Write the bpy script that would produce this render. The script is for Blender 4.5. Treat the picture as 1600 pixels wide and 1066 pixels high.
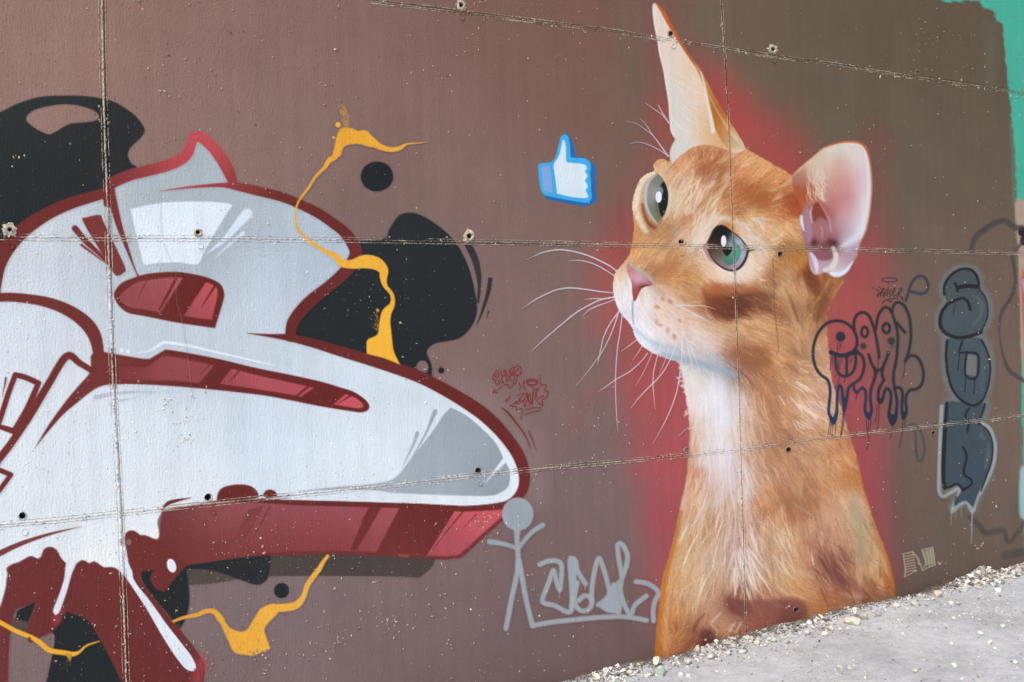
import bpy, math, random
import numpy as np
from mathutils import Matrix, Vector
from mathutils.geometry import delaunay_2d_cdt

for o in list(bpy.data.objects):
    bpy.data.objects.remove(o)
scene = bpy.context.scene
RNG = np.random.default_rng(11)
random.seed(5)

# ------------------------------------------------------------------ camera
# wall = plane y 0 (x along it, z up), seen from y < 0
FPX = 1677.0                    # focal length in the 1600 px wide drawing grid
ROLL = math.atan(0.038)
DIST, CAM_H = 4.11, 1.585
tv = 2825.0 / FPX
FWD = Vector((1 / math.hypot(tv, 1), tv / math.hypot(tv, 1), 0))
RT0 = Vector((FWD.y, -FWD.x, 0))
UP0 = Vector((0, 0, 1))
CR = math.cos(ROLL) * RT0 - math.sin(ROLL) * UP0
CU = math.sin(ROLL) * RT0 + math.cos(ROLL) * UP0
CPOS = Vector((0, -DIST, CAM_H))
cam_d = bpy.data.cameras.new('camera')
cam = bpy.data.objects.new('camera', cam_d)
scene.collection.objects.link(cam)
m = Matrix.Identity(4)
for i in range(3):
    m[i][0], m[i][1], m[i][2], m[i][3] = CR[i], CU[i], -FWD[i], CPOS[i]
cam.matrix_world = m
cam_d.sensor_width = 36.0
cam_d.lens = 36.0 * FPX / 1600.0
cam_d.clip_end = 500
cam_d.clip_start = 0.05
scene.camera = cam

# ------------------------------------------------------------------ light
SUN_DIR = Vector((-0.55, -0.31, 0.78)).normalized()     # towards the sun
world = bpy.data.worlds.new('World'); scene.world = world
world.use_nodes = True
wn = world.node_tree
bg = wn.nodes['Background']
sky = wn.nodes.new('ShaderNodeTexSky'); sky.sky_type = 'NISHITA'; sky.sun_disc = False
sky.sun_elevation = math.asin(SUN_DIR.z)
sky.sun_rotation = math.atan2(SUN_DIR.x, SUN_DIR.y)
sky.dust_density = 4.0; sky.air_density = 1.0
wn.links.new(sky.outputs[0], bg.inputs[0])
bg.inputs[1].default_value = 0.112
sd = bpy.data.lights.new('sun', 'SUN'); sd.energy = 1.5; sd.angle = math.radians(10)
sd.color = (1.0, 0.975, 0.94)
sun = bpy.data.objects.new('sun', sd); scene.collection.objects.link(sun)
sun.rotation_euler = SUN_DIR.to_track_quat('Z', 'Y').to_euler()
vs = scene.view_settings
vs.view_transform = 'Standard'; vs.look = 'None'; vs.exposure = 0.60; vs.gamma = 1.0
vs.use_curve_mapping = False
scene.cycles.transparent_max_bounces = 24
GAIN = 1.0      # how bright a white wall renders: seen colour = albedo * GAIN

# ------------------------------------------------------------------ helpers
COL = scene.collection

def to_wall(px, py):
    """a point of the drawing grid -> x, z on the wall plane"""
    px = np.asarray(px, float); py = np.asarray(py, float)
    u = (px - 800) / FPX; v = -(py - 533) / FPX
    d = [FWD[i] + u * CR[i] + v * CU[i] for i in range(3)]
    t = DIST / d[1]
    return CPOS[0] + t * d[0], CPOS[2] + t * d[2]

def to_floor(px, py, z=0.0):
    u = (px - 800) / FPX; v = -(py - 533) / FPX
    d = [FWD[i] + u * CR[i] + v * CU[i] for i in range(3)]
    t = (z - CPOS[2]) / d[2]
    return CPOS[0] + t * d[0], CPOS[1] + t * d[1]

def s2l(c):
    c = np.clip(np.asarray(c, float) / 255.0, 0, 1)
    return np.where(c <= 0.04045, c / 12.92, ((c + 0.055) / 1.055) ** 2.4)

def tag(o, label=None, cat=None, group=None, kind=None):
    if label: o['label'] = label
    if cat: o['category'] = cat
    if group: o['group'] = group
    if kind: o['kind'] = kind
    return o

def empty(name, label, cat, loc=(0, 0, 0), group=None):
    o = bpy.data.objects.new(name, None); COL.objects.link(o)
    o.location = loc; o.empty_display_size = 0.1
    return tag(o, label, cat, group)

def link(o, parent=None):
    COL.objects.link(o)
    if parent is not None:
        o.parent = parent
        o.matrix_parent_inverse = parent_inv(parent)
    return o

def parent_inv(p):
    mt = Matrix.Translation(p.location)
    q = p.parent
    return mt.inverted() if q is None else Matrix.Identity(4)

def np_mesh(name, V, F, colors=None, smooth=False):
    me = bpy.data.meshes.new(name)
    V = np.asarray(V, np.float32); F = np.asarray(F, np.int32)
    k = F.shape[1]
    me.vertices.add(len(V)); me.vertices.foreach_set('co', V.ravel())
    me.loops.add(F.size); me.loops.foreach_set('vertex_index', F.ravel())
    me.polygons.add(len(F))
    me.polygons.foreach_set('loop_start', np.arange(0, F.size, k, dtype=np.int32))
    me.polygons.foreach_set('loop_total', np.full(len(F), k, np.int32))
    me.update(calc_edges=True)
    if colors is not None:
        at = me.color_attributes.new('paint', 'FLOAT_COLOR', 'POINT')
        at.data.foreach_set('color', np.asarray(colors, np.float32).ravel())
    me.polygons.foreach_set('use_smooth', np.full(len(F), bool(smooth)))
    return me

def catmull(pts, closed, step=3.0):
    """smooth curve through points; a 'c' as last item makes a corner. widths ride along"""
    P = []; C = []
    for p in pts:
        c = p[-1] == 'c'
        q = p[:-1] if c else p
        P.append([float(a) for a in q]); C.append(c)
    P = np.array(P); n = len(P)
    out = []
    segs = n if closed else n - 1
    for i in range(segs):
        p1 = P[i]; p2 = P[(i + 1) % n]
        if closed or i > 0: p0 = P[(i - 1) % n]
        else: p0 = p1
        if closed or i + 2 < n: p3 = P[(i + 2) % n]
        else: p3 = p2
        if C[i]: p0 = p1
        if C[(i + 1) % n]: p3 = p2
        L = math.hypot(*(p2 - p1)[:2])
        k = max(1, int(L / step))
        for t in np.arange(k) / k:
            a = 2 * p1; b = p2 - p0
            c_ = 2 * p0 - 5 * p1 + 4 * p2 - p3
            d = -p0 + 3 * p1 - 3 * p2 + p3
            out.append(0.5 * (a + b * t + c_ * t * t + d * t ** 3))
    if not closed: out.append(P[-1])
    return np.array(out)

def Z(x0, y0, s, pts):
    """points read off an enlarged detail whose corner is x0, y0 at scale s"""
    r = []
    for p in pts:
        q = [x0 + p[0] / s, y0 + p[1] / s]
        for e in p[2:]:
            q.append(e if e == 'c' else e / s)
        r.append(tuple(q))
    return r

def W(pts, w):
    return [(p[0], p[1], w) for p in pts]

HOLES = []      # (px, py, r) real holes through paint and panels, filled below

class Canvas:
    """colours already on the wall, so that a thin or feathered coat takes the tone of what it covers"""
    x0, y0, nx, ny = -330, -70, 2120, 1190
    def __init__(s): s.rgb = None
    def start(s, pts):
        gx = s.x0 + 20 * np.arange(s.nx // 20 + 2); gy = s.y0 + 20 * np.arange(s.ny // 20 + 2)
        X, Y = np.meshgrid(gx, gy); g = field(pts, X, Y, 75.0)
        u = np.arange(s.nx) / 20.0; v = np.arange(s.ny) / 20.0
        i = u.astype(int); j = v.astype(int); fu = (u - i)[None, :, None]; fv = (v - j)[:, None, None]
        s.rgb = (g[j][:, i] * (1 - fu) + g[j][:, i + 1] * fu) * (1 - fv) + (g[j + 1][:, i] * (1 - fu) + g[j + 1][:, i + 1] * fu) * fv
    def get(s, px, py):
        return bil(s.rgb, np.clip((px - s.x0), 0, s.nx - 2.001), np.clip((py - s.y0), 0, s.ny - 2.001))
    def put(s, L, A):
        i0 = max(0, int(L.xs[0] - s.x0) + 1); i1 = min(s.nx - 1, int(L.xs[-1] - s.x0))
        j0 = max(0, int(L.ys[0] - s.y0) + 1); j1 = min(s.ny - 1, int(L.ys[-1] - s.y0))
        if i1 <= i0 or j1 <= j0: return
        X, Y = np.meshgrid(s.x0 + np.arange(i0, i1), s.y0 + np.arange(j0, j1))
        u = np.clip((X - L.x0) / L.h, 0, L.nx - 1.001); v = np.clip((Y - L.y0) / L.h, 0, L.ny - 1.001)
        a = bil(A[..., None], u, v); c = bil(L.rgb, u, v)
        s.rgb[j0:j1, i0:i1] = s.rgb[j0:j1, i0:i1] * (1 - a) + c * a
def bil(G, u, v):
    i = u.astype(int); j = v.astype(int); fu = (u - i)[..., None]; fv = (v - j)[..., None]
    return (G[j, i] * (1 - fu) + G[j, i + 1] * fu) * (1 - fv) + (G[j + 1, i] * (1 - fu) + G[j + 1, i + 1] * fu) * fv
CANVAS = Canvas()

def pieces(cell, least=24):
    """index lists (into nonzero order) of the separate pieces of a sheet; specks join the biggest"""
    jj, ii = np.nonzero(cell)
    idx = -np.ones(cell.shape, int); idx[jj, ii] = np.arange(len(jj))
    par = list(range(len(jj)))
    def root(a):
        while par[a] != a:
            par[a] = par[par[a]]; a = par[a]
        return a
    for dj, di in ((0, 1), (1, 0), (1, 1), (1, -1)):
        j2 = jj + dj; i2 = ii + di
        ok = (j2 < cell.shape[0]) & (i2 >= 0) & (i2 < cell.shape[1])
        a = np.nonzero(ok)[0]; b = idx[j2[ok], i2[ok]]
        for p, q in zip(a[b >= 0].tolist(), b[b >= 0].tolist()):
            r1, r2 = root(p), root(q)
            if r1 != r2: par[r2] = r1
    lab = np.array([root(k) for k in range(len(jj))])
    u, n = np.unique(lab, return_counts=True)
    big = u[np.argmax(n)]
    return [np.nonzero(lab == a)[0] for a, k in zip(u, n) if k >= least or a == big]

def paint_mesh(name, V, F, c):
    me = np_mesh(name, V, F, c)
    me.materials.append(MAT['solid'])
    return me

class Layer:
    """a coat of paint: a fine sheet on the wall with colour and cover at each vertex"""
    def __init__(s, x0, y0, x1, y1, h):
        s.h = h; s.x0 = x0; s.y0 = y0
        s.nx = int((x1 - x0) / h) + 2; s.ny = int((y1 - y0) / h) + 2
        s.xs = x0 + h * np.arange(s.nx); s.ys = y0 + h * np.arange(s.ny)
        s.rgb = np.zeros((s.ny, s.nx, 3)); s.a = np.zeros((s.ny, s.nx))
    def win(s, xa, ya, xb, yb):
        i0 = max(0, int((xa - s.x0) / s.h) - 1); i1 = min(s.nx, int((xb - s.x0) / s.h) + 3)
        j0 = max(0, int((ya - s.y0) / s.h) - 1); j1 = min(s.ny, int((yb - s.y0) / s.h) + 3)
        if i1 <= i0 or j1 <= j0: return None
        X, Y = np.meshgrid(s.xs[i0:i1], s.ys[j0:j1])
        return (slice(j0, j1), slice(i0, i1)), X, Y
    def comp(s, sl, X, Y, al, color):
        c = color(X, Y) if callable(color) else np.broadcast_to(np.array(color, float), X.shape + (3,))
        A = s.a[sl]; R = s.rgb[sl]
        oa = al + A * (1 - al)
        den = np.maximum(oa, 1e-6)[..., None]
        new = (c * al[..., None] + R * (A * (1 - al))[..., None]) / den
        new = np.where((oa < 2e-3)[..., None], np.where((A < 1e-3)[..., None], c, R), new)
        s.rgb[sl] = new; s.a[sl] = oa
    def sd_poly(s, P, X, Y):
        d2 = np.full(X.shape, 1e9); ins = np.zeros(X.shape, bool)
        n = len(P)
        for i in range(n):
            x1, y1 = P[i][:2]; x2, y2 = P[(i + 1) % n][:2]
            ex, ey = x2 - x1, y2 - y1
            L = ex * ex + ey * ey
            if L < 1e-9: continue
            t = np.clip(((X - x1) * ex + (Y - y1) * ey) / L, 0, 1)
            d2 = np.minimum(d2, (X - x1 - t * ex) ** 2 + (Y - y1 - t * ey) ** 2)
            cr = (y1 > Y) != (y2 > Y)
            if abs(ey) > 1e-9:
                ins ^= cr & (X < x1 + (Y - y1) * ex / ey)
        d = np.sqrt(d2)
        return np.where(ins, -d, d)
    def sd_line(s, P, X, Y):
        d = np.full(X.shape, 1e9)
        if len(P) == 1:
            return np.hypot(X - P[0][0], Y - P[0][1]) - P[0][2] / 2
        for i in range(len(P) - 1):
            x1, y1, w1 = P[i]; x2, y2, w2 = P[i + 1]
            ex, ey = x2 - x1, y2 - y1
            L = ex * ex + ey * ey + 1e-9
            t = np.clip(((X - x1) * ex + (Y - y1) * ey) / L, 0, 1)
            d = np.minimum(d, np.hypot(X - x1 - t * ex, Y - y1 - t * ey) - (w1 + (w2 - w1) * t) / 2)
        return d
    def cover(s, d, soft):
        t = np.clip(0.5 - d / (2 * soft), 0, 1)
        return t * t * (3 - 2 * t)
    def fill(s, pts, color, soft=1.3, alpha=1.0, grow=0.0, smooth=True):
        P = catmull(pts, True) if smooth else np.array([p[:2] for p in pts], float)
        mg = soft * 2 + grow + 2
        w = s.win(P[:, 0].min() - mg, P[:, 1].min() - mg, P[:, 0].max() + mg, P[:, 1].max() + mg)
        if w is None: return
        sl, X, Y = w
        s.comp(sl, X, Y, alpha * s.cover(s.sd_poly(P, X, Y) - grow, soft), color)
    def cut(s, pts, soft=1.1, smooth=True):
        P = catmull(pts, True) if smooth else np.array(pts, float)
        w = s.win(P[:, 0].min() - 4, P[:, 1].min() - 4, P[:, 0].max() + 4, P[:, 1].max() + 4)
        sl, X, Y = w
        s.a[sl] *= 1 - s.cover(s.sd_poly(P, X, Y), soft)
    def stroke(s, pts, color, soft=1.2, alpha=1.0, smooth=True):
        P = catmull(pts, False) if smooth and len(pts) > 1 else np.array(pts, float)
        P[:, 2] = np.maximum(P[:, 2], 0.05)
        mg = P[:, 2].max() / 2 + soft * 2 + 2
        w = s.win(P[:, 0].min() - mg, P[:, 1].min() - mg, P[:, 0].max() + mg, P[:, 1].max() + mg)
        if w is None: return
        sl, X, Y = w
        s.comp(sl, X, Y, alpha * s.cover(s.sd_line(P, X, Y), soft), color)
    def blob(s, cx, cy, rx, ry, ang, color, alpha=1.0, hard=0.0):
        R = max(rx, ry) * 1.6 + 2
        w = s.win(cx - R, cy - R, cx + R, cy + R)
        if w is None: return
        sl, X, Y = w
        a = math.radians(ang); c, n = math.cos(a), math.sin(a)
        u = ((X - cx) * c + (Y - cy) * n) / rx; v = (-(X - cx) * n + (Y - cy) * c) / ry
        r = np.sqrt(u * u + v * v)
        t = np.clip((1.5 - r) / (1.5 - hard if hard < 1.5 else 1), 0, 1) if hard == 0 else np.clip((1 - r) / (1 - hard), 0, 1)
        al = t * t * (3 - 2 * t)
        s.comp(sl, X, Y, alpha * al, color)
    def disc(s, cx, cy, r, color, ry=None, soft=1.0, alpha=1.0):
        n = 36
        ry = ry or r
        s.fill([(cx + r * math.cos(t), cy + ry * math.sin(t)) for t in np.linspace(0, 2 * math.pi, n, endpoint=False)],
               color, soft, alpha, smooth=False)
    def build(s, name, parent, off, mask=None, label=None, holes=True, kind=None, split=False):
        A = s.a if mask is None else s.a * mask
        vis = A > 0.012
        cell = vis[:-1, :-1] | vis[1:, :-1] | vis[:-1, 1:] | vis[1:, 1:]
        if holes:
            cx = s.xs[:-1] + s.h / 2; cy = s.ys[:-1] + s.h / 2
            for (hx, hy, hr) in HOLES:
                i0, i1 = np.searchsorted(cx, [hx - hr, hx + hr]); j0, j1 = np.searchsorted(cy, [hy - hr, hy + hr])
                if i1 > i0 and j1 > j0:
                    gx, gy = np.meshgrid(cx[i0:i1], cy[j0:j1])
                    cell[j0:j1, i0:i1] &= np.hypot(gx - hx, gy - hy) > hr
        if s.y0 < -60:                              # stay on the wall
            gx, gy = np.meshgrid(s.xs[:-1], s.ys[:-1]); ux, uz = to_wall(gx, gy)
            cell &= (uz < ZE[-1] - 0.02) & (ux < XE[-1] - 0.05) & (ux > XE[0])
        jj, ii = np.nonzero(cell)
        a = jj * s.nx + ii
        F = np.stack([a, a + s.nx, a + s.nx + 1, a + 1], 1)
        used, inv = np.unique(F, return_inverse=True)
        F = inv.reshape(F.shape)
        py = s.ys[used // s.nx]; px = s.xs[used % s.nx]
        wx, wz = to_wall(px, py)
        V = np.stack([wx, np.full(wx.shape, -off), wz], 1)
        al = A.reshape(-1, 1)[used]
        seen = CANVAS.get(px, py) * (1 - al) + np.clip(s.rgb.reshape(-1, 3)[used], 0, 255) * al
        CANVAS.put(s, A)
        c = np.concatenate([s2l(seen) / GAIN, np.ones((len(used), 1))], 1)
        comps = pieces(cell) if split else [None]
        first = None
        for q in comps:
            if q is None: V_, F_, c_ = V, F, c
            else:
                F_ = F[q]; u_, i_ = np.unique(F_, return_inverse=True)
                F_ = i_.reshape(F_.shape); V_ = V[u_]; c_ = c[u_]
            o = bpy.data.objects.new(name, paint_mesh(name, V_, F_, c_))
            link(o, parent)
            if label: o['label'] = label
            if kind: o['kind'] = kind
            first = first or o
        return first

def field(pts, X, Y, sig=15.0):
    """colour (or any values) spread smoothly between spots"""
    pts = np.asarray(pts, float)
    P = pts[:, :2]; Vv = pts[:, 2:]
    num = np.zeros(X.shape + (Vv.shape[1],)); den = np.zeros(X.shape)
    s2 = 2 * np.asarray(sig, float) ** 2
    for (x, y), v in zip(P, Vv):
        d2 = (X - x) ** 2 + (Y - y) ** 2
        w = np.exp(-d2 / s2) + 1e-3 * np.exp(-d2 / (9 * s2)) + 1e-9 / (1 + d2 / 400.)
        num += w[..., None] * v; den += w
    return num / den[..., None]

def smooth_noise(shape, cell, rng, oct=1):
    out = np.zeros(shape); amp = 1.0; tot = 0
    for k in range(oct):
        n0 = int(shape[0] / cell) + 3; n1 = int(shape[1] / cell) + 3
        g = rng.random((n0, n1)) * 2 - 1
        y = np.arange(shape[0]) / cell; x = np.arange(shape[1]) / cell
        y0 = y.astype(int); x0 = x.astype(int)
        ty = y - y0; tx = x - x0
        ty = ty * ty * (3 - 2 * ty); tx = tx * tx * (3 - 2 * tx)
        a = g[y0][:, x0]; b = g[y0][:, x0 + 1]; c = g[y0 + 1][:, x0]; d = g[y0 + 1][:, x0 + 1]
        out += amp * ((a * (1 - tx) + b * tx) * (1 - ty)[:, None] + (c * (1 - tx) + d * tx) * ty[:, None])
        tot += amp; amp *= 0.5; cell = max(1.01, cell / 2)
    return out / tot

def lic(ang, rng, L=10):
    """noise drawn out along a direction field: reads as fur"""
    ny, nx = ang.shape
    n = rng.random((ny, nx)) * 2 - 1
    out = np.zeros((ny, nx)); cnt = 0
    dx, dy = np.cos(ang), np.sin(ang)
    J0, I0 = np.mgrid[0:ny, 0:nx].astype(float)
    for sg in (1, -1):
        x = I0.copy(); y = J0.copy()
        for k in range(L):
            i = np.clip(np.rint(x).astype(int), 0, nx - 1); j = np.clip(np.rint(y).astype(int), 0, ny - 1)
            out += n[j, i]; cnt += 1
            x += sg * dx[j, i]; y += sg * dy[j, i]
    return out / out.std()

# ------------------------------------------------------------------ materials
MAT = {}
def nodes_of(name):
    mt = bpy.data.materials.new(name); mt.use_nodes = True
    nt = mt.node_tree
    return mt, nt, nt.nodes['Principled BSDF']

def N(nt, t, **kw):
    n = nt.nodes.new(t)
    for k, v in kw.items(): setattr(n, k, v)
    return n

def mth(nt, op, a, b=None, clamp=False):
    n = N(nt, 'ShaderNodeMath', operation=op); n.use_clamp = clamp
    for i, v in enumerate((a, b)):
        if v is None: continue
        if isinstance(v, (int, float)): n.inputs[i].default_value = v
        else: nt.links.new(v, n.inputs[i])
    return n.outputs[0]

def paint_material():
    mt, nt, bs = nodes_of('wall_paint')
    L = nt.links.new
    geo = N(nt, 'ShaderNodeNewGeometry')
    mul = N(nt, 'ShaderNodeVectorMath', operation='MULTIPLY'); L(geo.outputs['Position'], mul.inputs[0])
    mul.inputs[1].default_value = (1, 0, 1)
    P = mul.outputs[0]
    at = N(nt, 'ShaderNodeAttribute', attribute_name='paint')
    # small chips down to the pale plaster, in three sizes
    def chips(scale, keep, rad):
        fl = N(nt, 'ShaderNodeVectorMath', operation='MULTIPLY'); L(P, fl.inputs[0]); fl.inputs[1].default_value = (1, 0, 0.8)
        vo = N(nt, 'ShaderNodeTexVoronoi'); vo.inputs['Scale'].default_value = scale; L(fl.outputs[0], vo.inputs['Vector'])
        sp = N(nt, 'ShaderNodeSeparateColor'); L(vo.outputs['Color'], sp.inputs[0])
        k = mth(nt, 'GREATER_THAN', sp.outputs[0], 1 - keep)
        r = mth(nt, 'MULTIPLY', mth(nt, 'ADD', mth(nt, 'POWER', sp.outputs[1], 2.0), 0.3), rad * scale)
        d = mth(nt, 'MULTIPLY', mth(nt, 'SUBTRACT', r, vo.outputs['Distance']), 300.0 / scale, True)
        return mth(nt, 'MULTIPLY', k, mth(nt, 'MULTIPLY', d, sp.outputs[2]))
    chipc = mth(nt, 'MAXIMUM', mth(nt, 'MULTIPLY', chips(30.0, 0.22, 0.0040), 0.8), mth(nt, 'MULTIPLY', chips(9.0, 0.12, 0.0090), 0.42))
    # roller streaks and cloudy dirt, very faint
    st = N(nt, 'ShaderNodeVectorMath', operation='MULTIPLY'); L(P, st.inputs[0]); st.inputs[1].default_value = (26, 0, 1.2)
    ns = N(nt, 'ShaderNodeTexNoise'); ns.inputs['Scale'].default_value = 1.0; ns.inputs['Detail'].default_value = 2; L(st.outputs[0], ns.inputs['Vector'])
    nd = N(nt, 'ShaderNodeTexNoise'); nd.inputs['Scale'].default_value = 3.2; nd.inputs['Detail'].default_value = 5; nd.inputs['Roughness'].default_value = 0.65; L(P, nd.inputs['Vector'])
    tone = mth(nt, 'ADD', mth(nt, 'ADD', mth(nt, 'MULTIPLY', ns.outputs[0], 0.20), mth(nt, 'MULTIPLY', nd.outputs[0], 0.34)), 0.73)
    gr = N(nt, 'ShaderNodeTexNoise'); gr.inputs['Scale'].default_value = 260; gr.inputs['Detail'].default_value = 0; L(P, gr.inputs['Vector'])
    tone = mth(nt, 'MULTIPLY', tone, mth(nt, 'ADD', mth(nt, 'MULTIPLY', gr.outputs[0], 0.22), 0.89))
    mx = N(nt, 'ShaderNodeVectorMath', operation='SCALE'); L(at.outputs['Color'], mx.inputs[0]); L(tone, mx.inputs['Scale'])
    mix = N(nt, 'ShaderNodeMix', data_type='RGBA'); L(chipc, mix.inputs['Factor'])
    L(mx.outputs[0], mix.inputs[6]); mix.inputs[7].default_value = (0.50, 0.46, 0.40, 1)
    L(mix.outputs[2], bs.inputs['Base Color'])
    bs.inputs['Roughness'].default_value = 0.55
    bs.inputs['Specular IOR Level'].default_value = 0.16
    # relief: orange-peel grain and brushed streaks
    fine = N(nt, 'ShaderNodeTexNoise'); fine.inputs['Scale'].default_value = 120; fine.inputs['Detail'].default_value = 2; L(P, fine.inputs['Vector'])
    st2 = N(nt, 'ShaderNodeVectorMath', operation='MULTIPLY'); L(P, st2.inputs[0]); st2.inputs[1].default_value = (150, 0, 22)
    f2 = N(nt, 'ShaderNodeTexNoise'); f2.inputs['Scale'].default_value = 1; f2.inputs['Detail'].default_value = 1; L(st2.outputs[0], f2.inputs['Vector'])
    hgt = mth(nt, 'ADD', mth(nt, 'MULTIPLY', fine.outputs[0], 0.0019), mth(nt, 'MULTIPLY', f2.outputs[0], 0.0014))
    bp = N(nt, 'ShaderNodeBump'); bp.inputs['Strength'].default_value = 0.8; bp.inputs['Distance'].default_value = 1.0
    L(hgt, bp.inputs['Height']); L(bp.outputs[0], bs.inputs['Normal'])
    return mt
MAT['solid'] = paint_material()

def plaster_material(name, c1, c2, scale=40, attr=False, rough=0.9, bump=0.002):
    mt, nt, bs = nodes_of(name)
    L = nt.links.new
    geo = N(nt, 'ShaderNodeNewGeometry')
    n1 = N(nt, 'ShaderNodeTexNoise'); n1.inputs['Scale'].default_value = scale; n1.inputs['Detail'].default_value = 6
    L(geo.outputs['Position'], n1.inputs['Vector'])
    rp = N(nt, 'ShaderNodeMix', data_type='RGBA')
    mr = N(nt, 'ShaderNodeMapRange'); L(n1.outputs[0], mr.inputs[0]); mr.inputs[1].default_value = 0.35; mr.inputs[2].default_value = 0.65
    L(mr.outputs[0], rp.inputs['Factor']); rp.inputs[6].default_value = (*c1, 1); rp.inputs[7].default_value = (*c2, 1)
    outc = rp.outputs[2]
    if attr:
        at = N(nt, 'ShaderNodeAttribute', attribute_name='paint')
        mu = N(nt, 'ShaderNodeMix', data_type='RGBA', blend_type='MULTIPLY'); mu.inputs['Factor'].default_value = 1
        L(outc, mu.inputs[6]); L(at.outputs['Color'], mu.inputs[7]); outc = mu.outputs[2]
    L(outc, bs.inputs['Base Color'])
    bs.inputs['Roughness'].default_value = rough
    bs.inputs['Specular IOR Level'].default_value = 0.2
    n2 = N(nt, 'ShaderNodeTexNoise'); n2.inputs['Scale'].default_value = scale * 6; n2.inputs['Detail'].default_value = 4
    L(geo.outputs['Position'], n2.inputs['Vector'])
    bp = N(nt, 'ShaderNodeBump'); bp.inputs['Strength'].default_value = 0.8; bp.inputs['Distance'].default_value = bump
    L(n2.outputs[0], bp.inputs['Height']); L(bp.outputs[0], bs.inputs['Normal'])
    return mt
MAT['plaster'] = plaster_material('bare_plaster', (0.60, 0.55, 0.47), (0.36, 0.32, 0.27), 60, attr=True)
MAT['ridge'] = plaster_material('joint_cement', (1.0, 1.0, 1.0), (0.72, 0.70, 0.66), 90, attr=True)
MAT['hole'] = plaster_material('hole_concrete', (0.16, 0.14, 0.12), (0.08, 0.07, 0.06), 80)
MAT['concrete'] = plaster_material('grey_concrete', (0.30, 0.29, 0.27), (0.22, 0.21, 0.19), 12)
MAT['stone'] = plaster_material('pale_stone', (0.64, 0.63, 0.60), (0.48, 0.47, 0.44), 50, attr=True)
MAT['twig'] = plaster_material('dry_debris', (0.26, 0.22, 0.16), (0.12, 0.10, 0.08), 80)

def floor_material():
    mt, nt, bs = nodes_of('dusty_floor')
    L = nt.links.new
    geo = N(nt, 'ShaderNodeNewGeometry'); P = geo.outputs['Position']
    def nz(scale, det=5, rough=0.6):
        n = N(nt, 'ShaderNodeTexNoise'); n.inputs['Scale'].default_value = scale; n.inputs['Detail'].default_value = det
        n.inputs['Roughness'].default_value = rough; L(P, n.inputs['Vector']); return n.outputs[0]
    a, b, c = nz(1.9, 7, 0.72), nz(17, 7, 0.75), nz(170, 3, 0.7)
    t = mth(nt, 'ADD', mth(nt, 'MULTIPLY', a, 0.45), mth(nt, 'ADD', mth(nt, 'MULTIPLY', b, 0.35), mth(nt, 'MULTIPLY', c, 0.20)))
    mr = N(nt, 'ShaderNodeMapRange'); L(t, mr.inputs[0]); mr.inputs[1].default_value = 0.40; mr.inputs[2].default_value = 0.60
    mix = N(nt, 'ShaderNodeMix', data_type='RGBA'); L(mr.outputs[0], mix.inputs['Factor'])
    mix.inputs[6].default_value = (0.40, 0.412, 0.43, 1); mix.inputs[7].default_value = (0.66, 0.68, 0.705, 1)
    vo = N(nt, 'ShaderNodeTexVoronoi'); vo.inputs['Scale'].default_value = 90; L(P, vo.inputs['Vector'])
    sp = N(nt, 'ShaderNodeSeparateColor'); L(vo.outputs['Color'], sp.inputs[0])
    k = mth(nt, 'MULTIPLY', mth(nt, 'GREATER_THAN', sp.outputs[0], 0.72), mth(nt, 'LESS_THAN', vo.outputs['Distance'], mth(nt, 'MULTIPLY', sp.outputs[1], 0.34)))
    m2 = N(nt, 'ShaderNodeMix', data_type='RGBA'); L(mth(nt, 'MULTIPLY', k, 0.8), m2.inputs['Factor']); L(mix.outputs[2], m2.inputs[6])
    m2.inputs[7].default_value = (0.68, 0.68, 0.68, 1)
    L(m2.outputs[2], bs.inputs['Base Color']); bs.inputs['Roughness'].default_value = 0.95; bs.inputs['Specular IOR Level'].default_value = 0.1
    h = mth(nt, 'ADD', mth(nt, 'MULTIPLY', b, 0.022), mth(nt, 'ADD', mth(nt, 'MULTIPLY', c, 0.006), mth(nt, 'MULTIPLY', k, 0.003)))
    bp = N(nt, 'ShaderNodeBump'); bp.inputs['Strength'].default_value = 0.9; bp.inputs['Distance'].default_value = 1.0
    L(h, bp.inputs['Height']); L(bp.outputs[0], bs.inputs['Normal'])
    return mt
MAT['floor'] = floor_material()
# ------------------------------------------------------------------ floor
_r = np.random.default_rng(77)
MOUNDS = [(2.0 + 4.6 * _r.random(), 0.004 + 0.013 * _r.random() ** 2, 0.05 + 0.12 * _r.random()) for _ in range(26)]
def floor_z(x, y):
    x = np.asarray(x, float); y = np.asarray(y, float)
    rise = 0.066 * np.clip((x - 2.1) / 3.6, 0, 1.6)
    bank = 0.022 * np.exp(-((-y) / 0.07) ** 2) * (0.6 + 0.4 * np.sin(x * 5.1 + 1.0) * np.sin(x * 2.3))
    for (cx, h_, w_) in MOUNDS:
        bank = bank + h_ * np.exp(-((x - cx) / w_) ** 2 - (y / (w_ * 0.55)) ** 2)
    und = 0.006 * np.sin(x * 3.1 + y * 2.0) * np.sin(y * 4.3 - x) + 0.003 * np.sin(x * 11.0) * np.sin(y * 13.0 + x * 4)
    near = np.exp(-((x - 4) / 6) ** 2 - ((y + 1) / 5) ** 2)
    return rise * np.clip(1 + (y + 0.0) / 6.0, 0, 1) + bank + und * near

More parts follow.
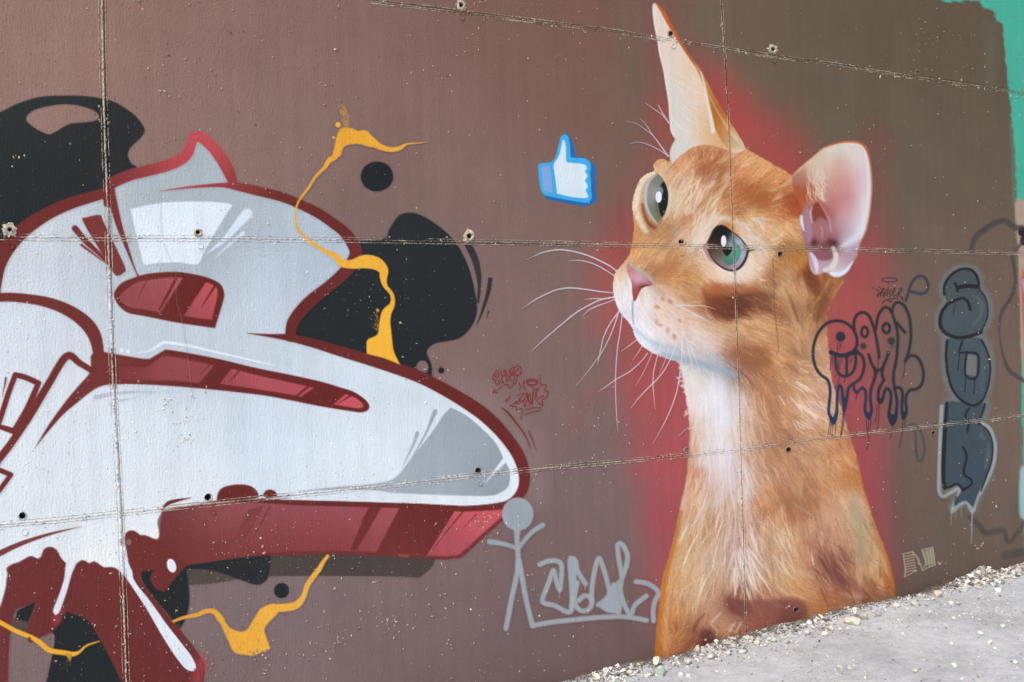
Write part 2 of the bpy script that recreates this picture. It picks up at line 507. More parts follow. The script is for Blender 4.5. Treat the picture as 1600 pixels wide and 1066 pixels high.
def build_floor():
    xs = np.unique(np.concatenate([np.linspace(-250, -10, 13), np.linspace(-10, 1, 23), np.linspace(1, 9, 321), np.linspace(9, 16, 15), np.linspace(16, 250, 13)]))
    ys = np.unique(np.concatenate([np.linspace(-250, -12, 12), np.linspace(-12, -3, 19), np.linspace(-3, 0.12, 126), [0.9, 6, 40, 250]]))
    X, Y = np.meshgrid(xs, ys)
    Zz = floor_z(X, Y)
    ny, nx = X.shape
    a = (np.arange(ny - 1)[:, None] * nx + np.arange(nx - 1)[None]).ravel()
    F = np.stack([a, a + 1, a + nx + 1, a + nx], 1)
    me = np_mesh('ground', np.stack([X.ravel(), Y.ravel(), Zz.ravel()], 1), F, smooth=True)
    me.materials.append(MAT['floor'])
    o = bpy.data.objects.new('ground', me); link(o)
    tag(o, 'pale grey dusty concrete floor strewn with gravel', kind='structure')
build_floor()

# ------------------------------------------------------------------ wall
JV = [  # upright joints, read top to bottom
    [(160, 0), (162, 120), (166, 250), (170, 370), (177, 590), (184, 720), (189, 820), (194, 940), (198, 1066)],
    [(1127, 0), (1132, 75), (1139, 205), (1146, 386), (1150, 480), (1154, 590), (1157, 700), (1160, 790), (1163, 900), (1167, 1012)]]
JH = [
    [(578, 0), (719, 17), (920, 42), (1000, 54), (1133, 75), (1240, 91), (1300, 99), (1434, 121), (1600, 146)],
    [(0, 370), (165, 372), (400, 373), (800, 379), (940, 382), (1146, 386), (1420, 392), (1600, 396)],
    [(0, 820), (95, 812), (189, 802), (400, 780), (600, 759), (800, 737), (1030, 716), (1157, 702), (1330, 680), (1600, 650)]]
vx = [float(np.mean(to_wall([p[0] for p in j], [p[1] for p in j])[0])) for j in JV]
hz = [float(np.mean(to_wall([p[0] for p in j], [p[1] for p in j])[1])) for j in JH]
PW = vx[1] - vx[0]
XE = [vx[0] - 2 * PW, vx[0] - PW, vx[0], vx[1], vx[1] + PW, vx[1] + 2 * PW]
ZE = [-0.30, hz[2], hz[1], hz[0], hz[0] + 1.0]
print('joints', vx, hz, PW)

HOLES += [(35, 806, 5.5), (325, 777, 5.5), (747, 736, 5.2), (1048, 53, 4.2), (1434, 114, 3.6), (1064, 378, 4.2),
          (1219, 397, 4.0), (1073, 703, 3.8), (1232, 703, 4.2), (1458, 677, 3.0), (1244, 953, 4.0),
          (15, 359, 3.4), (309, 363, 3.6), (733, 369, 4.2), (720, 8, 3.6), (1207, 77, 3.4)]
CRUST = {(15, 359): 12, (309, 363): 7, (733, 369): 9, (720, 8): 8, (1207, 77): 7}

wall = empty('wall', 'tall concrete wall painted brown, cast in wide panels and covered with graffiti', 'wall', (vx[1], 0, 0))

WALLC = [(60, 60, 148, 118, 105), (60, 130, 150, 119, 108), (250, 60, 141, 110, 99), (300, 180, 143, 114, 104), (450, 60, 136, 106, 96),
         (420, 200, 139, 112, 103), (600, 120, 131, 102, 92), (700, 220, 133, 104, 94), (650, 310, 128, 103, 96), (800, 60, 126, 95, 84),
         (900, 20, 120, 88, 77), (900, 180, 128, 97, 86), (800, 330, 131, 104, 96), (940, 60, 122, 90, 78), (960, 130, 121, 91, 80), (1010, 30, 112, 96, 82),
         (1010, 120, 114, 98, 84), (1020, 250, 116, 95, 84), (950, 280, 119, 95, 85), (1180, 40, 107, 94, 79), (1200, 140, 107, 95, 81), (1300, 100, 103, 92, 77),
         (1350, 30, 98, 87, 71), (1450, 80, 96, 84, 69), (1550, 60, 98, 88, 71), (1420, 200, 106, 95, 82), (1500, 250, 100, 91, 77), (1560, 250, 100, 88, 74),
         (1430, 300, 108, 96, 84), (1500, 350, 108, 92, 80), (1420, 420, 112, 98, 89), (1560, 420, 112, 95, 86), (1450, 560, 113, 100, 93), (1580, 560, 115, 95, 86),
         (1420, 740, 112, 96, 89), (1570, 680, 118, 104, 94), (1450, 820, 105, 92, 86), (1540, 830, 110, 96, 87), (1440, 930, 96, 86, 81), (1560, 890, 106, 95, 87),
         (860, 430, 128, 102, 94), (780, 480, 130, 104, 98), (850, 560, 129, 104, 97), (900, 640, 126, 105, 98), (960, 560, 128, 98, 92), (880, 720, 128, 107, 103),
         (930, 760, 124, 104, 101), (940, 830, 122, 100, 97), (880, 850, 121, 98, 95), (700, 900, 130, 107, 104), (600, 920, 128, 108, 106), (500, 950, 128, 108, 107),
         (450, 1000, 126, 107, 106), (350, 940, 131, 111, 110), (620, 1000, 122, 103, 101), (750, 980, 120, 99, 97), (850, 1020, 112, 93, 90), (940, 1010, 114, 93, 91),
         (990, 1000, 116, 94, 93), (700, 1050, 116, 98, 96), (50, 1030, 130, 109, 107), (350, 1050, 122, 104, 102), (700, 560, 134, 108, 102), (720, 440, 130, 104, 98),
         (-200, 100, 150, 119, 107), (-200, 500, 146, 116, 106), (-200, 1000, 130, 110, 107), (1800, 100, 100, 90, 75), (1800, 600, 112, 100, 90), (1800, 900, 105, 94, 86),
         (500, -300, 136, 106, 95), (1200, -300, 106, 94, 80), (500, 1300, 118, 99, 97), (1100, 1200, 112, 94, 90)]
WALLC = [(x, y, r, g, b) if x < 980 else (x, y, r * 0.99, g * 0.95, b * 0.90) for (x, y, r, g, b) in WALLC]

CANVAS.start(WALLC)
def panel(i, j):
    g = 0.0009
    xa, xb, za, zb = XE[i] + g, XE[i + 1] - g, ZE[j] + g, ZE[j + 1] - g
    seen = i in (1, 2, 3)
    st = 0.07 if seen else 0.3
    nx = max(2, int((xb - xa) / st)); nz = max(2, int((zb - za) / st))
    pts = []; edges = []
    gx = np.linspace(xa, xb, nx + 1); gz = np.linspace(za, zb, nz + 1)
    bnd = [(x, za) for x in gx[:-1]] + [(xb, z) for z in gz[:-1]] + [(x, zb) for x in gx[::-1][:-1]] + [(xa, z) for z in gz[::-1][:-1]]
    pts += bnd; nb = len(bnd)
    edges += [(k, (k + 1) % nb) for k in range(nb)]
    holes = []
    for (hx, hy, hr) in HOLES:
        an = np.linspace(0, 2 * math.pi, 14, endpoint=False)
        wx, wz = to_wall(hx + hr * np.cos(an), hy + hr * np.sin(an))
        if wx.min() > xa + 0.004 and wx.max() < xb - 0.004 and wz.min() > za + 0.004 and wz.max() < zb - 0.004:
            b = len(pts); pts += list(zip(wx, wz)); edges += [(b + k, b + (k + 1) % 14) for k in range(14)]
            holes.append((wx.mean(), wz.mean(), 0.5 * (wx.max() - wx.min()) , 0.5 * (wz.max() - wz.min())))
    for x in gx[1:-1]:
        for z in gz[1:-1]:
            if all(((x - h[0]) / (h[2] * 1.4)) ** 2 + ((z - h[1]) / (h[3] * 1.4)) ** 2 > 1 for h in holes):
                pts.append((x, z))
    r = delaunay_2d_cdt([Vector((p[0] - xa, p[1] - za)) for p in pts], edges, [], 1 if not holes else 0, 1e-7)
    P = np.array([(v.x + xa, v.y + za) for v in r[0]])
    F = []
    for f in r[2]:
        c = P[list(f)].mean(0)
        if any(((c[0] - h[0]) / (h[2] * .999)) ** 2 + ((c[1] - h[1]) / (h[3] * .999)) ** 2 < 0.97 for h in holes): continue
        F.append(f)
    F = np.array(F)
    a, b, c = P[F[:, 0]], P[F[:, 1]], P[F[:, 2]]
    area = (b[:, 0] - a[:, 0]) * (c[:, 1] - a[:, 1]) - (b[:, 1] - a[:, 1]) * (c[:, 0] - a[:, 0])
    F = np.where((area > 0)[:, None], F, F[:, ::-1])
    V = np.stack([P[:, 0], np.zeros(len(P)), P[:, 1]], 1)
    # a return edge into the joint, so the panel has thickness
    k = len(V); ring = list(range(nb))
    back = np.array([(p[0], 0.012, p[1]) for p in P[ring]])
    sides = []
    for q in range(nb):
        q2 = (q + 1) % nb
        sides += [(q, k + q, q2), (q2, k + q, k + q2)]
    V = np.concatenate([V, back]); F = np.concatenate([F, np.array(sides)])
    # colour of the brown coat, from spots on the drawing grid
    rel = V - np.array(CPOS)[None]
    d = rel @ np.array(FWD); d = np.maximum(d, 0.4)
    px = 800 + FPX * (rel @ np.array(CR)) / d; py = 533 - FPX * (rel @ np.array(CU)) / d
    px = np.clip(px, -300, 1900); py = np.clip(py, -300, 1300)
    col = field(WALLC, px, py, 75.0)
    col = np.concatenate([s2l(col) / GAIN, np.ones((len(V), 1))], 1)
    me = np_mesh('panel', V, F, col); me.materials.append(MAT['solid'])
    return link(bpy.data.objects.new('panel', me), wall)
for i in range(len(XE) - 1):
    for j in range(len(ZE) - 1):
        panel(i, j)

def box_mesh(name, a, b):
    V = [(x, y, z) for x in (a[0], b[0]) for y in (a[1], b[1]) for z in (a[2], b[2])]
    F = [(0, 1, 3, 2), (4, 6, 7, 5), (0, 4, 5, 1), (2, 3, 7, 6), (0, 2, 6, 4), (1, 5, 7, 3)]
    return np_mesh(name, V, F)
me = box_mesh('core', (XE[0], 0.045, -0.3), (XE[-1], 0.30, ZE[-1])); me.materials.append(MAT['concrete'])
link(bpy.data.objects.new('core', me), wall)

# older coats that show: teal at the right end, an olive patch, the bare strip at the foot
L0 = Layer(1395, -40, 2060, 960, 2.5)
rg = np.random.default_rng(3)
edge = [(1470, -40), (1471, 2), (1486, 5), (1488, 1), (1502, 4), (1508, 0), (1531, 2), (1536, 12), (1553, 17), (1557, 32), (1566, 37), (1569, 62), (1572, 100), (1576, 145), (1580, 180), (1584, 215), (1586, 260), (1588, 290), (1591, 330), (1592, 400), (1593, 470), (1596, 560), (1596, 640), (1598, 720), (1600, 860)]
dense = []
for a, b in zip(edge[:-1], edge[1:]):
    for t in np.linspace(0, 1, 8, endpoint=False):
        dense.append((a[0] + (b[0] - a[0]) * t + rg.normal() * 0.7, a[1] + (b[1] - a[1]) * t))
dense += [(1600, 862), (2060, 790), (2060, -40)]
L0.fill(dense, (70, 172, 146), 1.4, 1.0, smooth=False)
L0.stroke(W([(1580, 190), (1583, 240), (1585, 290), (1586, 320)], 7), (96, 142, 118), 3, 0.4)
L0.stroke(W([(1545, 40), (1548, 130)], 14), (92, 118, 92), 8, 0.22)
L0.fill([(1586, 318), (1597, 312), (1610, 322), (1660, 360), (1680, 480), (1650, 600), (1612, 640), (1597, 560), (1594, 470), (1590, 390)], (172, 150, 130), 2)
L0.fill([(1596, 432), (1601, 428), (1612, 520), (1610, 600), (1603, 610), (1599, 520)], (205, 82, 62), 2)
L0.stroke([(1601, 440, 8), (1604, 455, 9)], (200, 150, 190), 2)
L0.disc(1597, 362, 6.5, (28, 28, 30), 8, 1.2); L0.disc(1600, 376, 6, (28, 28, 30), 8, 1.2)
L0.fill([(1594, 735), (1600, 730), (1612, 740), (1612, 812), (1600, 812), (1593, 800)], (150, 185, 185), 2.5)
L0.build('teal_paint', wall, 0.00008, label='bright teal older paint at the end of the brown coat')

LT = Layer(-330, -420, 2060, -36, 5)
LT.fill([(-330, -362), (-100, -315), (200, -253), (500, -195), (800, -133), (1100, -76), (1300, -38), (1470, -33), (2060, -33), (2060, -440), (-330, -440)], (70, 172, 146), 2.0, 1.0, smooth=False)
LT.build('teal_paint', wall, 0.00009, label='bright teal older paint above the brown coat')
L1 = Layer(955, -40, 1140, 330, 5)
for_x = lambda X, Y: np.broadcast_to(np.array((110, 97, 82.)), X.shape + (3,))
L1.fill([(967, -40), (970, 20), (973, 60), (982, 120), (990, 200), (1010, 290), (1100, 300), (1130, 200), (1130, -40)], for_x, 4, 0.45)
L1.build('olive_patch', wall, 0.00008)

L2 = Layer(880, 860, 1640, 1080, 2)
L2.fill([(885, 1075), (905, 1057), (930, 1052), (955, 1045), (978, 1038), (1005, 1033), (1022, 1031), (1030, 1040), (1010, 1060), (900, 1080)], (188, 160, 142), 2)
L2.fill([(944, 1053), (975, 1047), (977, 1037), (985, 1037), (986, 1050), (1000, 1044), (1008, 1035), (1020, 1032), (1024, 1040), (1000, 1056), (950, 1062)], (134, 142, 140), 2.5)
L2.fill([(1004, 1038), (1012, 1033), (1021, 1033), (1022, 1040), (1010, 1044)], (84, 160, 156), 2)
L2.fill([(1499, 920), (1501, 907), (1507, 905), (1509, 914), (1525, 910), (1522, 925), (1500, 926)], (150, 132, 120), 2)
L2.fill([(1498, 921), (1512, 916), (1527, 911), (1528, 917), (1512, 925), (1500, 927)], (98, 150, 142), 2)
L2.fill([(1562, 904), (1575, 893), (1590, 884), (1600, 880), (1640, 866), (1640, 900), (1562, 912)], (142, 134, 122), 3)
L2.fill([(1571, 896), (1573, 888), (1576, 893), (1590, 887), (1602, 883), (1640, 872), (1640, 890), (1590, 896), (1576, 900)], (76, 168, 162), 2.5)
L2.build('bare_foot_strip', wall, 0.00010)
# ------------------------------------------------------------------ painted lettering at the left
DRED = (108, 44, 40); DRED2 = (122, 54, 50); BLK = (38, 41, 42); WHT = (222, 231, 241)
STEP = 0.0001
def wall_thing(name, label, cat, px, py, group=None):
    x, z = [float(v) for v in to_wall(px, py)]
    return empty(name, label, cat, (x, 0, z), group)

def lerp_field(pts, sig):
    return lambda X, Y: field(pts, X, Y, sig)

# black shapes behind the lettering
t = wall_thing('black_paint_cloud', 'rounded black painted cloud with an oval gap, above the red outlined silver lettering', 'graffiti', 100, 250)
L = Layer(-140, 140, 240, 430, 1.6)
L.fill([(-118, 260), (-95, 215), (-50, 192), (0, 175), (25, 163), (60, 152), (100, 149.5), (140, 151), (175, 158), (200, 172), (217, 187), (226, 203), (222, 213), (210, 225), (203, 233), (200, 243), (205, 255), (214, 265),
        (190, 290), (120, 320), (60, 345), (20, 390), (-10, 415), (-60, 410), (-105, 350)], lerp_field([(60, 200, 42, 46, 44), (60, 330, 36, 41, 43), (200, 200, 36, 38, 38), (160, 180, 48, 48, 46), (150, 250, 38, 41, 42)], 60), 1.3)
L.cut([(41, 187), (45, 178), (60, 170), (90, 164), (115, 164), (140, 170), (152, 177), (155, 182), (150, 188), (135, 191), (112, 193), (100, 198), (85, 207), (76, 210), (65, 206), (50, 197)], 1.3)
L.build('blob', t, STEP * 2)

t = wall_thing('black_paint_cloud', 'black painted cloud behind the yellow streak, with a slit highlight and a round gap', 'graffiti', 640, 450)
L = Layer(440, 325, 775, 600, 1.5)
L.fill([(558, 378), (600, 373), (607, 360), (615, 347), (622, 338), (632, 333), (648, 333), (665, 340), (685, 353), (700, 366), (712, 379), (722, 395), (732, 417), (740, 445), (745, 475), (745, 490), (739, 507), (727, 522), (715, 530),
        (695, 534), (680, 537), (670, 544), (667, 551), (670, 560), (674, 570), (675, 582), (671, 592), (640, 590), (560, 560), (470, 530), (452, 522), (465, 490), (515, 450), (550, 420), (560, 395)],
       lerp_field([(600, 480, 33, 38, 40), (650, 360, 33, 38, 41), (700, 450, 36, 40, 42), (640, 400, 46, 48, 48), (500, 510, 36, 40, 42)], 50), 1.2)
hole = [(660 + 9.5 * math.cos(a), 574 + 10.5 * math.sin(a)) for a in np.linspace(0, 2 * math.pi, 20, endpoint=False)]
L.cut(hole, 1.0, smooth=False)
L.build('blob', t, STEP * 2)
L = Layer(715, 370, 775, 520, 1.2)
L.stroke([(731, 383, 10), (741, 402, 11), (747, 425, 9), (749, 447, 5.5), (747, 472, 4)], (52, 50, 50), 1.3)
L.stroke([(766, 437, 7), (763, 456, 6), (757, 476, 5), (750, 496, 3), (743.5, 511, 0.5)], (48, 46, 46), 1.0)
L.stroke([(763.5, 487, 2.4), (760, 497, 0.8)], (52, 48, 48), 0.9)
L.build('accent', t, STEP * 3, split=True)
for (cx, cy, rx, ry, lab) in ((589, 276, 25.5, 23.5, 'large solid black painted dot below the yellow splash'), (689.5, 579, 4.6, 4.8, 'tiny black painted dot beside the red marker scribble'),
                              (440, 923, 12, 12, 'small black painted dot under the red striped band')):
    L = Layer(cx - 32, cy - 32, cx + 32, cy + 32, 1.4 if rx > 8 else 0.9)
    L.disc(cx, cy, rx, (33, 37, 39), ry, 1.2)
    o = L.build('black_paint_dot', None, STEP * 2)
    tag(o, lab, 'graffiti', 'black painted dots')

t = wall_thing('black_paint_shadow', 'black and grey painted drop shadow under the red lettering legs', 'graffiti', 300, 900)
L = Layer(0, 855, 700, 1080, 1.6)
L.fill([(288, 889, 'c'), (320, 880), (423, 856, 'c'), (550, 852), (684, 862, 'c'), (675, 886), (655, 903, 'c'), (600, 901), (420, 901), (340, 911), (296, 915, 'c')], lerp_field([(340, 900, 84, 74, 66), (500, 885, 74, 66, 62), (640, 890, 78, 68, 64)], 60), 1.2)
L.fill([(24, 964), (45, 971), (40, 989), (19, 985)], (84, 74, 68), 1.2)
L.build('grey_shade', t, STEP * 2, split=True)
L = Layer(0, 855, 460, 1080, 1.6)
bk = lerp_field([(120, 1020, 36, 40, 42), (260, 930, 36, 39, 40), (390, 890, 40, 43, 44), (35, 955, 36, 38, 38)], 60)
L.fill([(26, 955, 'c'), (57, 938, 'c'), (50, 960), (44, 972, 'c'), (25, 967, 'c')], bk)
L.fill([(100, 950, 'c'), (120, 958), (135, 964), (146, 975), (155, 990), (184, 1045), (200, 1085, 'c'), (68, 1085, 'c'), (78, 1040), (84, 1010), (85, 992), (80, 984)], bk)
L.fill([(219, 893), (242, 889), (260, 886), (288, 882), (292, 895), (295, 915), (296, 940), (292, 962), (283, 980), (276, 982), (266, 965), (245, 940), (226, 915)], bk)
L.fill([(286, 880, 'c'), (350, 872), (400, 868), (424, 867, 'c'), (420, 899), (413, 910), (400, 914), (375, 906), (350, 897), (320, 890), (290, 889)], bk)
L.build('black_shade', t, STEP * 3, split=True)

letter = wall_thing('painted_lettering', 'huge bulging silver and white graffiti lettering outlined in dark red', 'graffiti', 350, 600)
# pale overspray creeping out from the lettering
L = Layer(560, 560, 860, 800, 5)
for (x, y, r, a) in ((640, 560, 40, .0), (720, 605, 40, .22), (770, 640, 40, .25), (815, 690, 35, .22), (835, 740, 30, .25), (840, 775, 26, .2)):
    if a: L.blob(x, y, r, r, 0, (168, 150, 150), a)
L.build('overspray', letter, STEP * 1)

FILL = [(-215, 600), (-150, 520), (-60, 480), (-12, 462), (-8, 430), (-6, 400), (15, 380), (40, 357), (75, 334), (110, 318), (150, 306), (172, 298, 'c'), (172, 287, 'c'), (200, 275), (230, 267), (258, 260), (280, 251), (293, 240), (299, 224), (304, 214), (316, 216), (333, 231),
        (348, 251), (358, 270), (366, 291, 'c'), (400, 298), (440, 308), (470, 320), (500, 335), (520, 349), (537, 362), (552, 380), (556, 395), (550, 410), (534, 430), (512, 449), (489, 467), (470, 486), (457, 505), (452, 527, 'c'),
        (488, 536), (525, 547), (565, 559), (610, 573), (655, 589), (690, 607), (722, 625), (752, 645), (777, 668), (797, 692), (810, 712), (818, 735), (818, 755), (812, 773), (795, 788), (725, 793), (650, 789), (550, 785),
        (462, 784), (400, 783), (330, 790), (253, 800, 'c'), (246, 815), (249, 838), (243, 846), (222, 840), (205, 832), (195, 846), (203, 878), (205, 905, 'c'), (160, 895), (100, 890), (60, 885), (15, 895), (8, 922), (-10, 958), (-60, 950), (-130, 915), (-200, 830), (-236, 710)]
SILV = [(60, 380, 205, 214, 224), (20, 430, 206, 214, 224), (100, 430, 202, 212, 222), (150, 330, 200, 208, 218), (210, 300, 172, 182, 190), (310, 250, 166, 177, 184), (330, 280, 172, 182, 190), (260, 305, 176, 187, 196),
        (200, 350, 178, 188, 198), (205, 400, 182, 192, 202), (230, 425, 180, 190, 200), (300, 420, 178, 188, 199), (360, 380, 172, 184, 196), (400, 330, 182, 193, 204), (380, 310, 168, 180, 190), (450, 330, 178, 192, 206), (500, 370, 178, 192, 208),
        (530, 390, 176, 192, 208), (450, 400, 192, 205, 218), (480, 440, 186, 200, 216), (400, 430, 196, 208, 220), (420, 490, 192, 206, 220), (350, 500, 200, 212, 224), (250, 520, 198, 208, 220), (190, 470, 200, 211, 222), (160, 500, 204, 214, 225),
        (200, 540, 196, 207, 218), (300, 550, 196, 206, 218), (400, 545, 200, 211, 223), (60, 500, 216, 226, 236), (100, 530, 206, 215, 225), (30, 540, 214, 224, 236), (120, 600, 226, 234, 242), (40, 620, 222, 231, 241), (60, 720, 224, 233, 243),
        (120, 700, 222, 232, 243), (200, 650, 220, 231, 242), (300, 660, 216, 228, 240), (400, 680, 212, 226, 240), (300, 740, 224, 233, 243), (500, 680, 216, 229, 242), (470, 560, 206, 219, 232), (560, 590, 210, 223, 236), (640, 620, 214, 226, 239),
        (600, 680, 218, 230, 242), (540, 750, 222, 233, 244), (700, 640, 220, 231, 243), (760, 690, 226, 236, 246), (800, 740, 228, 238, 248), (720, 783, 228, 237, 246), (30, 800, 222, 232, 242), (120, 780, 224, 234, 243), (100, 850, 232, 238, 245),
        (220, 815, 232, 239, 245), (200, 760, 222, 232, 242), (150, 870, 234, 240, 246), (10, 880, 228, 236, 244)]
SILV = [(x, y, r + 1, g, b * 0.975) for (x, y, r, g, b) in SILV]
L = Layer(-250, 200, 835, 975, 1.7)
L.fill(FILL, lerp_field(SILV, 42), 1.0)
L.build('silver_fill', letter, STEP * 4)

# facets and gleams in the fill
L = Layer(100, 300, 810, 800, 1.4)
L.fill([(204, 327, 'c'), (250, 317.5), (312, 315), (356, 318), (362, 323), (354, 334), (322, 388), (311, 411), (300, 413), (275, 410), (240, 412), (227, 414), (222, 405)], (228, 238, 245), 1.3)
L.stroke([(386, 334, 16), (372, 350, 13), (350, 375, 7), (322, 397, 0.5)], (220, 232, 242), 1.3)
L.stroke([(380, 364, 5.5), (360, 381, 4), (333, 406, 0.5)], (212, 226, 238), 1.1)
L.stroke([(215, 552, 0.8), (232, 549, 2.5), (246, 541, 4), (257, 535.5, 4.5), (287, 539, 4), (337, 550, 3.4), (400, 564.5, 2.6), (432, 572, 0.6)], (230, 240, 246), 0.9)
L.disc(190, 547.5, 3, (228, 238, 245)); L.disc(200, 549, 3, (228, 238, 245))
L.build('white_gleam', letter, STEP * 5, split=True)
GRY = lerp_field([(720, 680, 158, 168, 175), (680, 740, 164, 174, 181), (770, 730, 150, 160, 166), (600, 765, 166, 175, 182)], 40)
L = Layer(130, 600, 810, 800, 1.4)
L.fill([(704, 637, 'c'), (725, 647), (750, 667), (770, 687), (780, 702), (786, 716, 'c'), (757, 756, 'c'), (790, 723, 'c'), (795, 732), (797, 745), (794, 760), (782, 770), (762, 775), (700, 774), (650, 772), (612, 770), (575, 766), (470, 767, 'c'),
        (525, 761), (575, 757), (605, 752), (620, 744), (632, 730), (650, 707), (675, 675), (692, 650)], GRY, 1.1)
L.stroke([(680, 643, 7), (674, 657, 5), (664, 680, 3.6), (641, 720, 1)], GRY, 1.0)
L.stroke([(652, 677, 6), (646, 694, 4), (628, 731, 0.5)], GRY, 1.0)
L.stroke([(150, 621, 8), (170, 617, 6), (205, 613, 4), (266, 613, 0.5)], (188, 198, 204), 1.2)
L.stroke([(172, 631, 4), (190, 626, 3.5), (218, 621, 0.4)], (190, 200, 206), 1.1)
L.build('grey_facet', letter, STEP * 5, split=True)

# dark red bands with rosy windows
def bars(L, items):
    for it in items:
        if it[0] == 'f': L.fill(it[1], it[2], 1.0, smooth=False)
        else: L.stroke(it[1], it[2], 0.8)
L = Layer(40, 415, 590, 715, 1.4)
D1 = lerp_field([(180, 460, 112, 46, 42), (300, 480, 106, 38, 34), (160, 590, 122, 56, 54), (120, 630, 112, 46, 42), (250, 600, 110, 44, 40), (400, 600, 106, 40, 36), (540, 630, 104, 38, 34)], 50)
L.fill([(178, 462), (181, 452), (192, 441), (215, 432), (237, 427), (275, 425), (305, 429), (330, 436), (345, 445), (350, 457), (349, 470), (336, 513, 'c'), (275, 504), (225, 494), (200, 489), (185, 477)], D1)
L.fill([(142, 556), (152, 548, 'c'), (190, 555), (229, 561), (240, 557), (254, 549), (266, 547), (337, 560), (400, 575), (450, 585), (500, 596), (530, 605), (552, 612), (570, 624), (577, 634), (575, 641), (565, 644.5), (550, 643), (500, 635), (450, 625),
        (400, 616.5), (300, 606), (225, 601), (175, 601), (155, 605), (140, 614), (120, 630), (100, 647), (80, 669), (54, 701, 'c'), (74, 667), (98, 633), (119, 607), (139, 584), (142, 570)], D1)
L.build('red_band', letter, STEP * 5.5, split=True)
L = Layer(160, 430, 580, 645, 1.3)
ROSE = lerp_field([(200, 462, 148, 74, 78), (240, 460, 158, 80, 84), (270, 445, 176, 92, 98), (255, 482, 140, 62, 64), (330, 450, 205, 88, 94), (310, 490, 168, 78, 82), (170, 580, 112, 46, 44), (190, 583, 124, 56, 56), (220, 585, 138, 64, 66), (290, 565, 150, 72, 74), (270, 592, 152, 74, 78),
                   (380, 590, 176, 86, 92), (350, 605, 150, 66, 70), (440, 605, 184, 84, 92), (430, 618, 170, 78, 84), (550, 630, 205, 88, 96), (535, 625, 196, 84, 92)], 26)
L.fill([(186, 464), (198, 452), (213, 442), (230, 438), (263, 434), (286, 434, 'c'), (251, 489, 'c'), (225, 484), (202, 480), (190, 472)], ROSE)
L.fill([(322, 441, 'c'), (335, 447), (340, 458), (331, 500, 'c'), (287, 494, 'c')], ROSE)
L.stroke([(275, 436, 4), (262, 460, 4), (249, 484, 2.5)], (108, 40, 36), 0.8); L.stroke([(336, 447, 4), (325, 464, 2.5), (314, 482, 0.6)], (110, 40, 38), 0.8)
L.stroke([(229, 439, 1.5), (221, 455, 1.5), (217, 468, 0.5)], (112, 48, 46), 0.8)
L.fill([(166, 574), (200, 574), (230, 573), (246, 562), (265, 557), (335, 571, 'c'), (311, 599, 'c'), (270, 595), (200, 594), (165, 592)], ROSE, 2.0)
L.fill([(362, 576, 'c'), (400, 586), (450, 597), (491, 606, 'c'), (470, 620, 'c'), (450, 616), (400, 608), (343, 600, 'c')], ROSE)
L.fill([(540, 616, 'c'), (556, 622), (567, 632), (565, 638), (550, 637), (521, 632, 'c')], ROSE)
L.stroke([(328, 570, 1.6), (312, 586, 1.2)], (112, 46, 44), 0.7)
L.stroke([(487, 600, 4), (461, 621, 3)], (106, 40, 36), 0.8); L.stroke([(548, 618, 3.2), (528, 631, 1)], (106, 40, 36), 0.8); L.stroke([(376, 577, 3), (358, 597, 0.8)], (108, 42, 38), 0.8)
L.build('rose_window', letter, STEP * 6, split=True)

# the striped underside
L = Layer(180, 765, 800, 885, 1.4)
UND = lerp_field([(260, 800, 122, 60, 60), (330, 800, 142, 76, 78), (380, 790, 150, 80, 84), (260, 850, 112, 48, 44), (340, 850, 120, 54, 52), (440, 810, 150, 80, 86), (430, 855, 124, 54, 52), (540, 800, 158, 82, 88), (520, 850, 134, 60, 60), (600, 810, 166, 84, 90), (580, 850, 140, 66, 66)], 30)
L.fill([(253, 798, 'c'), (338, 783), (400, 780), (462, 782), (550, 784), (650, 788), (725, 791), (788, 788, 'c'), (785, 812, 'c'), (755, 838), (722, 867), (712, 871), (695, 873), (665, 871.5), (625, 870), (550, 866), (475, 866), (400, 869), (350, 875), (290, 884, 'c'), (220, 895, 'c'), (200, 850, 'c'), (222, 836), (246, 842), (250, 820)], UND)
DB = lerp_field([(660, 800, 106, 40, 38), (620, 860, 118, 50, 48), (580, 820, 112, 46, 44)], 40)
bars(L, [('f', [(388, 797), (412, 790), (374, 864), (354, 868)], (128, 62, 62)), ('s', [(422, 792, 3), (396, 840, 2)], (120, 56, 56)),
         ('f', [(577, 790), (598, 790), (557, 860), (547, 860)], DB), ('s', [(574, 800, 1.6), (560, 822, 0.6)], DB),
         ('f', [(628, 786), (716, 790), (667, 868), (587, 864)], DB)])
L.fill([(716, 791, 'c'), (786, 793, 'c'), (784, 806, 'c'), (752, 835), (718, 864), (706, 867), (668, 866, 'c')], lerp_field([(740, 805, 208, 92, 100), (770, 805, 200, 88, 96), (700, 850, 178, 84, 92), (715, 860, 170, 76, 84)], 26))
L.stroke([(727, 795, 3.0), (700, 828, 1.6), (675, 860, 0.8)], (110, 44, 42), 0.8); L.stroke([(744, 804, 2.0), (722, 827, 0.5)], (118, 48, 48), 0.8)
L.stroke([(786, 810, 5), (755, 837, 6), (722, 867, 6), (708, 871, 5), (690, 872, 5), (640, 869, 4)], (118, 50, 48), 1.0)
L.stroke([(330, 785, 2), (400, 783, 5), (462, 785.5, 8), (550, 788, 8), (650, 791, 8), (725, 795, 9), (790, 790, 10)], (106, 42, 38), 1.0)
L.stroke([(620, 868, 5), (550, 864, 5), (475, 864, 5), (400, 867, 4)], (116, 46, 42), 1.6)
L.build('striped_underside', letter, STEP * 5)

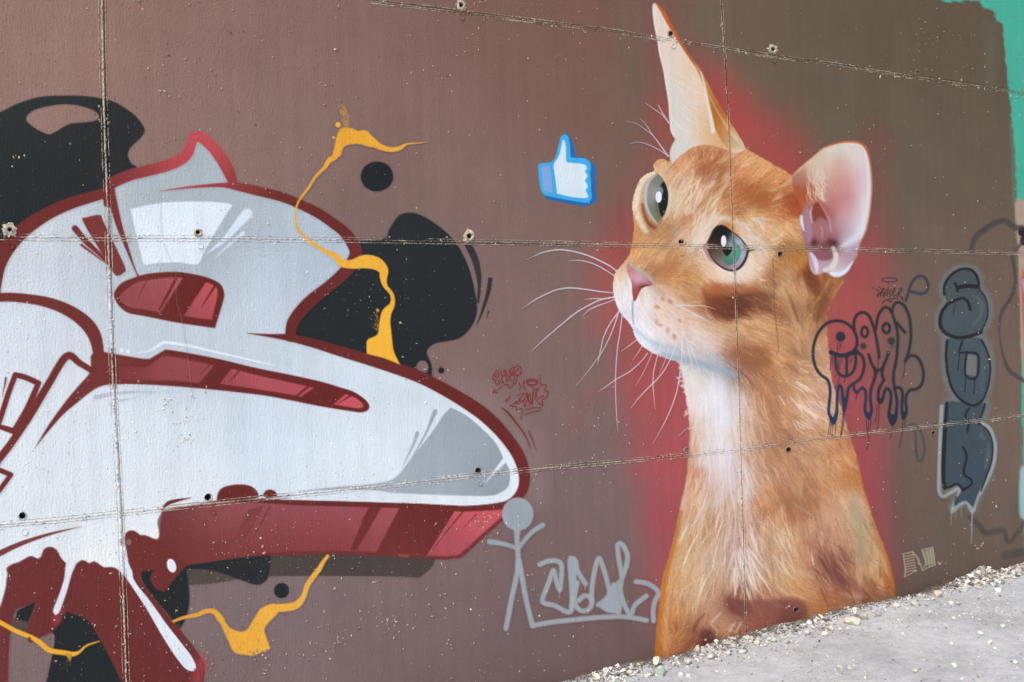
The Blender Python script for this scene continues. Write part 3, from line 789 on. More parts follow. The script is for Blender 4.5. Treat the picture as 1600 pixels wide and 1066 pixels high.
# red legs at the lower left
L = Layer(-70, 820, 335, 1090, 1.6)
MASS = [(-40, 985), (-24, 958), (-8, 955), (2, 945), (8, 922), (12, 899), (10, 889), (18, 882), (30, 878), (42, 871), (50, 869), (60, 873), (65, 867), (68, 859), (74, 855), (82, 855), (90, 861), (95, 871), (103, 880), (112, 886), (120, 880), (128, 875), (134, 877),
        (140, 880), (146, 877), (153, 880), (162, 886), (175, 886), (184, 890), (196, 900, 'c'), (200, 880), (196, 850), (196, 834), (203, 829), (211, 830), (222, 838), (235, 844), (246, 846), (258, 850), (272, 860), (283, 872), (292, 882, 'c'), (289, 886), (275, 902), (265, 914), (257, 924), (245, 921), (236, 910), (235, 900), (242, 891, 'c'),
        (222, 893, 'c'), (219, 902), (224, 912), (235, 926), (255, 953), (272, 972), (290, 995), (305, 1014), (315, 1030), (320, 1046), (316, 1088, 'c'), (200, 1088, 'c'), (180, 1045), (165, 1015), (152, 992), (143, 977), (135, 968), (120, 962), (110, 958), (103, 954, 'c'),
        (97, 965), (85, 985), (62, 997), (47, 1004), (41, 990), (45, 972), (57, 940, 'c'), (40, 947), (27, 952), (22, 962), (17, 985), (14, 1020), (13, 1088, 'c'), (-44, 1088, 'c')]
L.fill(MASS, lerp_field([(50, 900, 112, 48, 46), (150, 920, 112, 48, 46), (230, 870, 110, 46, 43), (250, 1030, 108, 46, 45), (0, 1020, 112, 52, 50), (200, 1010, 110, 48, 46), (90, 940, 106, 44, 42)], 50), 1.2)
L.blob(313, 1042, 13, 22, 20, (172, 62, 74), 0.75); L.blob(88, 968, 9, 10, 0, (168, 58, 66), 0.75); L.blob(98, 955, 7, 9, 0, (158, 54, 62), 0.6); L.blob(308, 1062, 9, 10, 0, (180, 70, 82), 0.6)
L.build('red_leg', letter, STEP * 6)
L = Layer(60, 820, 330, 1070, 1.3)
L.fill([(103, 882), (100, 905), (92, 930), (84, 950), (83, 957), (86, 961), (91, 959), (96, 948), (104, 925), (112, 897), (118, 881), (110, 874)], (226, 231, 240), 1.1)
L.build('white_drip', letter, STEP * 7)
L = Layer(180, 820, 330, 1070, 1.3)
L.fill([(186, 888), (198, 905), (205, 915), (228, 950), (250, 988), (270, 1020), (285, 1040), (293, 1047), (302, 1048.5), (306, 1042), (300, 1027), (285, 1007), (260, 975), (235, 940), (215, 915), (208, 903), (206.5, 893), (200, 878), (195, 862), (190, 850), (180, 860)], (228, 234, 242), 1.1)
L.build('white_drip', letter, STEP * 7)
L = Layer(250, 865, 285, 905, 1.0)
L.fill([(268 + 7 * math.cos(a) * math.cos(.3) - 11 * math.sin(a) * math.sin(-.3), 884 + 7 * math.cos(a) * math.sin(-.3) + 11 * math.sin(a) * math.cos(.3)) for a in np.linspace(0, 6.28, 20, endpoint=False)], (232, 236, 242), 1.0, smooth=False)
L.build('white_drip', letter, STEP * 7)

# outlines
OUT = lerp_field([(30, 380, 112, 46, 42), (120, 320, 110, 44, 40), (200, 275, 122, 52, 52), (260, 260, 172, 66, 70), (300, 215, 204, 88, 92), (330, 230, 196, 82, 86), (355, 265, 168, 66, 68), (370, 290, 112, 46, 42), (450, 310, 108, 44, 40), (550, 400, 106, 42, 38),
                  (460, 510, 104, 40, 36), (600, 570, 106, 42, 38), (760, 650, 106, 40, 36), (818, 740, 110, 42, 40), (60, 470, 112, 48, 44), (150, 540, 112, 48, 44), (50, 640, 114, 48, 44)], 40)
OUTN = [0]
def outline(pts, bb, soft=1.2):
    OUTN[0] += 1
    L = Layer(*bb, 1.4); L.stroke(pts, OUT, soft); return L.build('red_outline', letter, STEP * 8 + 0.00003 * OUTN[0])
outline([(-10, 462, 20), (-9, 438, 25), (-3, 412, 26), (12, 385, 26), (38, 358, 24), (75, 334, 20), (110, 318, 19), (150, 306, 17), (172, 300, 16)], (-60, 280, 200, 500))
outline([(168, 318, 13), (169, 300, 15), (173, 288, 18), (200, 275, 18), (230, 267, 18), (258, 260, 18), (280, 251, 18), (293, 240, 17), (299, 224, 16), (304, 214, 17), (316, 216, 18), (333, 231, 18), (348, 251, 19), (358, 270, 18), (364, 286, 14)], (150, 195, 390, 335))
outline([(250, 298.5, 0.5), (300, 292.5, 4), (345, 289.5, 7), (372, 292, 13), (400, 298, 15), (440, 308, 15), (470, 320, 15), (500, 335, 16), (520, 349, 16), (537, 362, 17), (550, 379, 19), (556, 395, 20), (550, 411, 20), (534, 430, 19), (512, 449, 18), (489, 467, 19), (470, 486, 19), (457, 505, 18), (453, 526, 16)], (240, 270, 580, 545))
outline([(386, 521, 0.5), (420, 524.5, 5), (452, 528, 11), (488, 536, 14), (525, 547, 16), (565, 559, 17), (610, 573, 18), (655, 589, 19), (690, 606.5, 19), (722, 625, 20), (752, 645, 21), (777, 668, 20), (797, 692, 19), (810, 712, 19), (818, 735, 18), (819, 755, 17), (812, 773, 15), (795, 787, 12), (765, 793, 9)], (375, 505, 840, 810))
outline([(-20, 962, 10), (-70, 950, 15), (-130, 917, 16), (-200, 832, 17), (-237, 712, 17), (-216, 598, 17), (-150, 518, 16), (-60, 478, 15), (0, 465, 14), (50, 468, 15), (85, 476, 17), (115, 490, 19), (137, 508, 21), (149, 528, 20), (154, 552, 17)], (-260, 445, 175, 985))
outline([(172, 300, 15), (180, 330, 12), (187, 355, 9.5), (200, 392, 5), (212, 424, 2), (217, 433, 4)], (155, 285, 230, 445))
outline([(143, 579, 9), (125, 568, 10), (104, 557, 12), (76, 600, 12), (47, 648, 13), (18, 692, 12), (-5, 722, 12), (-34, 762, 10), (-70, 812, 1)], (-90, 540, 160, 830))
L = Layer(-60, 575, 80, 780, 1.3)
L.stroke([(-14, 690, 9), (0, 655, 9), (13, 615, 9), (24, 586, 9, 'c'), (40, 590, 9), (60, 599, 9, 'c'), (42, 640, 10), (22, 674, 10, 'c'), (0, 667, 8), (-14, 662, 8)], OUT, 1.1)
L.stroke([(9, 591, 3.4), (7, 604, 2.4), (3.5, 620, 0.5)], (140, 70, 70), 0.9)
L.stroke([(-10, 731, 8), (17, 742, 8, 'c'), (0, 765, 8), (-14, 782, 8)], OUT, 1.1)
L.build('red_outline', letter, STEP * 8 + 0.0003, split=True)
L = Layer(100, 325, 215, 440, 1.2)
L.fill([(129, 345), (134, 340), (156, 336), (161, 345), (178, 380), (196, 419), (194, 426), (185, 431), (177, 426), (152, 385)], (122, 56, 52), 1.1)
L.stroke([(117, 357, 10), (135, 378, 9), (155, 397, 6), (172, 416, 1)], (118, 52, 48), 1.0); L.stroke([(127.5, 383, 4.5), (150, 400, 3), (170, 415, 0.8)], (136, 70, 68), 0.9)
L.build('red_accent', letter, STEP * 7, split=True)
L = Layer(-90, 755, 440, 915, 1.2)
L.stroke([(253, 797, 2), (262, 787, 6), (275, 782.5, 5), (299, 778, 0.5)], DRED, 0.9)
L.fill([(339, 777), (343, 766), (353, 760), (372, 757), (390, 759), (401, 767), (404, 777), (400, 779), (345, 784)], (106, 42, 38)); L.fill([(411, 775), (415, 767), (422, 765), (430, 768), (433, 775), (425, 777.5)], (106, 42, 38))
L.stroke([(-80, 905, 0.5), (-40, 884, 6), (-5, 867, 9), (20, 855, 8), (45, 845, 6.5), (80, 834, 4), (126, 823, 0.5)], (122, 62, 62), 0.9)
L.build('red_accent', letter, STEP * 7, split=True)
L = Layer(775, 630, 845, 710, 1.1)
L.stroke(Z(720, 540, 6.6625, [(425, 650, 12), (490, 700, 22), (560, 785, 20), (640, 890, 16), (700, 1000, 12), (722, 1075, 3)]), (112, 44, 42), 1.0, 0.9)
L.stroke(Z(720, 540, 6.6625, [(705, 890, 12), (740, 970, 14), (785, 1090, 3)]), (112, 44, 42), 0.9, 0.9)
L.build('red_accent', letter, STEP * 7, split=True)

# ------------------------------------------------------------------ yellow streaks
YEL = (242, 176, 52)
t = wall_thing('yellow_paint_streak', 'thin yellow painted streak with two splashes, running over the silver lettering and black cloud', 'graffiti', 560, 400)
YF = lerp_field([(540, 210, 226, 158, 52), (575, 220, 240, 175, 55), (480, 300, 235, 170, 55), (560, 410, 240, 176, 62), (600, 540, 245, 182, 58), (610, 470, 240, 178, 55)], 40)
L = Layer(450, 150, 680, 580, 1.2)
L.stroke([(668, 222, 0.3), (655, 223.5, 1.2), (635, 225.5, 2.6), (626, 231, 6), (612, 234, 7), (595, 230, 9), (580, 221, 14), (565, 214, 20)], YF, 1.1)
L.fill([(521, 244), (524, 222), (528, 208), (535, 200), (550, 201), (560, 205), (572, 204), (580, 212), (588, 222), (582, 230), (560, 225), (545, 226), (536, 231), (531, 244)], YF, 1.6)
L.stroke([(526, 238, 11), (522, 246, 9), (514, 251, 8), (507, 262, 5.5), (493, 276, 4), (483, 292, 3.6), (473, 305, 3.2), (465, 318, 3), (462, 335, 3), (464, 355, 3.6), (473, 367, 4.2), (484, 377, 6), (507, 392, 6), (525, 401, 10), (534, 411, 12), (550, 413, 14), (570, 409, 21), (588, 412, 20),
          (599, 422, 15), (599, 435, 11), (602, 447, 7), (612, 460, 6), (613, 475, 8), (604, 489, 15), (601, 505, 17)], YF, 1.1)
L.fill([(573, 533), (573, 553, 'c'), (600, 560), (625, 570, 'c'), (615, 548), (612, 525), (608, 503), (594, 503), (590, 522), (580, 528)], YF, 1.2)
L.disc(528, 195, 4, YEL); L.disc(521, 215, 2, YEL); L.disc(590, 485, 2.4, (215, 170, 70), soft=1.4)
rr = np.random.default_rng(8)
for k in range(170):
    u_ = rr.random(); L.disc(534 + 8 * u_ + rr.normal() * 3.2, 166 + 34 * u_ + rr.normal() * 2, 0.5 + 0.5 * rr.random(), (204, 146, 66), soft=0.8, alpha=0.55)
for k in range(60):
    L.disc(591 - abs(rr.normal()) * 4, 488 + rr.random() * 30, 0.5 + rr.random() * 0.5, (200, 150, 70), soft=0.7, alpha=0.6)
L.build('streak', t, STEP * 10)
t = wall_thing('yellow_paint_streak', 'yellow painted streak with one pointed splash, below the red striped band', 'graffiti', 390, 960)
L = Layer(260, 860, 525, 1035, 1.3)
YF2 = lerp_field([(300, 962, 226, 162, 60), (380, 1000, 240, 175, 60), (440, 950, 240, 178, 66), (500, 890, 232, 172, 70)], 40)
L.stroke([(271, 971, 4), (287, 965, 5), (307, 961, 6), (322, 955, 7), (335, 956, 8), (345, 968, 10)], YF2, 1.2)
L.fill([(338, 958), (347, 964), (358, 980), (375, 987), (386, 984), (396, 968), (408, 951), (425, 944), (437, 948), (433, 959), (421, 971), (413, 983), (416, 996), (420, 1012), (410, 1018), (397, 1024), (382, 1023), (366, 1019), (356, 1000), (346, 978)], YF2, 1.8)
L.stroke([(425, 950, 12), (450, 949, 12), (465, 944, 11), (475, 930, 8), (480, 915, 8), (490, 900, 8), (498, 890, 8), (505, 878, 6), (512, 869, 5)], YF2, 1.1)
L.disc(419, 1012, 3, YEL)
L.build('streak', t, STEP * 9)
t = wall_thing('yellow_paint_streak', 'sagging yellow painted streak crossing the black and brown between the red legs', 'graffiti', 80, 1010)
L = Layer(-60, 940, 170, 1055, 1.2)
L.stroke([(-58, 940, 0.6), (-30, 957, 5), (-3, 971, 7), (25, 986, 7), (47, 995, 7), (62, 1004, 8), (77, 1016, 8), (100, 1020, 8), (115, 1022, 7), (125, 1018, 4), (135, 1009, 3), (155, 1002, 1.6)], YEL, 1.2)
L.fill([(100, 1022), (112, 1022), (109, 1034), (106, 1028)], (205, 150, 60), 1.2, 0.9)
for k in range(25): L.disc(107 + rr.normal() * 5, 1030 + rr.random() * 22, 0.5, (180, 130, 60), soft=0.7, alpha=0.6)
L.build('streak', t, STEP * 9)

# ------------------------------------------------------------------ thumb
t = wall_thing('thumbs_up_emblem', 'small blue and white painted thumbs-up hand beside the cat face', 'graffiti', 886, 265)
zz = lambda p: Z(810, 190, 7.107, p)
L = Layer(832, 200, 945, 332, 1.0)
L.fill(zz([(510, 142), (560, 170), (600, 220), (625, 320), (637, 392, 'c'), (740, 405), (800, 450), (850, 490), (868, 560), (848, 600), (862, 690), (850, 740), (872, 850), (830, 910), (730, 940), (520, 905), (330, 862), (298, 822), (400, 600)]), (38, 104, 172), 0.9)
L.build('shade', t, STEP * 2)
L = Layer(832, 200, 945, 332, 1.0)
L.fill(zz([(220, 478, 'c'), (250, 465), (340, 455), (395, 425), (430, 330), (465, 190), (490, 150), (520, 140), (550, 165), (570, 250), (578, 395, 'c'), (620, 403), (740, 410), (790, 445), (805, 500), (796, 580), (808, 680), (806, 760), (815, 840), (795, 880), (740, 902), (600, 880), (400, 845), (290, 815), (255, 780), (240, 720), (225, 600)]), (62, 172, 226), 0.9)
L.build('outline', t, STEP * 3)
L = Layer(832, 200, 945, 332, 1.0)
L.fill(zz([(500, 200), (525, 270), (530, 440), (545, 455), (700, 470), (750, 490), (760, 520), (735, 555, 'c'), (768, 600), (760, 625), (735, 655, 'c'), (765, 700), (768, 730), (745, 765, 'c'), (775, 830), (760, 850), (600, 840), (430, 800, 'c'), (405, 600), (393, 480), (450, 380), (480, 260)]),
       lerp_field([(880, 270, 220, 232, 240), (900, 280, 214, 230, 234), (882, 230, 214, 226, 228), (905, 300, 210, 226, 232)], 15), 0.9)
L.build('hand', t, STEP * 4)
L = Layer(840, 250, 875, 310, 1.0)
L.fill(zz([(255, 500, 'c'), (350, 490, 'c'), (368, 640), (385, 790, 'c'), (290, 775), (265, 650)]), (128, 166, 220), 0.9)
L.build('cuff', t, STEP * 4)
# ------------------------------------------------------------------ the cat
cat = wall_thing('cat_mural', 'large painted ginger cat with upturned green eyes, sitting against a red glow', 'mural', 1200, 985)
RED = lerp_field([(1010, 640, 172, 72, 78), (1050, 700, 176, 76, 86), (1030, 850, 168, 70, 80), (960, 500, 168, 72, 74), (970, 400, 166, 72, 72), (1000, 330, 150, 70, 70), (1030, 180, 158, 66, 62), (1020, 80, 128, 58, 60), (1080, 60, 128, 70, 64), (1130, 140, 172, 66, 62), (1200, 210, 170, 66, 64),
                  (1240, 220, 160, 66, 62), (1370, 250, 124, 60, 62), (1375, 330, 132, 62, 64), (1360, 420, 162, 68, 70), (1330, 500, 172, 74, 76), (1350, 600, 160, 68, 76), (1360, 720, 168, 66, 76), (1385, 830, 158, 60, 72)], 50)
HAL = [(1050, 600, 1), (1030, 620, .96), (1002, 640, .98), (990, 645, .8), (978, 650, .35), (962, 655, 0), (1060, 700, 1), (1030, 700, .95), (1006, 700, .98), (993, 700, .8), (980, 700, .3), (965, 700, 0), (1050, 800, 1), (1022, 800, .97), (1008, 800, .75), (995, 800, .2), (980, 800, 0), (1038, 880, .9), (1014, 880, .65), (998, 880, .1), (1022, 950, .45), (1004, 950, .12), (985, 950, 0),
       (1018, 1000, .12), (1000, 1000, 0), (1030, 560, 1), (990, 560, .95), (965, 560, .5), (945, 560, .1), (928, 560, 0), (960, 500, .9), (945, 500, .62), (925, 500, .3), (905, 500, .05), (885, 500, 0), (950, 450, .85), (930, 450, .5), (905, 450, .12), (885, 450, 0), (965, 400, .95), (945, 400, .8), (920, 400, .35), (898, 400, .02),
       (980, 350, .9), (960, 350, .75), (940, 350, .25), (922, 350, 0), (980, 300, .5), (962, 300, .2), (942, 300, 0), (1008, 262, .55), (990, 262, .2), (970, 262, 0), (1032, 220, .8), (1015, 220, .45), (1000, 220, .15), (980, 220, 0), (1036, 180, .95), (1026, 180, .75), (1010, 180, .35), (992, 180, 0), (1028, 120, .7), (1016, 120, .35), (1000, 120, 0),
       (1020, 60, .75), (1011, 60, .4), (998, 60, 0), (1016, 10, .6), (1006, 10, .2), (994, 10, 0), (1030, 0, .5), (1045, 0, .25), (1020, -20, .3), (1052, 30, .6), (1068, 40, .2), (1085, 40, .0), (1078, 75, .6), (1096, 68, .2), (1115, 60, 0), (1100, 98, .85), (1118, 92, .35), (1140, 85, .05), (1115, 125, 1), (1135, 125, .8), (1155, 120, .25), (1175, 110, 0),
       (1135, 160, 1), (1160, 165, .9), (1185, 160, .4), (1208, 150, .05), (1155, 200, 1), (1190, 200, .95), (1220, 192, .65), (1248, 190, .22), (1270, 182, 0), (1185, 230, 1), (1220, 232, 1), (1245, 220, .75), (1266, 215, .3), (1225, 262, 1), (1290, 205, 0), (1320, 205, 0), (1345, 208, .1), (1362, 215, .5), (1368, 240, .5), (1382, 240, .35), (1398, 260, .08), (1415, 260, 0),
       (1370, 300, .6), (1386, 300, .35), (1402, 300, .05), (1420, 300, 0), (1368, 350, .75), (1386, 350, .5), (1402, 350, .15), (1422, 350, 0), (1356, 390, .95), (1376, 390, .75), (1396, 390, .3), (1416, 390, 0), (1340, 430, 1), (1370, 430, .88), (1392, 430, .5), (1415, 430, .12), (1440, 430, 0), (1320, 480, 1), (1350, 480, .97), (1376, 480, .65), (1400, 480, .28), (1428, 480, 0),
       (1310, 540, 1), (1345, 540, .97), (1370, 540, .65), (1394, 540, .25), (1416, 540, 0), (1310, 600, 1), (1340, 600, 1), (1365, 600, .88), (1390, 600, .4), (1412, 600, .06), (1335, 660, 1), (1368, 660, .9), (1385, 660, .5), (1405, 660, .08), (1350, 720, 1), (1370, 720, .95), (1385, 720, .45), (1402, 720, 0), (1362, 780, 1), (1380, 780, .75), (1396, 780, .15), (1412, 780, 0),
       (1380, 840, .95), (1395, 840, .4), (1410, 840, .02), (1400, 890, .7), (1413, 890, .15), (1430, 890, 0), (1408, 930, .15), (1420, 930, 0), (1400, 100, 0), (1400, 180, 0), (1450, 250, 0), (1350, 150, 0), (1200, 60, 0), (1300, 100, 0), (900, 300, 0), (860, 600, 0), (900, 800, 0), (1450, 380, 0), (1460, 480, 0), (860, 450, 0), (940, 720, 0), (960, 850, 0), (970, 130, 0), (1140, 50, 0), (1250, 120, 0), (1450, 600, 0), (1440, 750, 0), (1120, 400, 1), (1200, 600, 1), (1200, 800, 1), (1100, 300, 1), (1150, 500, 1), (1290, 330, 1), (1150, 700, 1), (1250, 700, 1), (1250, 400, 1)]
L = Layer(840, -50, 1470, 1030, 4)
X, Y = np.meshgrid(L.xs, L.ys)
L.a = np.clip(field(HAL, X, Y, 13)[..., 0], 0, 1); L.a = np.clip((L.a - 0.04) / 0.96, 0, 1)
for _ in range(2):
    for ax in (0, 1):
        p = np.pad(L.a, [(2, 2) if ax == 0 else (0, 0), (2, 2) if ax == 1 else (0, 0)], mode='edge')
        n_ = L.a.shape[ax]
        L.a = sum(np.take(p, np.arange(k, k + n_), axis=ax) for k in range(5)) / 5
fade = np.clip((1040 - Y) / 60, 0, 1) * np.clip((X - 845) / 30, 0, 1) * np.clip((1465 - X) / 20, 0, 1); L.a *= fade
L.rgb = RED(X, Y) * np.array([0.93, 0.92, 0.84]) + np.array([11, 14, 15])
L.a *= np.clip(0.95 + 0.16 * smooth_noise(X.shape, 14, np.random.default_rng(4), 3), 0, 1)
L.build('red_glow', cat, 0.00014, label='soft red sprayed glow behind the cat')

HEAD = [(1046, 250), (1040, 249), (1030, 248), (1022, 253), (1019, 259), (1022, 266), (1012, 270), (1002, 276), (996, 286), (990, 303), (987, 320), (989, 345), (989, 362), (986, 382), (982, 398), (971, 413), (961, 425), (957.5, 438), (957, 450), (959, 466), (964, 480), (971, 492), (980, 502), (987, 512), (990, 523),
        (998, 536), (1008, 545), (1020, 552), (1040, 560), (1058, 566)]
BODY_L = [(1062, 574), (1067, 590), (1069, 606), (1073, 630), (1077, 660), (1077, 690), (1075, 712), (1073, 740), (1070, 760), (1061, 800), (1053, 840), (1045, 870), (1036, 900), (1031, 930), (1028, 960), (1025, 990), (1022, 1030), (1022, 1062)]
BODY_R = [(1402, 960), (1400, 935), (1397, 912), (1390, 880), (1378, 845), (1366, 815), (1358, 790), (1350, 766), (1344, 738), (1337, 708), (1328, 682), (1316, 643), (1301, 598), (1297, 565), (1293, 530), (1292, 500), (1300, 470), (1312, 450), (1322, 434)]
TOP = [(1330, 415), (1340, 390), (1300, 330), (1255, 300), (1238, 275), (1215, 261), (1190, 246), (1164, 231), (1140, 215), (1100, 210), (1070, 225), (1058, 238)]
SIL = HEAD + BODY_L + BODY_R + TOP
EARL = [(1019, 10), (1023, 5), (1030, 8), (1040, 20), (1052, 42), (1065, 65), (1080, 88), (1095, 110), (1110, 138), (1125, 165), (1140, 190), (1152, 208), (1164, 232), (1150, 240, 'c'), (1115, 228), (1090, 228), (1070, 238), (1050, 256, 'c'), (1046, 243), (1049, 229), (1055, 218, 'c'), (1048, 206), (1046, 190), (1044, 160), (1040, 135), (1036, 110), (1030, 85), (1026, 60), (1021, 35)]
EARR = [(1237, 275, 'c'), (1250, 262), (1270, 245), (1290, 229), (1310, 222), (1330, 219.5), (1345, 222), (1354, 230), (1360, 250), (1363, 280), (1363, 300), (1360, 330), (1354, 360), (1345, 382), (1337, 402), (1327, 420), (1315, 431), (1303, 433), (1290, 426), (1275, 430), (1266, 420), (1262, 395), (1254, 370), (1250, 345), (1252, 325), (1240, 300)]
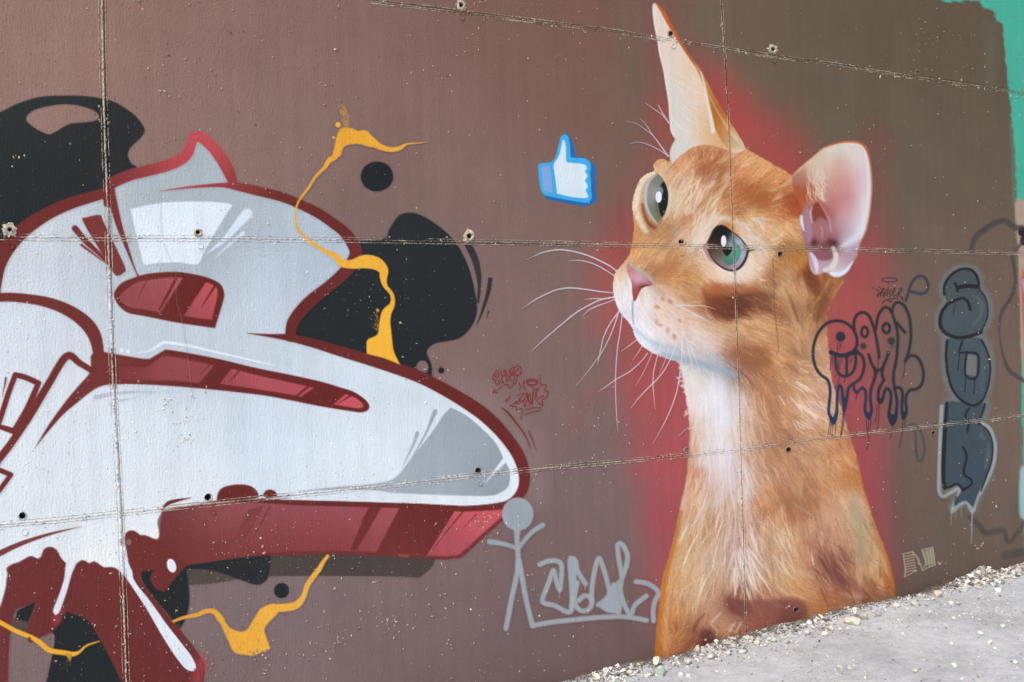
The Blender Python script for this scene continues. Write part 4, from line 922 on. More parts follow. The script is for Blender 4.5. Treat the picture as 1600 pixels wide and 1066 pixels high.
FUR = [(1100, 230, 190, 130, 80), (1140, 235, 202, 138, 86), (1180, 255, 214, 150, 92), (1210, 270, 213, 145, 86), (1225, 290, 195, 120, 62), (1070, 245, 206, 142, 88), (1060, 280, 208, 164, 124), (1080, 270, 196, 138, 98), (1078, 300, 216, 182, 148), (1100, 290, 204, 146, 102), (1100, 268, 184, 114, 70), (1120, 258, 190, 122, 76), (1130, 290, 205, 132, 78),
       (1150, 300, 205, 126, 68), (1170, 300, 188, 106, 52), (1192, 312, 182, 106, 50), (1170, 270, 214, 142, 82), (1200, 335, 200, 138, 80), (1180, 342, 214, 168, 112), (1222, 330, 194, 112, 54), (1242, 318, 165, 76, 30), (1215, 360, 214, 172, 120), (1240, 360, 204, 146, 88), (1235, 395, 182, 124, 62), (1252, 405, 190, 122, 52), (1150, 330, 206, 138, 78), (1120, 320, 204, 140, 88),
       (1058, 320, 212, 190, 160), (1055, 342, 204, 156, 108), (1080, 325, 202, 144, 92), (1085, 350, 206, 146, 96), (1060, 368, 214, 172, 136), (1075, 380, 218, 180, 146), (1040, 372, 194, 142, 88), (1020, 385, 206, 152, 98), (1000, 392, 206, 142, 80), (991, 362, 213, 146, 84), (1002, 372, 210, 152, 94), (1030, 358, 198, 140, 86),
       (1000, 405, 214, 166, 112), (985, 408, 222, 168, 110), (969, 422, 228, 182, 134), (962, 432, 230, 195, 155), (1030, 400, 206, 152, 98), (1050, 410, 190, 128, 74), (1018, 416, 202, 152, 102), (1032, 426, 186, 118, 64), (1048, 436, 205, 142, 84), (1062, 398, 206, 152, 102), (1080, 402, 204, 156, 104), (1080, 430, 200, 138, 80), (1070, 455, 213, 160, 106), (1100, 440, 204, 150, 94), (1092, 470, 206, 156, 104),
       (1110, 424, 224, 196, 165), (1140, 430, 234, 214, 194), (1165, 422, 234, 219, 200), (1178, 400, 225, 196, 168), (1180, 430, 220, 188, 150), (1090, 400, 224, 194, 164), (1195, 385, 214, 172, 122), (1090, 372, 222, 190, 160),
       (1112, 468, 126, 62, 34), (1130, 475, 118, 58, 36), (1150, 480, 108, 58, 40), (1178, 470, 114, 64, 46), (1194, 465, 140, 82, 54), (1132, 490, 140, 72, 40), (1150, 456, 172, 100, 60), (1120, 458, 170, 96, 52), (1182, 452, 186, 126, 86), (1105, 482, 160, 90, 52),
       (1204, 432, 188, 132, 76), (1212, 440, 150, 94, 52), (1228, 436, 188, 142, 98), (1222, 480, 164, 104, 62), (1222, 458, 186, 150, 108), (1240, 462, 186, 136, 88), (1242, 490, 172, 122, 80), (1262, 452, 196, 142, 88), (1282, 478, 150, 92, 50), (1266, 432, 128, 66, 30), (1290, 462, 156, 100, 54), (1275, 440, 160, 92, 44), (1300, 450, 176, 118, 62), (1310, 446, 150, 90, 48), (1262, 505, 196, 144, 96), (1284, 520, 180, 126, 80), (1278, 500, 150, 96, 58), (1240, 520, 176, 128, 88), (1270, 545, 196, 148, 100), (1290, 545, 202, 150, 112),
       (1150, 510, 214, 166, 116), (1180, 508, 210, 160, 110), (1200, 520, 196, 142, 94), (1120, 520, 222, 190, 158), (1120, 500, 206, 150, 104), (1170, 535, 182, 130, 88), (1200, 545, 188, 128, 80), (1190, 560, 150, 94, 60), (1160, 558, 160, 100, 66), (1220, 550, 214, 152, 100), (1142, 548, 172, 122, 94), (1140, 530, 206, 160, 118), (1215, 530, 190, 138, 92), (1235, 545, 172, 124, 84),
       (970, 442, 230, 226, 222), (975, 470, 226, 226, 228), (990, 492, 216, 219, 223), (984, 456, 224, 224, 227), (1010, 478, 232, 227, 224), (1000, 508, 228, 233, 238), (1020, 466, 222, 204, 190), (1036, 458, 216, 186, 160), (1030, 490, 228, 204, 186), (1050, 478, 222, 192, 166), (1040, 510, 232, 208, 194), (1020, 520, 232, 232, 236), (1070, 500, 222, 188, 158), (1060, 520, 222, 196, 176), (1090, 500, 222, 190, 160), (1084, 530, 222, 208, 198), (1108, 536, 212, 198, 190), (1050, 538, 224, 216, 214), (1098, 550, 200, 180, 168), (1070, 538, 214, 190, 176),
       (1030, 546, 190, 205, 216), (1060, 554, 166, 182, 192), (1090, 563, 170, 182, 191), (1112, 572, 172, 182, 190), (1140, 582, 162, 164, 166), (1012, 540, 222, 232, 240),
       (1070, 582, 228, 224, 214), (1076, 612, 228, 220, 210), (1096, 600, 222, 210, 190), (1120, 605, 214, 226, 238), (1125, 640, 220, 227, 237), (1102, 640, 226, 220, 218), (1084, 650, 222, 206, 194), (1140, 622, 222, 222, 224), (1160, 606, 194, 172, 152), (1165, 642, 216, 198, 182), (1175, 670, 198, 160, 132), (1110, 690, 226, 222, 225), (1125, 720, 223, 217, 221), (1140, 755, 218, 200, 198), (1098, 715, 220, 204, 196), (1090, 748, 204, 138, 98), (1082, 700, 210, 150, 104), (1080, 735, 214, 160, 112), (1080, 780, 214, 166, 122), (1110, 780, 213, 178, 152), (1076, 668, 196, 140, 90), (1160, 690, 218, 196, 180), (1120, 755, 216, 190, 176),
       (1160, 582, 160, 108, 78), (1180, 602, 174, 114, 76), (1200, 588, 188, 120, 72), (1222, 578, 196, 142, 94), (1200, 640, 196, 126, 76), (1190, 620, 200, 132, 78), (1232, 600, 198, 148, 104), (1252, 580, 192, 142, 98), (1240, 640, 212, 168, 132), (1266, 640, 218, 176, 144), (1280, 600, 205, 158, 124), (1292, 622, 212, 170, 144), (1210, 680, 178, 122, 82), (1190, 700, 182, 128, 92), (1232, 690, 190, 136, 96), (1262, 680, 192, 142, 104), (1300, 668, 208, 156, 114), (1318, 692, 192, 122, 66), (1308, 720, 206, 144, 98), (1332, 742, 184, 116, 54), (1280, 722, 196, 146, 102), (1240, 732, 188, 134, 94), (1200, 742, 196, 150, 112), (1170, 740, 212, 178, 156), (1212, 618, 198, 136, 86), (1218, 655, 196, 134, 84),
       (1150, 800, 206, 162, 138), (1130, 830, 190, 142, 114), (1100, 820, 205, 156, 108), (1080, 830, 213, 174, 132), (1060, 860, 210, 158, 100), (1090, 870, 213, 180, 142), (1110, 880, 208, 184, 150), (1070, 900, 210, 168, 116), (1050, 920, 204, 140, 78), (1080, 930, 218, 186, 152), (1100, 920, 204, 166, 118), (1130, 900, 192, 158, 124), (1140, 870, 192, 148, 120), (1160, 850, 200, 156, 138), (1180, 830, 198, 148, 116), (1200, 800, 194, 136, 92), (1220, 780, 184, 120, 76), (1210, 860, 203, 164, 126), (1198, 880, 194, 162, 134), (1190, 905, 200, 152, 108), (1230, 842, 210, 164, 112), (1238, 800, 168, 104, 64), (1250, 830, 202, 150, 106), (1265, 780, 184, 124, 84), (1250, 770, 176, 118, 78), (1280, 830, 198, 146, 114), (1300, 800, 213, 158, 118), (1330, 790, 202, 162, 122), (1342, 822, 168, 150, 118), (1346, 852, 174, 152, 114), (1362, 840, 192, 138, 84), (1370, 870, 188, 114, 48), (1386, 902, 182, 104, 42), (1356, 882, 188, 150, 104), (1320, 850, 212, 160, 116), (1298, 850, 186, 120, 88), (1290, 880, 162, 104, 84), (1305, 892, 142, 94, 82), (1278, 862, 190, 126, 92), (1312, 872, 158, 104, 84), (1290, 908, 184, 122, 96), (1340, 892, 198, 146, 98), (1330, 920, 160, 102, 74), (1360, 930, 136, 80, 60), (1380, 925, 172, 108, 60), (1392, 935, 174, 104, 48), (1270, 900, 206, 152, 92), (1240, 900, 212, 166, 116), (1220, 920, 206, 156, 106),
       (1142, 945, 112, 60, 60), (1180, 955, 128, 70, 64), (1220, 950, 134, 76, 66), (1240, 972, 118, 66, 60), (1200, 976, 138, 80, 70), (1280, 940, 204, 130, 68), (1290, 956, 194, 120, 58), (1312, 946, 188, 120, 70), (1262, 972, 188, 120, 72), (1320, 932, 150, 96, 76), (1160, 940, 124, 66, 62), (1100, 960, 208, 164, 120), (1120, 965, 204, 156, 112), (1090, 978, 154, 94, 70), (1104, 1000, 98, 48, 46), (1112, 1012, 92, 46, 50), (1094, 1012, 168, 108, 70), (1140, 990, 202, 158, 124), (1160, 985, 184, 122, 88), (1180, 990, 162, 94, 70), (1060, 960, 202, 134, 68), (1042, 980, 203, 138, 74), (1060, 1002, 198, 130, 72), (1034, 1020, 188, 110, 50), (1076, 1016, 162, 94, 56), (1130, 1012, 182, 130, 100), (1130, 935, 196, 140, 96), (1250, 930, 206, 148, 92), (1200, 930, 200, 142, 98)]
C = Layer(950, -5, 1412, 1066, 1.5)
X, Y = np.meshgrid(C.xs, C.ys)
rngc = np.random.default_rng(21)
warp = smooth_noise(X.shape, 14, rngc, 2) * 5; warp2 = smooth_noise(X.shape, 14, rngc, 2) * 5
base = field(FUR, X + warp, Y + warp2, 11.0 + 6.5 * np.clip((Y - 560) / 60, 0, 1))
g_ = base @ np.array([0.3, 0.59, 0.11])
base = g_[..., None] + (base - g_[..., None]) * 0.77
base = 172 + (base - 168) * 1.10 + np.array([2.0, -3.0, -4.0])
DIRS = [(1090, 290, -58), (1060, 300, -62), (1120, 240, -40), (1180, 300, -35), (1220, 300, -22), (1020, 400, -40), (990, 380, -70), (1060, 380, -55), (1080, 440, 20), (1110, 470, 25), (1160, 470, 22), (1160, 520, 20), (1200, 560, 28), (1210, 430, 55), (1235, 470, 62), (1270, 470, -60), (1290, 500, 80), (1260, 600, 28), (1280, 640, 30),
        (1030, 500, 40), (980, 470, 80), (1060, 530, 28), (1100, 550, 25), (1080, 600, 85), (1110, 620, 92), (1130, 720, 93), (1095, 740, 105), (1180, 640, 70), (1200, 700, 55), (1250, 700, 48), (1310, 700, 65), (1070, 830, 112), (1110, 860, 98), (1150, 860, 86), (1190, 860, 68), (1230, 860, 62), (1300, 860, 62), (1350, 840, 68), (1380, 900, 70),
        (1060, 960, 80), (1100, 980, -60), (1160, 960, 10), (1230, 960, 30), (1300, 950, -20), (1360, 930, 30), (1140, 350, -20), (1190, 370, 35), (1220, 380, 40)]
dd = [(x, y, math.cos(2 * math.radians(a)), math.sin(2 * math.radians(a))) for x, y, a in DIRS]
D = field(dd, X[::4, ::4], Y[::4, ::4], 35)
D = np.repeat(np.repeat(D, 4, 0), 4, 1)[:X.shape[0], :X.shape[1]]
ang = 0.5 * np.arctan2(D[..., 1], D[..., 0]) + smooth_noise(X.shape, 26, rngc) * 0.35
f1 = lic(ang, rngc, 9); f2 = lic(ang, rngc, 4)
coarse = lic(np.repeat(np.repeat(ang[::3, ::3], 3, 0), 3, 1)[:X.shape[0], :X.shape[1]], rngc, 14)
mott = smooth_noise(X.shape, 22, rngc, 3)
amp = 0.030 + 0.030 * np.clip(smooth_noise(X.shape, 40, rngc, 2) + 0.5, 0, 1.2)
lum = base.mean(2, keepdims=True)
calm = np.clip((230 - lum[..., 0]) / 70, 0.35, 1)
mod = 1 + (f1 * amp + f2 * 0.020 + coarse * 0.014 + mott * 0.10) * calm
base = base * mod[..., None]
grain = rngc.normal(0, 1, X.shape)
base = base * (1 + 0.030 * grain * calm)[..., None]
sp_ = (rngc.random(X.shape) < 0.010)[..., None]
base = np.where(sp_, base * 0.6 + 0.4 * np.array([236, 206, 150.]), base)
base[..., 2] *= 1 - 0.05 * np.clip(f1, -1, 1) * calm
C.comp((slice(None), slice(None)), X, Y, np.ones(X.shape) * 0.9999, lambda a, b: base)

RIM = []
def hair(x0, y0, x1, y1, w, col, al, bend=0.0, rim=False):
    mx, my = (x0 + x1) / 2 - (y1 - y0) * bend, (y0 + y1) / 2 + (x1 - x0) * bend
    h_ = [(x0, y0, w * 0.5), (mx, my, w), (x1, y1, 0.2)]
    C.stroke(h_, col, 0.9, al)
    if rim: RIM.append(h_)
def tuft(n, box, angle, spread, ln, w, cols, al, bend=0.12, rim=False):
    for k in range(n):
        x = box[0] + rngc.random() * (box[2] - box[0]); y = box[1] + rngc.random() * (box[3] - box[1])
        a = math.radians(angle(x, y) if callable(angle) else angle) + rngc.normal() * spread
        l = ln * (0.5 + rngc.random()); c = cols[rngc.integers(len(cols))]
        hair(x, y, x + l * math.cos(a), y + l * math.sin(a), w * (0.7 + 0.6 * rngc.random()), c, al * (0.6 + 0.6 * rngc.random()), rngc.normal() * bend, rim)
# broad dabs under the fine hair
def dabs(n, box, spread, ln, w, cols, al):
    for k in range(n):
        x = box[0] + rngc.random() * (box[2] - box[0]); y = box[1] + rngc.random() * (box[3] - box[1])
        j_ = int(np.clip((y - C.y0) / C.h, 0, C.ny - 1)); i_ = int(np.clip((x - C.x0) / C.h, 0, C.nx - 1))
        a = ang[j_, i_] + rngc.normal() * spread; l = ln * (0.5 + rngc.random())
        x2, y2 = x + l * math.cos(a), y + l * math.sin(a)
        C.stroke([(x, y, w * .4), ((x + x2) / 2, (y + y2) / 2, w * (0.6 + 0.8 * rngc.random())), (x2, y2, w * .3)], cols[rngc.integers(len(cols))], 3.0, al * (0.5 + rngc.random()))
dabs(90, (1050, 240, 1240, 360), 0.25, 24, 6, [(226, 196, 160), (160, 96, 56), (214, 150, 92), (232, 212, 184), (176, 112, 70)], 0.30)
dabs(70, (1150, 420, 1290, 590), 0.2, 26, 6, [(150, 98, 62), (222, 176, 130), (170, 122, 86), (206, 160, 116)], 0.32)
dabs(40, (1000, 385, 1110, 470), 0.3, 18, 6, [(222, 180, 134), (176, 120, 74), (210, 160, 110)], 0.30)
dabs(120, (1170, 590, 1330, 780), 0.3, 30, 8, [(166, 114, 78), (220, 178, 142), (188, 132, 92), (206, 150, 106), (174, 126, 98)], 0.28)
dabs(130, (1040, 780, 1380, 940), 0.25, 32, 9, [(222, 184, 146), (190, 140, 98), (206, 168, 128), (176, 128, 96), (226, 198, 166)], 0.28)
dabs(70, (1030, 930, 1400, 1030), 0.4, 26, 8, [(150, 92, 68), (206, 152, 104), (172, 108, 74), (128, 76, 64)], 0.28)
# brow and forehead
tuft(95, (1052, 278, 1118, 345), -60, 0.16, 24, 2.1, [(230, 206, 172), (224, 194, 160), (238, 220, 196)], 0.66)
tuft(30, (1082, 248, 1130, 290), -52, 0.2, 20, 2.2, [(150, 88, 54), (140, 80, 52)], 0.5)
tuft(40, (1046, 232, 1112, 258), -75, 0.5, 13, 2.0, [(214, 150, 92), (196, 124, 70), (226, 176, 124)], 0.7)
tuft(50, (1070, 235, 1150, 290), -50, 0.25, 16, 1.8, [(176, 104, 60), (224, 178, 120), (160, 95, 60)], 0.4)
tuft(60, (1150, 250, 1230, 320), -35, 0.4, 18, 1.6, [(226, 180, 110), (176, 96, 42), (222, 170, 100)], 0.4)
tuft(50, (1160, 320, 1245, 380), lambda x, y: 25, 0.5, 16, 1.6, [(230, 195, 145), (226, 185, 130), (190, 120, 60)], 0.4)
tuft(60, (1150, 430, 1215, 470), 40, 0.25, 20, 1.7, [(226, 176, 116), (220, 165, 105), (232, 196, 146)], 0.42)
tuft(50, (1110, 455, 1200, 495), 22, 0.2, 20, 1.7, [(92, 44, 28), (150, 84, 48), (120, 62, 36)], 0.38)
tuft(50, (1150, 500, 1225, 545), 22, 0.16, 26, 1.7, [(226, 180, 126), (170, 112, 70), (232, 196, 150)], 0.42)
tuft(40, (1150, 550, 1235, 580), 25, 0.2, 24, 1.7, [(140, 84, 50), (206, 148, 98), (226, 160, 100)], 0.4)
tuft(30, (1225, 440, 1290, 540), lambda x, y: 65 if x < 1255 else -65, 0.25, 24, 1.7, [(140, 90, 52), (222, 176, 120), (212, 170, 120)], 0.35)
tuft(40, (1000, 380, 1070, 440), -45, 0.3, 14, 1.5, [(226, 178, 120), (176, 112, 60), (230, 190, 140)], 0.4)
tuft(50, (1060, 440, 1110, 480), 15, 0.4, 14, 1.5, [(232, 188, 130), (190, 124, 66)], 0.4)
tuft(60, (1020, 470, 1110, 545), 30, 0.25, 20, 1.5, [(238, 220, 204), (216, 180, 150), (242, 232, 224)], 0.38)
tuft(45, (962, 440, 1005, 520), 75, 0.2, 22, 1.7, [(240, 240, 240), (214, 216, 220)], 0.4)
# throat and chest
tuft(130, (1072, 580, 1150, 720), lambda x, y: 90 + (1110 - x) * 0.12, 0.10, 55, 1.9, [(236, 238, 244), (226, 226, 232), (240, 236, 232), (214, 214, 222)], 0.34, 0.05)
tuft(90, (1095, 700, 1165, 780), lambda x, y: 90 + (1130 - x) * 0.5, 0.12, 60, 1.7, [(234, 230, 236), (226, 214, 216), (240, 236, 240)], 0.40, 0.05)
tuft(40, (1075, 720, 1110, 800), 110, 0.15, 40, 1.7, [(196, 120, 70), (226, 180, 140), (224, 190, 160)], 0.4)
tuft(60, (1130, 780, 1170, 860), lambda x, y: 90 + (1146 - x) * 1.1, 0.10, 60, 1.6, [(230, 214, 214), (216, 190, 182), (236, 226, 226)], 0.42, 0.05)
tuft(34, (1150, 850, 1175, 890), lambda x, y: 62 + (1175 - x) * 0.6, 0.14, 46, 1.8, [(234, 222, 214), (230, 210, 200), (240, 232, 228)], 0.6, 0.06)
tuft(12, (1146, 860, 1158, 900), 95, 0.1, 44, 2.0, [(234, 224, 216)], 0.6, 0.04)
tuft(80, (1045, 800, 1110, 940), lambda x, y: 112, 0.2, 34, 1.7, [(232, 204, 164), (222, 186, 140), (196, 130, 70)], 0.36)
tuft(70, (1180, 790, 1270, 920), 62, 0.2, 34, 1.7, [(226, 190, 150), (214, 170, 124), (184, 130, 90)], 0.34)
tuft(60, (1270, 700, 1360, 860), 66, 0.2, 30, 1.7, [(226, 182, 140), (206, 156, 112), (184, 128, 84)], 0.30)
tuft(36, (1330, 790, 1365, 890), 66, 0.2, 30, 2.0, [(206, 184, 142), (184, 164, 124)], 0.45)
tuft(40, (1275, 850, 1320, 920), 60, 0.16, 28, 1.8, [(92, 50, 48), (150, 92, 74)], 0.4)
tuft(60, (1140, 935, 1250, 985), 30, 0.5, 22, 1.8, [(100, 52, 50), (156, 92, 76), (170, 104, 80)], 0.4)
tuft(60, (1150, 600, 1200, 760), lambda x, y: 70, 0.2, 30, 1.8, [(232, 214, 194), (222, 192, 162), (236, 224, 210)], 0.42)
tuft(60, (1060, 790, 1230, 920), lambda x, y: 90 + (1146 - x) * 0.35, 0.15, 36, 1.9, [(236, 216, 188), (230, 204, 172), (240, 228, 212)], 0.5)
tuft(50, (1200, 580, 1300, 720), 40, 0.35, 20, 1.8, [(230, 196, 160), (156, 104, 70), (224, 180, 138)], 0.4)
tuft(24, (1235, 600, 1285, 660), 35, 0.2, 22, 2.2, [(236, 214, 192), (232, 204, 178)], 0.6)
tuft(14, (1235, 565, 1290, 600), 15, 0.25, 18, 2.0, [(238, 206, 176), (226, 176, 130)], 0.55)
tuft(60, (1190, 690, 1300, 780), 52, 0.25, 18, 1.5, [(216, 176, 124), (160, 108, 72), (226, 190, 140)], 0.32)
tuft(40, (1040, 990, 1140, 1030), -55, 0.4, 20, 1.8, [(226, 180, 130), (160, 92, 56)], 0.35)
for h_ in [(1076, 818, 1062, 850, 3.2), (1090, 835, 1064, 895, 3.0), (1125, 800, 1117, 835, 3), (1130, 812, 1120, 845, 2.6), (1105, 900, 1090, 940, 3), (1172, 820, 1190, 876, 2.4), (1168, 860, 1184, 925, 2.6), (1176, 880, 1206, 925, 2.4), (1160, 900, 1180, 955, 2.6), (1150, 880, 1149, 940, 2.6), (1268, 862, 1272, 885, 2.0)]:
    hair(*h_, (238, 222, 200), 0.85, 0.03)
for h_ in [(1126, 958, 1112, 972, 4.5), (1148, 974, 1140, 985, 5), (1158, 972, 1150, 988, 4), (1120, 985, 1110, 975, 3)]:
    C.stroke([(h_[0], h_[1], h_[4] * .6), (h_[2], h_[3], h_[4])], (216, 186, 166), 1.6, 0.7)
for h_ in [(1242, 598, 1262, 610, 4), (1217, 618, 1226, 632, 3), (1236, 622, 1252, 640, 3.4), (1248, 632, 1276, 652, 5), (1250, 576, 1262, 582, 3)]:
    C.stroke([(h_[0], h_[1], h_[4] * .5), (h_[2], h_[3], h_[4])], (238, 216, 192), 1.8, 0.75)
C.stroke([(1244, 596, 2), (1262, 606, 3)], (240, 220, 200), 1.2, 0.8)
C.stroke([(1195, 555, 3), (1210, 562, 6), (1222, 572, 4)], (232, 170, 112), 2.2, 0.75); C.stroke([(1206, 550, 2), (1218, 556, 5), (1228, 565, 3)], (230, 168, 112), 2.2, 0.7)
C.stroke([(1150, 575, 4), (1168, 590, 4), (1184, 610, 2)], (140, 70, 66), 3, 0.5)
C.stroke([(1205, 375, 3), (1215, 372, 4), (1224, 364, 3)], (236, 210, 170), 1.6, 0.7); C.stroke([(1208, 382, 3), (1222, 376, 3.5)], (236, 210, 170), 1.6, 0.6)
C.stroke([(1222, 448, 3), (1228, 470, 5), (1238, 492, 4)], (196, 164, 124), 3, 0.5); C.stroke([(1228, 450, 2), (1236, 470, 3), (1246, 500, 3)], (128, 80, 46), 2.2, 0.5)
C.stroke([(1300, 445, 6), (1285, 470, 6), (1276, 500, 5)], (118, 66, 44), 5, 0.5); C.stroke([(1318, 440, 4), (1306, 462, 5), (1296, 485, 4)], (206, 158, 96), 3, 0.7)
C.stroke([(1293, 495, 3), (1297, 530, 4), (1300, 570, 4)], (212, 172, 136), 3, 0.6)
# dark bar across the cheek, shadow under it
C.fill([(1098, 452), (1112, 462), (1130, 460), (1150, 462), (1172, 452), (1196, 455), (1206, 466), (1196, 476), (1176, 478), (1160, 488), (1142, 500), (1124, 496), (1106, 484)], lerp_field([(1110, 468, 134, 72, 44), (1130, 478, 108, 56, 38), (1155, 478, 98, 56, 42), (1190, 466, 124, 78, 56)], 14), 7, 0.85)
C.fill([(1098, 450), (1130, 446), (1170, 446), (1190, 452), (1150, 460), (1110, 462)], (176, 104, 62), 6, 0.6)
tuft(60, (1105, 452, 1195, 492), 24, 0.2, 20, 1.7, [(86, 44, 30), (156, 92, 58), (118, 64, 40), (190, 124, 78)], 0.36)
C.fill([(1146, 545), (1180, 540), (1205, 555), (1200, 575), (1170, 575), (1148, 562)], (146, 92, 60), 8, 0.6)
C.fill([(1258, 425), (1275, 432), (1285, 445), (1278, 462), (1264, 452)], (118, 62, 36), 6, 0.8)
C.fill([(1288, 462), (1278, 480), (1272, 500), (1282, 496), (1294, 472)], (126, 78, 54), 5, 0.7)
C.fill([(1090, 262), (1110, 252), (1130, 258), (1120, 276), (1096, 284)], (166, 98, 66), 8, 0.5)
C.fill([(1160, 296), (1185, 292), (1205, 306), (1200, 322), (1176, 318)], (172, 98, 52), 8, 0.55)
C.fill([(1224, 300), (1245, 306), (1258, 330), (1244, 340), (1228, 324)], (158, 78, 42), 7, 0.7)
C.fill([(1025, 418), (1045, 405), (1062, 412), (1048, 432), (1030, 436)], (178, 118, 74), 8, 0.5)
# cream fur round the eyes
C.stroke([(1018, 270, 5), (1002, 284, 9), (995, 305, 10), (994, 325, 9), (1000, 345, 9), (1010, 362, 6)], (226, 208, 176), 4, 0.9)
C.stroke([(1022, 268, 4), (1006, 280, 7), (998, 296, 7), (995, 315, 6)], (230, 218, 190), 4, 0.8)
for k in range(130):
    t_ = rngc.random(); x_ = np.interp(t_, [0, .25, .5, .75, 1], [1020, 1003, 993, 991, 1006]); y_ = np.interp(t_, [0, .25, .5, .75, 1], [271, 282, 304, 328, 358])
    a_ = math.radians(np.interp(t_, [0, .3, .6, 1], [215, 190, 165, 120]) + rngc.normal() * 22); l_ = 5 + 6 * rngc.random()
    x_ += 4 * rngc.random(); hair(x_, y_, x_ + l_ * math.cos(a_), y_ + l_ * math.sin(a_), 2.0, [(236, 226, 198), (228, 206, 168), (216, 180, 136), (240, 232, 210)][rngc.integers(4)], 0.5, rngc.normal() * .08, True)
C.stroke([(992, 350, 5), (993, 375, 8), (988, 395, 6)], (212, 144, 78), 4, 0.7)
C.stroke([(1046, 290, 2), (1047, 310, 3), (1044, 330, 3), (1037, 343, 2)], (226, 208, 180), 1.8, 0.9)
C.stroke([(1024, 262, 4), (1032, 268, 4), (1040, 282, 3)], (222, 190, 150), 2.5, 0.7)
C.stroke([(1004, 320, 4), (1008, 338, 5), (1016, 352, 6), (1024, 356, 4)], (120, 62, 48), 2.5, 0.75)
C.stroke([(1082, 388, 8), (1090, 372, 10), (1098, 358, 11), (1110, 346, 13), (1126, 341, 10), (1140, 342, 6)], (228, 214, 196), 7, 0.85)
C.stroke([(1150, 346, 8), (1164, 356, 11), (1178, 370, 12), (1186, 386, 10)], (220, 206, 188), 7, 0.82)
tuft(110, (1080, 338, 1118, 394), -62, 0.22, 20, 1.8, [(238, 226, 210), (228, 206, 180), (216, 190, 164)], 0.6)
tuft(100, (1144, 338, 1192, 390), 38, 0.35, 14, 1.8, [(234, 222, 208), (226, 210, 196), (210, 190, 170)], 0.55)
tuft(60, (1110, 415, 1190, 440), 15, 0.5, 12, 2.0, [(240, 226, 210), (232, 208, 184)], 0.5)
# muzzle marks
for x, y, r in ((1035, 467, 3), (1047, 472, 4), (1026, 481, 4), (1024, 504, 4), (1032, 510, 3), (1045, 517, 4), (1054, 525, 4), (1060, 500, 3)):
    C.blob(x + rngc.normal() * 1.5, y + rngc.normal() * 1.5, r * 0.9, r * 1.5, -40 + rngc.normal() * 25, (168, 92, 62), 0.35 + 0.3 * rngc.random())
C.stroke([(989, 470, 2.2), (988, 488, 2.4), (990, 506, 2)], (142, 152, 160), 1.2, 0.9)
C.stroke([(991, 512, 3), (1000, 522, 4), (1014, 532, 6), (1032, 540, 8), (1055, 547, 9)], (178, 194, 206), 4, 0.6)
C.stroke([(1025, 551, 5), (1060, 560, 9), (1095, 568, 10), (1130, 578, 10), (1148, 586, 8)], (158, 172, 184), 5, 0.75)
C.stroke([(990, 520, 4), (1000, 537, 6), (1014, 547, 6), (1030, 551, 4)], (232, 240, 246), 3, 0.8)
C.fill([(1135, 934), (1170, 938), (1210, 936), (1248, 936), (1262, 956), (1240, 980), (1200, 992), (1176, 985), (1160, 962), (1140, 956)], lerp_field([(1150, 944, 116, 62, 60), (1200, 952, 138, 82, 74), (1240, 965, 120, 68, 64), (1190, 978, 156, 94, 76)], 14), 6, 0.75)
C.stroke([(1262, 846, 8), (1280, 864, 18), (1296, 884, 26), (1312, 904, 20), (1340, 922, 14), (1392, 936, 12)], lerp_field([(1268, 852, 170, 112, 84), (1290, 876, 132, 80, 68), (1306, 894, 112, 64, 60), (1345, 928, 146, 90, 72)], 12), 8, 0.72)
tuft(46, (1262, 842, 1322, 905), 58, 0.18, 30, 2.2, [(96, 52, 50), (150, 92, 72), (112, 66, 60), (206, 156, 116)], 0.45)
tuft(26, (1320, 905, 1385, 935), 30, 0.25, 24, 2.0, [(110, 62, 52), (186, 122, 74), (160, 100, 72)], 0.45)
C.fill([(1094, 990), (1108, 984), (1120, 1000), (1122, 1018), (1108, 1026), (1098, 1010)], (96, 50, 50), 5, 0.8)
C.fill([(1225, 770), (1250, 768), (1262, 790), (1250, 812), (1230, 806)], (164, 112, 80), 14, 0.45)
C.fill([(1330, 770), (1342, 790), (1350, 830), (1356, 872), (1344, 880), (1338, 840), (1330, 800)], (172, 156, 124), 7, 0.65)
# orange line down the left flank, red blush
C.stroke([(1077, 668, 4), (1076, 705, 5), (1073, 740, 5)], (190, 124, 72), 4, 0.55)
C.stroke([(1064, 800, 5), (1055, 842, 7), (1047, 872, 8), (1039, 902, 9), (1034, 932, 9), (1031, 962, 9), (1028, 992, 9), (1026, 1032, 9)], (192, 112, 40), 4, 0.85)
C.stroke([(1050, 900, 3), (1044, 940, 5), (1041, 980, 6), (1039, 1015, 6)], (226, 172, 116), 4, 0.5)
C.stroke([(1346, 750, 4), (1354, 780, 7), (1366, 812, 9), (1380, 845, 11), (1392, 882, 12), (1398, 915, 10)], (190, 108, 38), 5, 0.6)
C.blob(1090, 738, 9, 12, 20, (206, 118, 80), 0.5); C.blob(1086, 706, 8, 16, 0, (214, 140, 92), 0.5)
C.stroke([(1084, 985, 4), (1090, 972, 5), (1100, 960, 3)], (120, 58, 50), 3, 0.6)
tuft(40, (1064, 570, 1078, 612), lambda x, y: 160, 0.45, 7, 2.2, [(238, 236, 232), (228, 220, 210)], 0.7, 0.15, True)
tuft(16, (1074, 615, 1082, 655), lambda x, y: 130, 0.5, 7, 1.8, [(236, 230, 224), (222, 204, 186)], 0.6, 0.15, True)

